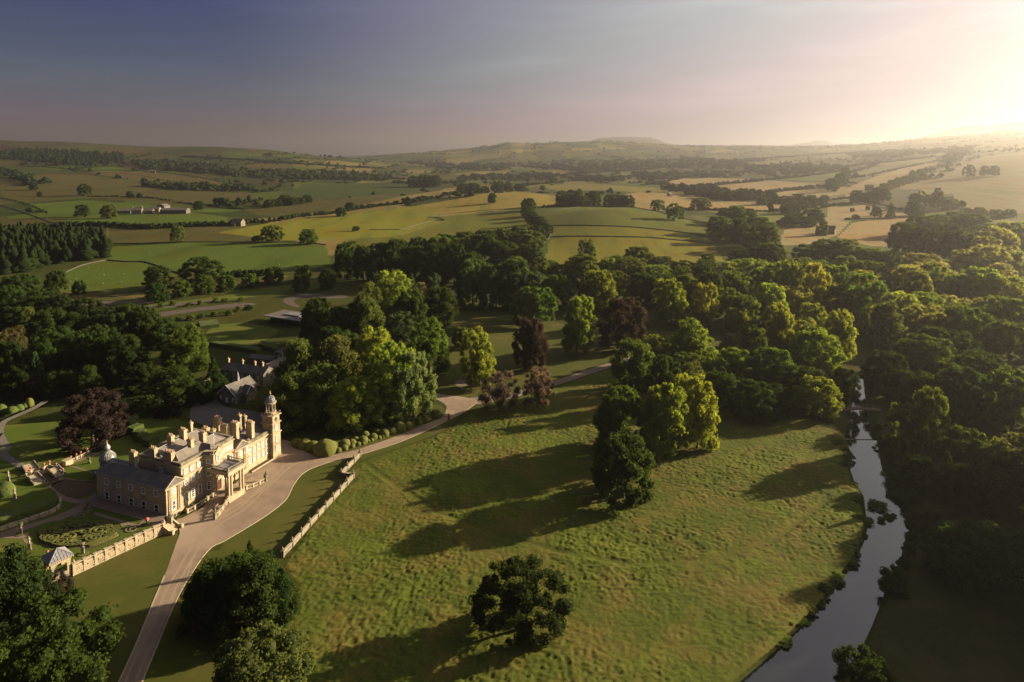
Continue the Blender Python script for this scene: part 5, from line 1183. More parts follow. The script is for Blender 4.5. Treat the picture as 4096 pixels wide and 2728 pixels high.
for i in range(12):
    a = 2*math.pi*i/12; k.tube([(cx_+1.66*math.cos(t)*math.cos(a), cy_+1.66*math.cos(t)*math.sin(a), 18.33+2.0*math.sin(t)) for t in np.linspace(0, 1.45, 7)], .06, 4)
tb(k, 'dome_ribs', 'lead', cu)
k = MB().lathe(cx_, cy_, [(.3,0),(.3,.15),(.12,.3),(.12,.6)], 8, 0, 20.2); tb(k, 'dome_lantern', 'lead', cu); k = MB(); k.ball((cx_, cy_, 21.0), .22); k.tube([(cx_,cy_,20.7),(cx_,cy_,22.1)], .05, 5); k.box(cx_-.32, cx_+.32, cy_-.04, cy_+.04, 21.45, 21.6); tb(k, 'weathervane', 'gilt', cu)
for face, (fx, fy, fr) in {'front': (cx_, .2, 0), 'side': (.2, cy_, R(-90))}.items():
    k = MB(); n = 20; k.add([(.62*math.cos(2*math.pi*i/n), -.06, .62*math.sin(2*math.pi*i/n)) for i in range(n)] + [(.62*math.cos(2*math.pi*i/n), 0, .62*math.sin(2*math.pi*i/n)) for i in range(n)], [tuple(range(n)), tuple(range(2*n-1,n-1,-1))] + [(i,n+i,n+(i+1)%n,(i+1)%n) for i in range(n)])
    cf = k.build('clock_face', M['dark' if face == 'front' else 'weathered'], TW); cf.location = (fx, fy, 12.75); cf.rotation_euler = (0, 0, fr)
    k = MB()
    for i in range(12): a = 2*math.pi*i/12; q = .49; k.add([(q*math.cos(a)-.03,-.075,q*math.sin(a)-.07),(q*math.cos(a)+.03,-.075,q*math.sin(a)-.07),(q*math.cos(a)+.03,-.075,q*math.sin(a)+.07),(q*math.cos(a)-.03,-.075,q*math.sin(a)+.07)], [(0,1,2,3)])
    k.build('hour_marks', M['gilt'], cf, fix=False); k = MB(); k.box(-.025, .025, -.095, -.08, -.05, .45); k.box(-.03, .28, -.11, -.097, -.03, .03); k.build('clock_hands', M['gilt'], cf)
for x, y in ((.1,.1),(Wt-.1,.1),(.1,Dt-.1),(Wt-.1,Dt-.1)): k = MB().lathe(x, y, urn_prof(.8), 8, 0, 14.2); tb(k, 'corner_urn', 'weathered')
for z, h in ((2.0,1.7),(5.2,1.8),(8.9,1.7)): window(TW, cx_, 0 if z < 8 else .1, z, .9, h, panes=(2,4))
# ---------------------------------------------------------------- conservatory
M['frame_paint'] = plain('weathered_white_paint', (.42,.41,.385), (.34,.33,.31), 2.0)
cg = plain('pale_glazing', (.22,.215,.205), (.13,.13,.125), 1.5, .25, spec=.6); M['glaze'] = cg
CO = empty('conservatory', (*loc2w(12.6, 38.5)[:2], T-.1), RZ, 'white iron conservatory with onion-shaped glass dome behind the end wing', 'conservatory')
k = MB(); k.lathe(0, 0, [(2.0,0),(2.0,2.9)], 16, 0, 0); CO_d = k.build('drum_glazing', M['glaze'], CO)
k = MB()
for i in range(20): a = 2*math.pi*i/20; k.tube([(2.05*math.cos(a),2.05*math.sin(a),0),(2.05*math.cos(a),2.05*math.sin(a),2.95)], .07, 4)
k.lathe(0, 0, [(2.15,2.8),(2.2,3.05),(2.0,3.06)], 20); k.build('drum_frame', M['frame_paint'], CO_d)
on = [(2.02,3.05),(2.3,3.7),(2.25,4.4),(1.8,5.2),(1.15,5.8),(.75,6.2),(.62,6.6),(.70,6.9)]; k = MB().lathe(0, 0, on, 20); dm = k.build('dome', M['glaze'], CO, smooth=True)
k = MB()
for i in range(24): a = 2*math.pi*i/24; k.tube([((r_+.03)*math.cos(a),(r_+.03)*math.sin(a),z) for r_, z in on], .055, 4)
k.build('dome_ribs', M['frame_paint'], dm)
k = MB().lathe(0, 0, [(.72,6.9),(.85,7.1),(.85,7.5),(.6,7.9),(.25,8.3),(.12,8.9),(.05,9.3)], 14); k.build('dome_lantern', M['frame_paint'], CO); k = MB().ball((0,0,9.4), .16); k.build('finial', M['gilt'], CO)
def glasshouse(x0, x1, y0, y1, ze, zr, axis, name):
    k = MB(); k.box(x0, x1, y0, y1, 0, ze); k.hip(x0-.1, x1+.1, y0-.1, y1+.1, ze+.01, zr, .0, .0, axis); o = k.build(name, M['glaze'], CO); f = MB()
    if axis == 'y':
        xm = (x0+x1)/2; n = int((y1-y0)/.75)
        for i in range(n+1): y = y0+(y1-y0)*i/n; f.tube([(x0-.1,y,ze),(xm,y,zr+.04),(x1+.1,y,ze)], .05, 4); f.tube([(x0-.04,y,0),(x0-.04,y,ze)], .06, 4)
        f.tube([(xm,y0,zr+.04),(xm,y1,zr+.04)], .09, 4); f.tube([(x0-.1,y0,ze),(x0-.1,y1,ze)], .10, 4)
    f.build('glazing_bars', M['frame_paint'], o); return o
glasshouse(-1.9, 1.9, -15.5, -1.8, 2.7, 4.4, 'y', 'glass_range'); glasshouse(-5.2, -2.1, -9.5, -1.5, 2.0, 3.1, 'y', 'lean_to')
# ---------------------------------------------------------------- stable ranges, chapel, pavilion of the garden wood
def house_block(root, x0, x1, y0, y1, ze, zr, i0, i1, axis, wallm='weathered', roofm='slate', name='range'):
    k = MB(); k.box(x0, x1, y0, y1, -.4, ze); o = k.build(name, M[wallm], root); k = MB(); k.hip(x0-.3, x1+.3, y0-.3, y1+.3, ze+.01, zr, i0, i1, axis)
    if i0 == 0 and axis == 'x': pass
    k.build('roof', M[roofm], o); return o
q0 = flat(886/K, 1528/K)[:2]; q1 = flat(1070/K, 1552/K)[:2]; dv = q1-q0; rz = math.atan2(dv[1], dv[0])
S = empty('stable', (q0[0], q0[1], 0), rz, 'long shaded stone stable range with a row of chimneys behind the chapel', 'stable')
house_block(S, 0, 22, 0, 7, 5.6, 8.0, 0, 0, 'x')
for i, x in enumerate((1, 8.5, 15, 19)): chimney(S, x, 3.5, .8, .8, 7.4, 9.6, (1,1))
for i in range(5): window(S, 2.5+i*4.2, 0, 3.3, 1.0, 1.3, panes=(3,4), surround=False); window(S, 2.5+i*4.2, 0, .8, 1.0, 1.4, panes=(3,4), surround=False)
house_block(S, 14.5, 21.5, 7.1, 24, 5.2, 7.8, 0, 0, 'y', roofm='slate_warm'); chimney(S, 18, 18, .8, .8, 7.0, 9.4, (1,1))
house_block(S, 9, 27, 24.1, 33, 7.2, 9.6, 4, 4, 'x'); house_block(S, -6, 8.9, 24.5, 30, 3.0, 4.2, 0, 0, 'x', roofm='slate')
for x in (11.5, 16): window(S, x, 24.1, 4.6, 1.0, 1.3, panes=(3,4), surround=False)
q0 = flat(876/K, 1606/K)[:2]; q1 = flat(940/K, 1618/K)[:2]; dv = (q1-q0)/np.linalg.norm(q1-q0); CW = float(np.linalg.norm(q1-q0))
CH = empty('chapel', (q0[0], q0[1], 0), math.atan2(dv[1], dv[0]), 'small gabled stone chapel with white bargeboards and a little bell turret', 'chapel')
def gable(root, x0, x1, y0, y1, ze, zr, axis, name, wm='weathered', rm='slate'):
    k = MB(); k.box(x0, x1, y0, y1, -.4, ze)
    if axis == 'y': xm = (x0+x1)/2; k.add([(x0,y0,ze),(x1,y0,ze),(xm,y0,zr),(x0,y1,ze),(x1,y1,ze),(xm,y1,zr)], [(0,1,2),(4,3,5),(0,3,4,1),(1,4,5,2),(2,5,3,0)])
    else: ym = (y0+y1)/2; k.add([(x0,y0,ze),(x0,y1,ze),(x0,ym,zr),(x1,y0,ze),(x1,y1,ze),(x1,ym,zr)], [(1,0,2),(3,4,5),(0,1,4,3),(0,3,5,2),(2,5,4,1)])
    o = k.build(name, M[wm], root); k = MB(); e = .35; t = .18
    if axis == 'y':
        for s, xe in ((-1,x0-e),(1,x1+e)):
            zz = ze-(zr-ze)*e/((x1-x0)/2); k.add([(xe,y0-e,zz),(xm,y0-e,zr),(xm,y1+e,zr),(xe,y1+e,zz),(xe,y0-e,zz+t),(xm,y0-e,zr+t),(xm,y1+e,zr+t),(xe,y1+e,zz+t)], [(0,1,2,3),(4,7,6,5),(0,4,5,1),(1,5,6,2),(2,6,7,3),(3,7,4,0)])
    else:
        for s, ye in ((-1,y0-e),(1,y1+e)):
            zz = ze-(zr-ze)*e/((y1-y0)/2); k.add([(x0-e,ye,zz),(x0-e,ym,zr),(x1+e,ym,zr),(x1+e,ye,zz),(x0-e,ye,zz+t),(x0-e,ym,zr+t),(x1+e,ym,zr+t),(x1+e,ye,zz+t)], [(0,1,2,3),(4,7,6,5),(0,4,5,1),(1,5,6,2),(2,6,7,3),(3,7,4,0)])
    ro = k.build('roof', M[rm], o); return o, ro
na, ro = gable(CH, 0, CW, 0, 12, 3.9, 7.2, 'y', 'nave')
tr_, ro2 = gable(CH, CW-.5, CW+2.2, 4.0, 8.2, 3.6, 6.0, 'x', 'side_chapel')
for rr, pts in ((ro, [(-.4,-.42,3.55),(CW/2,-.42,7.45),(CW+.4,-.42,3.55)]), (ro2, [(CW+2.62,3.6,3.2),(CW+2.62,6.1,6.25),(CW+2.62,8.6,3.2)]), (ro, [(CW+.4,12.4,3.55),(CW/2,12.4,7.45)])): k = MB(); k.tube(pts, .16, 4); k.build('bargeboard', M['white'], rr)
k = MB(); k.cbox(CW/2, 6.0, 1.0, 1.0, 7.0, 8.6, 0); k.lathe(CW/2, 6.0, [(.75,0),(.6,.15),(.35,1.6),(.04,2.6)], 8, 0, 8.6); k.build('bell_turret', M['lead'], na)
k = MB(); k.box(CW/2-.6, CW/2+.6, -.06, -.003, .2, 2.4); k.build('door', M['white'], na)
for x in (1.1, CW-1.1): k = MB(); k.box(x-.35, x+.35, -.06, -.003, 1.2, 2.6); k.build('window', M['white'], na)
q0 = flat(616, 741)[:2]; q1 = flat(690, 752)[:2]; dv = q1-q0; L_ = float(np.linalg.norm(dv))
PV = empty('flat_roofed_pavilion', (q0[0], q0[1], 0), math.atan2(dv[1], dv[0]), 'modern glass pavilion with a wide pale flat roof among the trees', 'pavilion')
k = MB(); k.box(1, L_-1, 1, 12, -.3, 3.9); pw = k.build('glass_wall', M['glass'], PV)
k = MB(); k.box(-1.4, L_+1.4, -1.4, 14.4, 3.95, 4.45); pr_ = k.build('roof_slab', M['roof_pink'], PV); k = MB(); k.box(L_*.35, L_*.8, 4, 10, 4.46, 5.1); k.build('rooflight', M['lead'], pr_); k = MB(); k.box(-1.6, L_+1.6, -1.6, -1.41, 3.9, 4.6); k.build('fascia', M['white'], pr_)
q = flat(1030, 700)[:2]; PH = empty('pink_roofed_house', (q[0], q[1], 0), R(10), 'house with a pinkish roof half hidden in the dark wood', 'house'); gable(PH, -9, 9, -4, 4, 5.5, 9, 'x', 'house_body', 'stone', 'roof_pink')
# ---------------------------------------------------------------- garden pavilion, garden wall and steps
def at8(x, y, z=0): return flat((400+x/5.6)/K, (2000+y/5.6)/K, z)
def at7(x, y, z=0): return flat((60+x/5.6)/K, (2050+y/5.6)/K, z)
def at6(x, y, z=0): return flat((x/4.9)/K, (1880+y/4.9)/K, z)
def at5(x, y, z=0): return flat((100+x/5.228)/K, (1700+y/5.228)/K, z)
gd = (GW1-GW0); GL = float(np.linalg.norm(gd)); gd = gd/GL; grz = math.atan2(gd[1], gd[0])
GWL = empty('garden_wall', (GW0[0], GW0[1], 0), grz, 'buttressed stone garden wall with balustrade openings beside the drive lawn', 'wall')
nb = 9; bw = GL/nb; k = MB(); k.box(0, GL, -.05, .45, -.3, T+.40); k.build('wall_core', M['stone'], GWL)
k = MB(); k.box(-.3, GL+.2, -.20, .55, T+.86, T+1.08); k.build('coping', M['stone_trim'], GWL)
k = MB(); k.box(0, GL, -.32, -.052, -.3, .35); k.build('wall_plinth', M['stone'], GWL)
pm = MB(); pm.box(-.34, .34, -.24, .48, -.3, T+.859); pm.box(-.42, .42, -.36, -.241, -.3, .6); pm.box(-.44, .44, -.32, .60, T+1.081, T+1.2); pmm = pm.mesh('pier', M['stone_trim'])
bm_ = MB()
for i in range(8): x = .62+i*(bw-1.24)/7; bm_.lathe(x, .16, [(.06,0),(.10,.15),(.05,.3),(.08,.45)], 5, 0, T+.41)
bmm = bm_.mesh('balusters', M['stone_trim']); bl = []
for s in range(4): q = MB(); q.box(.0, .86, -.13-.03*(s % 2)-.02*(s > 1), -.053, .0, .55); bl.append(q.mesh('stone_block', M['stone' if s % 2 else 'stone_trim']))
for i in range(nb+1): o = bpy.data.objects.new('pier', pmm); link(o, GWL); o.location = (i*bw, 0, 0)
for i in range(nb):
    o = bpy.data.objects.new('balusters', bmm); link(o, GWL); o.location = (i*bw, 0, 0)
    for r_ in range(2):
        n = 3; off = .42 if r_ else .0; x = .42+off*.5
        for j in range(n): o = bpy.data.objects.new('stone_block', bl[random.randrange(4)]); link(o, GWL); ln = (bw-.84-off*.5)/n; o.location = (i*bw+x+j*ln, 0, .42+r_*.6); o.scale = ((ln-.05)/.86, 1, 1)
for x in (0, GL): k = MB().lathe(x, 0, finial_prof(.8), 8, 0, T+1.2); k.build('finial', M['stone_trim'], GWL)
k = MB(); hl = GW0 + gd*(-.2)
# pavilion
PVG = empty('garden_pavilion', (*(GW0 - gd*2.6 + np.array([-gd[1], gd[0]])*.2), 0), grz, 'square arched stone pavilion with pyramid lead roof at the end of the garden wall', 'pavilion')
s_ = 2.0; k = MB()
for x in (-s_, s_):
    for y in (0, 2*s_): k.cbox(x*.84, y*.84+.35, .75, .75, -.3, 4.6)
k.box(-s_, s_, 0, 2*s_-.2, -.3, T)
for i in range(10):
    t0, t1 = math.pi*i/10, math.pi*(i+1)/10
    for y0, y1 in ((.0,.5),(3.3,3.8)):
        xs = [1.3*math.cos(t0), 1.3*math.cos(t1)]; zs = [3.2+1.1*math.sin(t0), 3.2+1.1*math.sin(t1)]
        k.add([(xs[0],y0,zs[0]),(xs[1],y0,zs[1]),(xs[1],y0,4.6),(xs[0],y0,4.6),(xs[0],y1,zs[0]),(xs[1],y1,zs[1]),(xs[1],y1,4.6),(xs[0],y1,4.6)], [(0,1,2,3),(4,7,6,5),(0,4,5,1),(2,6,7,3)])
    for x0, x1 in ((-1.95,-1.5),(1.5,1.95)):
        ys = [1.9+1.2*math.cos(t0), 1.9+1.2*math.cos(t1)]; zs = [3.2+1.0*math.sin(t0), 3.2+1.0*math.sin(t1)]
        k.add([(x0,ys[0],zs[0]),(x0,ys[1],zs[1]),(x0,ys[1],4.6),(x0,ys[0],4.6),(x1,ys[0],zs[0]),(x1,ys[1],zs[1]),(x1,ys[1],4.6),(x1,ys[0],4.6)], [(0,1,2,3),(4,7,6,5),(0,4,5,1),(2,6,7,3)])
k.build('arched_wall', M['stone'], PVG)
k = MB(); k.box(-2.15, 2.15, -.2, 4.0, 4.61, 5.1); k.box(-2.45, 2.45, -.5, 4.3, 5.1, 5.3); k.build('entablature', M['stone_trim'], PVG)
k = MB(); k.hip(-2.6, 2.6, -.65, 4.45, 5.31, 7.2, 2.55, 2.55, 'y'); pr_ = k.build('roof', M['lead'], PVG)
k = MB()
for i in range(-3, 4):
    h = 1.89*(1-abs(i)/4+.0); yy = 2.55*(1-abs(i)/4)
    k.tube([(i*.65,-.66,5.33),(i*.65,-.65+yy,5.33+h)], .05, 4); k.tube([(i*.65,4.46,5.33),(i*.65,4.45-yy,5.33+h)], .05, 4); k.tube([(-2.6,1.9+i*.65,5.33),(-2.6+yy,1.9+i*.65,5.33+h)], .05, 4); k.tube([(2.6,1.9+i*.65,5.33),(2.6-yy,1.9+i*.65,5.33+h)], .05, 4)
for x, y in ((-2.6,-.65),(2.6,-.65),(-2.6,4.45),(2.6,4.45)): k.tube([(x,y,5.33),(0,1.9,7.22)], .08, 4)
k.build('roof_rolls', M['lead'], pr_)
k = MB()
for i in range(12):
    for x, y in ((-2.4+i*.436,-.56),(-2.4+i*.436,4.36),(-2.51,-.4+i*.42),(2.51,-.4+i*.42)): k.cbox(x, y, .2, .16, 4.95, 5.09)
k.build('dentils', M['stone_trim'], PVG)
# steps from the terrace to the drive
s0 = at8(1500, 520, T)[:2]; s1 = at8(1690, 690, 0)[:2]; sd = s1-s0; SL = float(np.linalg.norm(sd)); srz = math.atan2(sd[1], sd[0])
ST_ = empty('garden_steps', (s0[0], s0[1], 0), srz, 'flight of stone steps from the terrace down to the drive', 'steps'); hw = 1.5; ns = 9
for i in range(ns): k = MB(); k.box(SL*i/ns, SL*(i+1)/ns+.02, -hw, hw, -.2, T*(1-(i+.9)/ns)+.15); k.build('step', M['stone_trim'], ST_)
for s in (-1, 1):
    y0, y1 = sorted((s*hw, s*(hw+.45))); k = MB(); k.add([(-.3,y0,-.2),(SL+.3,y0,-.2),(SL+.3,y0,.6),(-.3,y0,T+.7),(-.3,y1,-.2),(SL+.3,y1,-.2),(SL+.3,y1,.6),(-.3,y1,T+.7)], [(0,1,2,3),(4,7,6,5),(0,4,5,1),(1,5,6,2),(2,6,7,3),(3,7,4,0)]); k.build('side_wall', M['stone'], ST_)
    k = MB(); k.cbox(SL+.5, s*(hw+.22), .7, .7, -.2, 1.1); k.build('end_pier', M['stone_trim'], ST_)
# lion-like stone figure on the pier beside the house corner
lp = at8(1575, 470, T); LI = empty('stone_lion', (lp[0], lp[1], T), srz+R(20), 'carved stone lion on a pier at the corner of the house', 'statue')
k = MB(); k.cbox(0, 0, 1.1, 1.6, -T, 1.2); k.cbox(0, 0, 1.3, 1.8, 1.2, 1.4); k.build('pedestal', M['weathered'], LI)
k = MB(); k.ball((0,.25,1.85), .48, .9); k.ball((0,-.25,2.05), .40, 1.1); k.ball((.05,-.55,2.5), .33); k.ball((.05,-.82,2.42), .17); k.tube([(-.2,-.5,2.0),(-.22,-.62,1.4)], .11, 6); k.tube([(.22,-.5,2.0),(.24,-.62,1.4)], .11, 6); k.tube([(.3,.5,1.7),(.32,.1,1.42)], .13, 6); k.tube([(0,.7,1.6),(.1,.95,1.9),(.15,.85,2.2)], .06, 5); k.build('lion', M['weathered'], LI, smooth=True)

# ---------------------------------------------------------------- the garden on the terrace
sheet('terrace_lawn', [tuple(q) for q in ([GW0+gd*.2, GW1] + terr_poly[2:])], M['garden_lawn'], T+.03)
Z1, Z2, Z3 = T+.06, T+.09, T+.12
def gsheet(name, f, pts, mat, z, smooth=True): return sheet(name, [tuple(q) for q in smooth_line([f(x, y, z)[:2] for x, y in pts], 5, True)] if smooth else [tuple(f(x, y, z)[:2]) for x, y in pts], mat, z)
gsheet('garden_path', at6, [(-200,1300),(0,1235),(380,1100),(850,975),(1200,850),(1480,715),(1700,600),(1870,590),(1900,660),(1800,800),(1560,830),(1380,905),(1180,990),(960,1012),(640,1120),(470,1180),(560,1225),(585,1275),(470,1330),(560,1375),(575,1500),(520,1460),(430,1340),(0,1335),(-200,1370)], M['path'], Z1, False)
gsheet('garden_path', at6, [(880,290),(1000,310),(1150,440),(1300,520),(1510,580),(1700,560),(1880,420),(1890,600),(1700,640),(1480,660),(1200,590),(1150,560),(1080,420)], M['path'], Z2, False)
gsheet('garden_path', at5, [(900,870),(1000,850),(1450,990),(1470,1030),(1000,880)], M['path'], Z1, False)
gsheet('garden_path', at5, [(700,1080),(820,1090),(1100,1150),(1470,1170),(1470,1190),(1100,1175),(820,1120),(720,1190),(640,1230),(540,1280),(500,1250),(640,1190),(700,1150)], M['path'], Z1, False)
gsheet('garden_path', at5, [(1000,800),(1200,740),(1300,680),(1420,640),(1560,600),(1560,560),(1380,600),(1180,680),(960,770)], M['path'], Z1, False)
sheet('house_terrace', [loc2w(-4.2, -.5)[:2], loc2w(-.05, -.5)[:2], loc2w(-.05, 27)[:2], loc2w(-4.2, 27)[:2]], M['path'], Z3)
gsheet('garden_path', at8, [(-150,330),(430,490),(480,600),(610,560),(860,562),(930,530),(980,590),(1250,580),(1430,490),(1440,400),(1250,445),(930,462),(862,552),(560,470),(-100,262)], M['path'], Z2, False)
gsheet('shade_bed', at6, [(1000,300),(1230,190),(1600,215),(1870,235),(1870,400),(1520,570),(1420,560),(1250,480),(1120,400)], M['soil'], Z1)
PARB = [(440,425),(600,398),(900,290),(1100,200),(1300,178),(2080,196),(2160,240),(2240,300),(2330,400),(2352,470),(2300,560),(1720,805),(1500,770),(1200,800),(800,790),(600,705),(500,610),(520,545),(435,565),(485,500)]
gsheet('parterre_bed', at7, PARB, M['soil'], Z1)
parw = smooth_line([at7(x, y, Z1)[:2] for x, y in PARB], 5, True); pcen = np.mean(parw, 0)
PA = empty('parterre', (pcen[0], pcen[1], T), 0, 'parterre of scrolling low box hedges in a brown bed', 'parterre')
def clip_in(pts, marg=.55):
    a = np.array(pts); m = inside(a[:,0], a[:,1], parw) & (seg_dist(a[:,0], a[:,1], parw, True) > marg); runs = []; cur = []
    for q, o in zip(a, m):
        if o: cur.append(q)
        elif len(cur) > 3: runs.append(cur); cur = []
        else: cur = []
    if len(cur) > 3: runs.append(cur)
    return runs
def boxline(pts, wd=.42, h=.55):
    for run in clip_in(pts):
        run = [np.array(q)-pcen for q in run]; k = MB(); k.ribbon([(q[0], q[1], 0) for q in run], wd, 0, h*random.uniform(.85,1.1)); k.build('box_hedge', M['box'], PA)
ax = at7(1500, 500, T)[:2]-at7(1300, 500, T)[:2]; ax /= np.linalg.norm(ax); ay = np.array([-ax[1], ax[0]])
def scroll(c, r, turns, ph, sgn=1, sq=.8, n=46): return [c + ax*(r*(1-.85*i/n))*math.cos(ph+sgn*turns*6.283*i/n) + ay*sq*(r*(1-.85*i/n))*math.sin(ph+sgn*turns*6.283*i/n) for i in range(n+1)]
for i, (x, y, r_, tn_, ph, sg) in enumerate([(1450,270,3.0,2.2,0,1),(1880,275,3.0,2.2,3,-1),(1000,400,2.8,2.0,1,1),(750,450,2.8,2.2,2,-1),(1180,300,2.0,1.6,1,1),(1900,430,3.0,2.2,.5,1),(2060,320,1.8,1.6,2,1),(1480,680,3.2,2.3,4,-1),(1230,540,2.3,1.8,1,1),(900,580,2.8,2.0,5,-1),(700,620,2.2,1.7,3,1),(1600,430,2.0,1.6,1,-1),(1780,600,2.2,1.8,2,1),(2100,480,2.0,1.7,0,-1),(1380,420,1.5,1.5,3,1),(1000,690,2.0,1.7,1,1),(1640,560,1.5,1.4,1,1),(1850,540,1.2,1.3,1,-1)]): boxline(scroll(at7(x, y, T)[:2], r_, tn_, ph, sg))
for off in (.9, 1.7, 2.6):
    L = dense([np.array(q) for q in parw] + [parw[0]], .8); boxline([q + (pcen-q)/np.linalg.norm(pcen-q)*(off+.25*math.sin(i*.35)) for i, q in enumerate(L)], .40, .5)
def spiral(c, r, name='spiral_path'):
    k = MB(); pts = [(c[0]+(r-.78*r*i/50)*math.cos(.6+i*.2), c[1]+(r-.78*r*i/50)*math.sin(.6+i*.2)) for i in range(51)]; k.ribbon(pts, .42, Z3, Z3+.05); o = k.build(name, M['path']); o['kind'] = 'structure'
spiral(at8(720, 655, T), 1.9); spiral(at6(1580, 890, T), 1.9)
def urn(f, x, y, label, ped=1.0, s=1.0, flowers=None, z=T, mat='weathered', cat='urn', bed=True):
    p = f(x, y, z); r_ = empty('stone_urn', (p[0], p[1], z), .3, label, cat, 'urns of the garden')
    if bed: k = MB().lathe(0, 0, [(1.3,0),(1.3,.14),(1.1,.16)], 18); k.build('planting_ring', M['box'], r_)
    k = MB(); k.cbox(0, 0, .75*s, .75*s, 0, .2); k.cbox(0, 0, .58*s, .58*s, .2, ped); k.cbox(0, 0, .75*s, .75*s, ped, ped+.12); k.build('pedestal', M[mat], r_); k = MB().lathe(0, 0, urn_prof(s), 12, 0, ped+.12); k.build('vase', M[mat], r_, smooth=True)
    if flowers: k = MB().ball((0,0,ped+.12+1.02*s), .55*s, .5, 10, 6); k.build('flowers', M['flower' if flowers == 'red' else 'hedge'], r_)
    return r_
urn(at8, 1055, 545, 'urn of pink-red flowers on a short foot between house and garden wall', .25, 1.1, 'red'); urn(at6, 1735, 755, 'shaded flower urn on the path by the far end of the end wing', .25, 1.1, 'green')
urn(at6, 415, 1255, 'tall planted urn on a pedestal at the path end of the parterre', 1.5, 1.1, 'green'); urn(at7, 1525, 925, 'stone urn on a tall pedestal between pavilion and parterre', 1.6, 1.0)
urn(at5, 1345, 800, 'urn in shade on the little lawn by the conservatory', .5, 1.1, 'green', bed=False); urn(at7, 730, 940, 'low bowl of flowers left of the garden pavilion', .1, .6, 'red', bed=False)
def statue(p, label, s=1.0):
    r_ = empty('statue', tuple(p), .4, label, 'statue', 'statues of the garden'); k = MB(); k.cbox(0,0,.9*s,.9*s,0,.2*s); k.cbox(0,0,.66*s,.66*s,.2*s,1.5*s); k.cbox(0,0,.85*s,.85*s,1.5*s,1.65*s); k.build('pedestal', M['weathered'], r_)
    k = MB(); k.lathe(0, 0, [(.26*s,0),(.24*s,.35*s),(.19*s,.75*s),(.22*s,.95*s),(.25*s,1.2*s),(.20*s,1.36*s),(.07*s,1.42*s),(.07*s,1.5*s)], 10, 0, 1.65*s); k.ball((0,0,(1.65+1.62)*s), .13*s, 1.2); k.tube([(.24*s,0,2.95*s),(.34*s,-.08*s,2.6*s),(.20*s,-.22*s,2.45*s)], [.07*s,.06*s,.045*s], 6); k.tube([(-.24*s,0,2.95*s),(-.36*s,0,2.62*s),(-.32*s,-.06*s,2.3*s)], [.07*s,.06*s,.045*s], 6); k.build('figure', M['stone_trim'], r_, smooth=True)
statue(at6(292, 575, T), 'draped stone figure on the lawn in front of the round yews'); statue(at6(168, 230, T), 'stone figure behind the round yews near the terrace stairs'); statue(at7(325, 835, T), 'dark figure at the corner of the path left of the garden pavilion')
# retaining wall and clipped hedge on the left
rw = [at6(x, y, T) for x, y in ((-420,1345),(0,1200),(160,1145),(370,1075),(575,1008),(775,940),(970,870),(1100,800),(1180,720),(1190,600))]
RWL = empty('retaining_wall', tuple(rw[1]), 0, 'low pale panelled retaining wall below the big clipped hedge', 'wall')
sm = rw[:7] + smooth_line(rw[6:], 4); o0 = np.array(rw[1]); k = MB(); k.ribbon([tuple(q-o0) for q in sm], .35, -.2, 1.0); k.build('wall_panel', M['stone'], RWL); k = MB(); k.ribbon([tuple(q-o0) for q in sm], .5, 1.01, 1.15); k.build('coping', M['stone_trim'], RWL)
for q in rw[1:9]: k = MB(); k.cbox(*(q-o0)[:2], .42, .42, -.2, 1.2); k.build('pier', M['weathered'], RWL)
def clipped(name, poly, z0, z1, label, group=None, mat='hedge', seed=0, cat='hedge'):
    """clipped block of hedge with a soft, uneven surface"""
    bm = bmesh.new(); vs = [bm.verts.new((x, y, z0)) for x, y in poly]; f = bm.faces.new(vs); e = bmesh.ops.extrude_face_region(bm, geom=[f]); top = [v for v in e['geom'] if isinstance(v, bmesh.types.BMVert)]
    for v in top: v.co.z = z1
    bmesh.ops.recalc_face_normals(bm, faces=bm.faces); bmesh.ops.bevel(bm, geom=[q for q in bm.edges if all(v.co.z > z0+.1 for v in q.verts) or abs(q.verts[0].co.z-q.verts[1].co.z) > .3], offset=.25, segments=2, affect='EDGES')
    bmesh.ops.triangulate(bm, faces=bm.faces); bmesh.ops.subdivide_edges(bm, edges=bm.edges, cuts=3, use_grid_fill=True); g = np.random.default_rng(seed)
    for v in bm.verts: v.co += Vector(g.normal(size=3)*.05)
    me = bpy.data.meshes.new(name); bm.to_mesh(me); bm.free(); me.materials.append(M[mat]); o = bpy.data.objects.new(name, me); link(o); return tag(o, label, cat, group)
hq = [at6(x, y, T)[:2] for x, y in ((-420,1300),(0,1160),(870,870),(1000,790),(1030,700),(940,700),(0,990),(-420,1130))]
clipped('clipped_hedge', hq, T-.1, T+2.4, 'long clipped green hedge above the retaining wall')
for i, (x, y, wd, h, lb) in enumerate([(1425,160,2.6,1.8,'farthest and smallest of the clipped yew blocks'),(1385,205,3.6,2.0,'second clipped yew block from the back'),(1375,240,3.4,2.3,'clipped yew block in the middle of the stepped row'),(1415,310,4.6,2.6,'tallest clipped yew block of the stepped row'),(1460,350,4.0,2.3,'clipped yew block just behind the two nearest'),(1490,390,3.6,2.2,'left one of the two clipped yew blocks nearest the house roof'),(1575,430,4.4,2.2,'round-cornered clipped yew block nearest the house roof')]):
    c = flat((x/2.6133)/K, (1600+y/2.6133+12)/K, T)[:2]; clipped('clipped_yew', [tuple(c+E1*a*wd/2+E2*b*wd*.4) for a, b in ((-1,-1),(1,-1),(1,1),(-1,1))], T-.1, T+h, lb, 'clipped yew blocks behind the house', 'hedge', i)
def ball_shrub(p, r, h, label, group, mat='box', name='ball_shrub'):
    g = np.random.default_rng(int(abs(p[0]*100))); me = CR_BALL; o = bpy.data.objects.new(name, me[mat][g.integers(3)]); link(o); o.location = (p[0], p[1], p[2]-.05); o.scale = (r, r, h); o.rotation_euler = (0,0,g.random()*6); return tag(o, label, 'shrub', group)
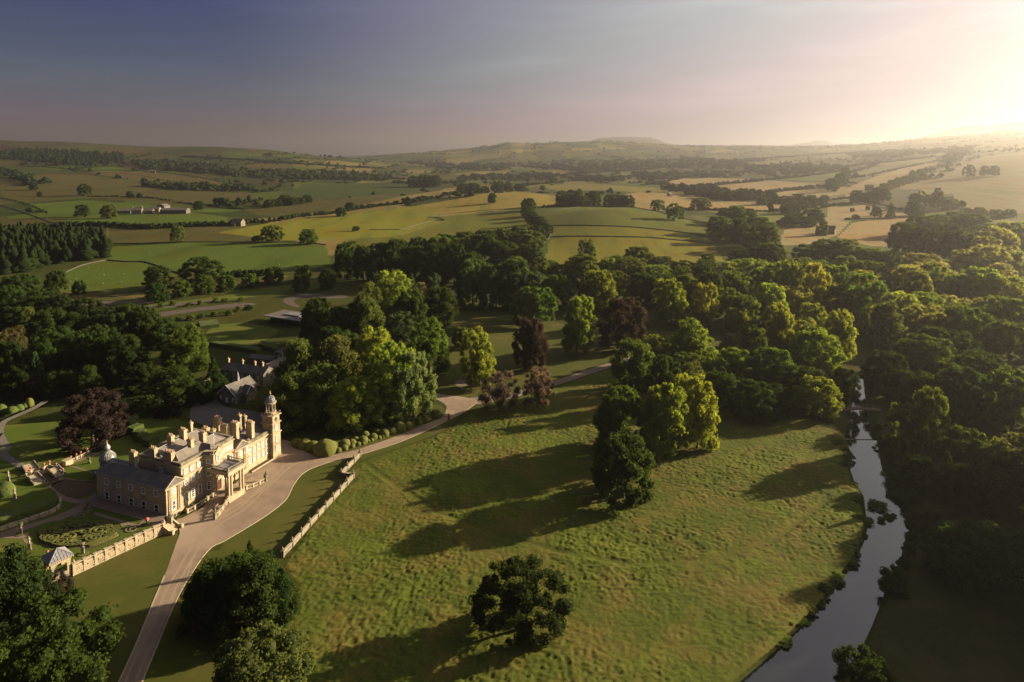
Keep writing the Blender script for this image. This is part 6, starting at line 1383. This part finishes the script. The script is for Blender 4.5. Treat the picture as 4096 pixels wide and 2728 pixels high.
def ball_mesh(seed, mat):
    bm = bmesh.new(); bmesh.ops.create_icosphere(bm, subdivisions=4, radius=1); g = np.random.default_rng(seed)
    for v in bm.verts:
        q = v.co.normalized(); v.co *= 1 + .03*math.sin(5*q.x+seed)*math.sin(4*q.y+2*seed) + .022*g.normal(); v.co.z = max(v.co.z, -.35)*.74+.26
    me = bpy.data.meshes.new('ball_shrub'); bm.to_mesh(me); bm.free(); me.materials.append(M[mat]); me.polygons.foreach_set('use_smooth', [True]*len(me.polygons)); return me
CR_BALL = {m: [ball_mesh(s, m) for s in range(3)] for m in ('box','hedge')}
for x, y, r_, h, lb in ((100,470,2.6,3.4,'big round clipped yew beside the draped statue'),(0,490,1.9,2.6,'round clipped yew cut by the left edge of the photo')): ball_shrub(at6(x, y, T), r_, h, lb, 'round yews on the garden lawn', 'hedge')
for i, (x, y, r_, h) in enumerate(((10,1385,1.9,3.0),(100,1388,2.2,2.2),(165,1370,1.7,2.2),(215,1345,1.3,2.0),(252,1335,1.6,3.2))):
    ball_shrub(flat((x/2.1409)/K, (1000+y/2.1409)/K, T), r_, h, ['round clipped shrub at the left edge','dark flat-topped shrub','green dome shrub','small dome shrub','light green cone-like shrub'][i]+' in the row along the garden path', 'shrubs along the garden path', 'hedge' if i < 4 else 'box')
# garden paths further off
def strip(name, pts, w_, mat, z):
    k = MB(); L = smooth_line([flat(x, y, z)[:2] for x, y in pts], 5); k.ribbon([(q[0], q[1], 0) for q in L], w_, z-.02, z); o = k.build(name, M[mat]); o['kind'] = 'structure'
C1 = lambda x, y: (x/2.6133/K, (1600+y/2.6133)/K)
strip('garden_path', [C1(480,10), C1(350,85), C1(180,160), C1(60,215), C1(10,270), C1(-5,350), C1(30,430), C1(70,500), C1(40,560), C1(110,620), C1(270,710)], 2.3, 'tarmac', Z1); strip('garden_path', [C1(-5,350), C1(-60,420), C1(-120,600)], 2.3, 'tarmac', Z1)
# terrace stairs with balustrades and flower urns
def stair(f, p, q, wd, n, rise, label):
    a = f(*p, T)[:2]; b = f(*q, T)[:2]; d = b-a; L = float(np.linalg.norm(d)); r_ = empty('terrace_stairs', (a[0], a[1], T), math.atan2(d[1], d[0]), label, 'stairs', 'terrace stairs')
    for i in range(n): k = MB(); k.box(L*i/n, L*(i+1)/n, -wd/2, wd/2, -.1, rise*(1-i/n)+.05); k.build('step', M['stone_trim'], r_)
    for s in (-1, 1): k = MB(); y0, y1 = sorted((s*wd/2, s*(wd/2+.35))); k.add([(0,y0,-.1),(L,y0,-.1),(L,y0,.5),(0,y0,rise+.6),(0,y1,-.1),(L,y1,-.1),(L,y1,.5),(0,y1,rise+.6)], [(0,1,2,3),(4,7,6,5),(0,4,5,1),(1,5,6,2),(2,6,7,3),(3,7,4,0)]); k.build('side_wall', M['weathered'], r_)
stair(at5, (60,880), (190,990), 3.0, 7, 1.0, 'sunlit stone stairs between the curving path and the landing'); stair(at5, (590,960), (740,1070), 2.6, 7, 1.0, 'shaded stone stairs from the landing towards the house'); stair(at5, (150,1110), (320,1225), 2.6, 7, 1.0, 'shaded stone stairs from the landing towards the parterre')
gsheet('landing', at5, [(190,990),(380,960),(500,910),(600,930),(560,970),(430,1010),(330,1070),(150,1110),(110,1070)], M['path'], T+.14, False)
gsheet('shade_bed', at5, [(330,1070),(560,960),(690,1080),(690,1180),(560,1230),(400,1220),(300,1110)], M['soil'], T+.10, False)
for i, (pts, lb) in enumerate([([(385,1020),(400,930),(510,880),(655,925),(790,1030)], 'balustrade round the landing above the shaded bed'), ([(20,1085),(100,1060),(120,1010)], 'short balustrade at the left end of the landing'), ([(960,775),(1075,725),(1165,680),(1300,610),(1380,565),(1470,510)], 'long sunlit balustrade between lawn and conservatory path'), ([(1510,400),(1580,385),(1650,385)], 'balustrade behind the conservatory dome')]):
    c = at5(*pts[0], T); r_ = empty('terrace_balustrade', tuple(c), 0, lb, 'balustrade', 'balustrades of the terrace garden'); balustrade(r_, [tuple((at5(x, y, T)-c)[:2]) for x, y in pts], 0, .9, .5, 'balusters')
    for x, y in pts:
        q = (at5(x, y, T)-c); k = MB().lathe(q[0], q[1], urn_prof(.7), 8, 0, 1.06); o = k.build('urn', M['weathered'], r_); k = MB().ball((q[0], q[1], 1.8), .36, .6, 8, 5); k.build('flowers', M['flower'], o)
c = at5(890, 830, T); SB = empty('stone_seat_block', tuple(c), RZ, 'pale square stone block at the start of the sunlit balustrade', 'stone block'); k = MB(); k.cbox(0,0,2.4,2.0,0,1.5); k.cbox(0,0,2.6,2.2,1.5,1.7); k.build('block', M['stone_trim'], SB)

# ---------------------------------------------------------------- boundary wall, box balls, gate
bwp = [flat(x, y) for x, y in ((650,1281),(812,1099),(784,1095),(827,1050))]
BW = empty('boundary_wall', tuple(bwp[0]), 0, 'long stone boundary wall with finialed piers between lawn and meadow', 'wall'); o0 = bwp[0]
for a, b in zip(bwp[:-1], bwp[1:]): k = MB(); k.ribbon([tuple(a-o0), tuple(b-o0)], .45, -.3, 1.25); k.build('wall_run', M['weathered'], BW); k = MB(); k.ribbon([tuple(a-o0), tuple(b-o0)], .65, 1.26, 1.42); k.build('coping', M['stone_trim'], BW)
pp = MB(); pp.cbox(0,0,.75,.75,-.3,1.6); pp.cbox(0,0,.9,.9,1.6,1.75); ppm = pp.mesh('pier', M['weathered']); fm = MB().lathe(0, 0, finial_prof(.95), 8, 0, 1.75).mesh('finial', M['weathered'])
for a, b, n in ((bwp[0],bwp[1],9),(bwp[2],bwp[3],3)):
    for i in range(n+1): o = bpy.data.objects.new('pier', ppm); link(o, BW); o.location = (a-o0)+(b-a)*i/n; link(bpy.data.objects.new('finial', fm), o)
C4 = lambda x, y: ((1000+x/2.1409)/K, (1700+y/2.1409)/K); C6 = lambda x, y: ((1000+x/2.1409)/K, (1000+y/2.1409)/K)
balls = [(C4, *q) for q in ((400,165,38),(470,185,48),(540,200,46),(585,215,42),(645,236,78),(705,205,48),(755,226,26),(750,180,26),(812,186,45),(806,206,30),(873,170,36),(874,188,22),(928,170,22),(968,146,38),(968,163,18),(905,130,24),(1016,142,16),(986,98,33),(1042,134,18),(1056,116,33),(1086,62,28),(1107,112,18),(1152,86,37),(1136,100,20),(1194,77,16),(1212,68,36))] + [(C6, *q) for q in ((1276,1540,48),(1345,1522,38),(1378,1502,24),(1402,1480,34),(1444,1482,28),(1482,1456,44),(1532,1452,18),(1542,1430,34),(1590,1425,44),(1618,1418,24))]
bl_ = sorted([(f(x, y), r_) for f, x, y, r_ in balls], key=lambda q: q[0][0])
for i, ((px, py), r_) in enumerate(bl_):
    p = flat(px, py+1); rm = max(.7, 1.25*r_/2.1409*p[1]/FPX); size = 'big' if r_ > 40 else 'small' if r_ < 23 else 'mid-sized'
    ball_shrub(p, rm, rm*1.25, f'{size} clipped box ball, {ordinal(i)} along the drive counting from the clock tower', 'clipped box balls along the drive')
psheet('ball_border', [C4(360,190), C4(480,230), C4(600,262), C4(680,262), C4(900,215), C4(1100,150), C4(1300,80), C6(1450,1510), C6(1640,1440), C6(1680,1380), C6(1640,1330), C6(1560,1320), C6(1540,1370), C6(1400,1430), C4(1200,20), C4(1000,60), C4(850,110), C4(640,150), C4(420,130)], M['lawn'], .085, smooth=False)
for i, (x, lb) in enumerate(((1622,'dark stone gate pier on the ball-shrub side of the drive'),(1702,'dark stone gate pier on the meadow side of the drive'))):
    p = flat(*C6(x, 1440 if i == 0 else 1458)); r_ = empty('gate_pier', tuple(p), .5, lb, 'gate pier', 'gate piers'); k = MB(); k.cbox(0,0,.7,.7,-.2,2.0); k.cbox(0,0,.9,.9,2.0,2.2); k.build('shaft', M['weathered'], r_); k = MB().lathe(0,0,finial_prof(.6),8,0,2.2); k.build('finial', M['weathered'], r_)
p = flat(*C6(1655, 1440)); GT = empty('iron_gate', tuple(p), .9, 'open iron gate between the two gate piers', 'gate'); k = MB()
for i in range(9): k.tube([(i*.22,0,.1),(i*.22,0,1.4)], .03, 4)
k.tube([(0,0,.25),(1.8,0,.25)], .035, 4); k.tube([(0,0,1.2),(1.8,0,1.2)], .035, 4); k.build('gate_leaf', M['dark'], GT)
# ---------------------------------------------------------------- river: footbridge, weir, reeds and bank shrubs
b0 = flat(1924, 945); b1 = flat(2023, 945); BR = empty('footbridge', tuple(b0), 0, 'slender arched timber footbridge over the river', 'bridge'); d = b1-b0; k = MB(); dk = [b0+d*t+np.array([0,0,.55+.7*math.sin(math.pi*t)])-b0 for t in np.linspace(0,1,15)]
k.ribbon([tuple(q) for q in dk], 1.9, -.45, 0); k.build('deck', M['wood'], BR)
for s in (-.85, .85):
    k = MB(); L = [q+np.array([0,s,0]) for q in dk]; k.tube([q+np.array([0,0,1.1]) for q in L], .06, 5); k.tube([q+np.array([0,0,.55]) for q in L], .04, 5)
    for q in L: k.tube([q, q+np.array([0,0,1.15])], .06, 5)
    for a, b in zip(L[:-1], L[1:]): k.tube([a, b+np.array([0,0,1.1])], .03, 4); k.tube([a+np.array([0,0,1.1]), b], .03, 4)
    k.build('railing', M['wood'], BR)
for t in (.3, .7): q = d*t; k = MB(); k.cbox(q[0], q[1]-.7, .3, .3, -2.2, .9); k.cbox(q[0], q[1]+.7, .3, .3, -2.2, .9); k.build('trestle', M['wood'], BR)
w0 = flat(1943, 1010, WZ); w1 = flat(2016, 1011, WZ); WE = MB(); WE.ribbon([(w0[0],w0[1]),(w1[0],w1[1])], .35, WZ-.5, WZ+.14); o = WE.build('weir', M['wood']); tag(o, 'thin wooden weir across the river below the footbridge', 'weir')
reed = [crown_mesh('reed_crown', 200+i, [(.25*math.cos(a),.25*math.sin(a),.35,.3) for a in (0,1.6,3.1,4.7)], 900, .06, .9, .6) for i in range(2)]
def clump(name, px, py, wd, h, col, label, group, z=None):
    p = flat(px, py, z) if z is not None else at(px, py); o = bpy.data.objects.new(name, (reed if name == 'reed_islet' else CR['shrub'])[random.randrange(2)]); link(o); o.location = (p[0], p[1], p[2]-.1); o.scale = (wd, wd, h); o.color = jitter(col); o.rotation_euler = (0,0,random.random()*6); return tag(o, label, 'reeds' if name == 'reed_islet' else 'shrub', group)
for px, py, wd, h, lb in ((2017,1166,5.2,2.2,'largest reed islet in the river'),(2045,1138,2.4,1.9,'small round reed clump close to the far bank'),(2042,1190,3.0,1.6,'reed islet right of the narrow one'),(2026,1198,2.0,1.8,'narrow reed islet below the largest one'),(2054,1187,1.6,1.3,'tiny reed tuft at the end of the right islet')): clump('reed_islet', px, py, wd, h, 'green', lb, 'reed islets in the river', WZ)
g = random.Random(9)
for i, (px, py) in enumerate([(1935,1012),(1925,1022),(1945,1035),(1955,1050),(1948,1062),(1940,1070),(1958,1120),(1975,1150),(1985,1165),(1978,1185),(1988,1200),(1980,1215),(1990,1228),(1976,1240),(1968,1258),(1975,1275),(1955,1290),(1940,1305),(1928,1325),(1940,1340),(1912,1345),(1900,1365),(1880,1385),(1862,1400),(1845,1425),(1825,1440),(1800,1470),(1770,1490)]):
    clump('bank_shrub', px-3+g.uniform(-5,3), py+g.uniform(-5,5), g.choice([1.4,2.0,2.8,3.6,4.6])*g.uniform(.8,1.2), g.choice([.7,1.0,1.4,2.0])*g.uniform(.8,1.2), g.choice(['green','bright','olive']), f'leafy bank shrub on the meadow side, {ordinal(i)} downstream from the weir', 'shrubs on the meadow bank')
for i, (px, py) in enumerate([(2030,1025),(2022,1015),(2010,985),(2036,1050),(2040,1075),(2052,1095),(2060,1110),(2075,1140),(2090,1150),(2095,1185),(2096,1215),(2088,1245),(2082,1270),(2070,1300),(2050,1330),(2045,1360)]):
    clump('bank_shrub', px+8, py+2, g.uniform(3,6), g.uniform(1.6,3.6), g.choice(['deep','dark']), f'dark overhanging bank shrub on the far side, {ordinal(i)} downstream from the footbridge', 'shrubs on the far bank')
# ---------------------------------------------------------------- farms, barns, walls, poles, sheep
def farm_block(px, py, w_, d_, ze, zr, rz, name, label, cat, wm='stone', rm='slate_warm', chim=0, axis='x'):
    wm = 'weathered' if wm == 'stone' else wm; p = at(px, py); r_ = empty(name, tuple(p), rz, label, cat); o, _r = gable(r_, -w_/2, w_/2, -d_/2, d_/2, ze, zr, axis, 'walls', wm, rm)
    for i in range(chim): chimney(r_, -w_/2+.8+i*(w_-1.6)/max(1, chim-1), 0, 1.0, 1.0, zr-.6, zr+1.6, (1,1))
    return r_, o
fh, o = farm_block(316, 492, 15, 9, 7.0, 10.5, R(12), 'farmhouse', 'tall stone farmhouse with two chimneys on the hillside farm', 'farmhouse', chim=2)
for i in range(3):
    for z in (1.2, 4.2): window(fh, -4.5+i*4.5, -4.5, z, 1.2, 1.5, panes=(2,2), surround=False)
farm_block(339, 491, 18, 9, 4.8, 8, R(8), 'barn', 'stone barn joined to the right of the farmhouse', 'barn'); farm_block(358, 486, 14, 10, 4.5, 7.5, R(5), 'barn', 'low stone barn behind the farmyard', 'barn')
farm_block(403, 490, 40, 16, 5.5, 8.2, R(4), 'cattle_shed', 'long dark cattle shed at the right end of the farm', 'shed', 'barn', 'barn'); farm_block(376, 481, 14, 14, 6, 9, R(80), 'farm_shed', 'white-gabled shed behind the farm', 'shed', 'pale_sheet', 'roof_pink')
farm_block(284, 490, 26, 12, 4, 6.5, R(6), 'farm_shed', 'dark low shed left of the farmhouse', 'shed', 'barn', 'slate')
farm_block(548, 519, 15, 9, 6, 9.6, R(-15), 'field_barn', 'lone stone field barn below the farm track', 'barn'); farm_block(538, 520, 7, 6, 3, 4.5, R(-15), 'barn_lean_to', 'small lean-to in front of the lone field barn', 'barn')
farm_block(468, 376, 42, 14, 5, 7, R(3), 'white_shed', 'long white shed far up the left hillside', 'shed', 'pale_sheet', 'pale_sheet'); farm_block(656, 349, 22, 10, 7, 11, 0, 'hilltop_farm', 'farmhouse on the skyline of the left ridge', 'farmhouse', 'stone', 'slate')
farm_block(352, 397, 16, 9, 6, 9, R(20), 'hillside_cottage', 'pale cottage in the trees below the left ridge', 'cottage', 'pale_sheet', 'slate'); farm_block(1998, 437, 17, 10, 8, 12, R(-20), 'roadside_house', 'gabled house among trees beside the lane on the right', 'house', 'weathered', 'slate')
farm_block(2064, 424, 36, 16, 4, 6.5, R(-5), 'grey_shed', 'grey-roofed shed in the young wood on the right', 'shed', 'barn', 'slate'); farm_block(1540, 451, 9, 8, 5, 8, R(30), 'stubble_barn', 'tiny barn on the skyline behind the furrowed stubble', 'barn', 'stone', 'slate_warm')
farm_block(1905, 537, 14, 9, 6, 10, R(-30), 'stubble_house', 'house in the dark clump beside the curved stubble', 'house', 'weathered', 'slate')
farm_block(30, 800, 18, 10, 5, 8.5, R(15), 'wood_lodge', 'lodge roof showing through the trees at the left edge', 'house', 'weathered', 'slate_warm')
def fieldwall(pts, label, h=.85, wd=.6, mat='drystone'):
    L = dense(smooth_line(pts, 4), 3.0); P = [at(*p) for p in L]; k = MB(); k.ribbon([tuple(q-P[0]) for q in P], wd, -.5, h); o = k.build('field_wall', M[mat]); o.location = P[0]; return tag(o, label, 'wall', 'dry-stone field walls')
for pts, lb in [([(246,598),(290,602),(335,603),(380,618),(420,631)], 'curved dark wall between the two sheep pastures'), ([(425,634),(470,628),(520,640)], 'short wall behind the large oak'), ([(150,627),(190,610),(246,598)], 'low wall along the edge of the conifer plantation'),
   ([(1262,546),(1300,543),(1400,544),(1500,547),(1640,561)], 'lower wall curving across the dome-shaped field'), ([(1268,519),(1330,518),(1450,522),(1560,533),(1645,547)], 'middle wall across the dome-shaped field'), ([(1250,487),(1300,480),(1360,474),(1430,475),(1500,484),(1560,500),(1645,517)], 'upper wall over the crest of the dome-shaped field'),
   ([(848,529),(905,528),(930,526),(990,508),(1022,507),(1005,500),(988,499),(1060,489),(1200,478)], 'stepped wall between golden field and pasture'), ([(560,561),(640,557),(700,558),(750,563)], 'straight wall below the golden field'), ([(1960,503),(2040,501),(2110,499)], 'wall above the curved stubble field'), ([(250,560),(330,560),(420,557),(560,557)], 'wall under the grey-green field'),
   ([(120,380),(200,394),(300,400),(400,418),(520,440)], 'long wall slanting down the left hillside'), ([(0,472),(60,490),(120,513)], 'wall at the left edge of the hillside'), ([(1265,537),(1262,548),(1252,556)], 'pale wall end at the corner of the dome-shaped field')]: fieldwall(pts, lb)
for i, (px, py, h) in enumerate(((248,541,9),(60,548,9),(1006,472,9),(1040,476,9),(781,483,9),(1129,457,9))): p = at(px, py); k = MB(); k.tube([(0,0,-.3),(0,0,h)], .14, 5); k.tube([(-.8,0,h-.7),(.8,0,h-.7)], .08, 4); o = k.build('power_pole', M['wood']); o.location = p; tag(o, ['thin pole in the grey-green field','thin pole in the grey-green field near the left edge','pole in the golden field by the hay field hedge','second pole in the golden field, nearer its crest','pole in the hay field hedge','pole below the lone tree on the golden crest'][i], 'pole', 'power poles')
drape_strip('lane', [at(*q) for q in smooth_line([(1880,452),(1905,452),(1925,455),(1955,461),(1990,468),(2040,476),(2080,484)], 4)], 6, M['path'], .25)
sh = MB(); sh.ball((0,0,.62), .36, .85, 8, 5); sh.ball((0,.28,.62), .32, .85, 8, 5); sh.ball((0,-.5,.78), .16, 1.1, 6, 4); 
for x in (-.16, .16):
    for y in (-.2, .42): sh.tube([(x,y,.5),(x,y,0)], .06, 4)
shm = sh.mesh('sheep', M['wool']); g = np.random.default_rng(12); n = 0
for pl, cnt, lb, gp in (([(145,668),(155,630),(240,604),(300,612),(370,640),(330,668)], 17, 'white sheep grazing in the small pasture by the conifer plantation', 'sheep in the small pasture'), ([(300,590),(420,570),(640,565),(740,580),(740,610),(560,630),(440,628)], 20, 'white sheep grazing in the large pasture above the oak', 'sheep in the large pasture'), ([(1275,520),(1290,490),(1420,485),(1450,515),(1330,516)], 9, 'white sheep on the upper dome-shaped field', 'sheep on the dome-shaped field'), ([(1380,500),(1020,520),(1040,530),(1180,530),(1200,500)], 4, 'white sheep in the pasture below the golden crest', 'sheep below the golden crest')):
    k_ = 0
    while k_ < cnt:
        x, y = g.uniform(min(q[0] for q in pl), max(q[0] for q in pl)), g.uniform(min(q[1] for q in pl), max(q[1] for q in pl))
        if not inside(np.array([x]), np.array([y]), pl)[0]: continue
        p = at(x, y); o = bpy.data.objects.new('sheep', shm); link(o); o.location = p; o.rotation_euler = (0,0,g.random()*6.28); s = g.uniform(.85,1.15); o.scale = (s,s,s); tag(o, lb, 'sheep', gp); k_ += 1
# grass mound and garden hedges beyond the stable
mq = flat(560, 772); k = MB(); L = [(r_*6.5, 1.3*math.cos(min(1, r_)*math.pi/2)**2) for r_ in (1.0,.85,.7,.5,.3,.1)]; k.lathe(0, 0, L, 20); o = k.build('grass_mound', M['garden_lawn'], smooth=True); o.location = mq; o.scale = (1.4,1,1); tag(o, 'smooth turf mound on the lawn beyond the stable', 'mound')
for i, (pl, h, lb) in enumerate([([(455,745),(500,740),(505,752),(460,757)], 1.8, 'clipped dark hedge at the corner of the mound lawn'), ([(480,795),(500,792),(600,806),(590,814)], 2.0, 'dark hedge in front of the mound lawn'), ([(600,790),(640,800),(636,812),(596,800)], 2.0, 'dark hedge block by the pavilion lawn')]): clipped('clipped_hedge', [tuple(flat(x, y)[:2]) for x, y in pl], -.1, h, lb, None, 'hedge', 30+i)

# ---------------------------------------------------------------- the air
hb = MB().box(-15000, 15000, -400, 17000, -40, 400); ho = hb.build('haze', [], None); ho['kind'] = 'stuff'
def hz(nt, out):
    v = N(nt, 'ShaderNodeVolumePrincipled', Density=HAZE['density'], Anisotropy=HAZE['aniso']); v.inputs['Color'].default_value = (*HAZE['color'], 1)
    nt.links.new(v.outputs[0], out.inputs['Volume'])
ho.data.materials.append(node_mat('haze_air', hz))
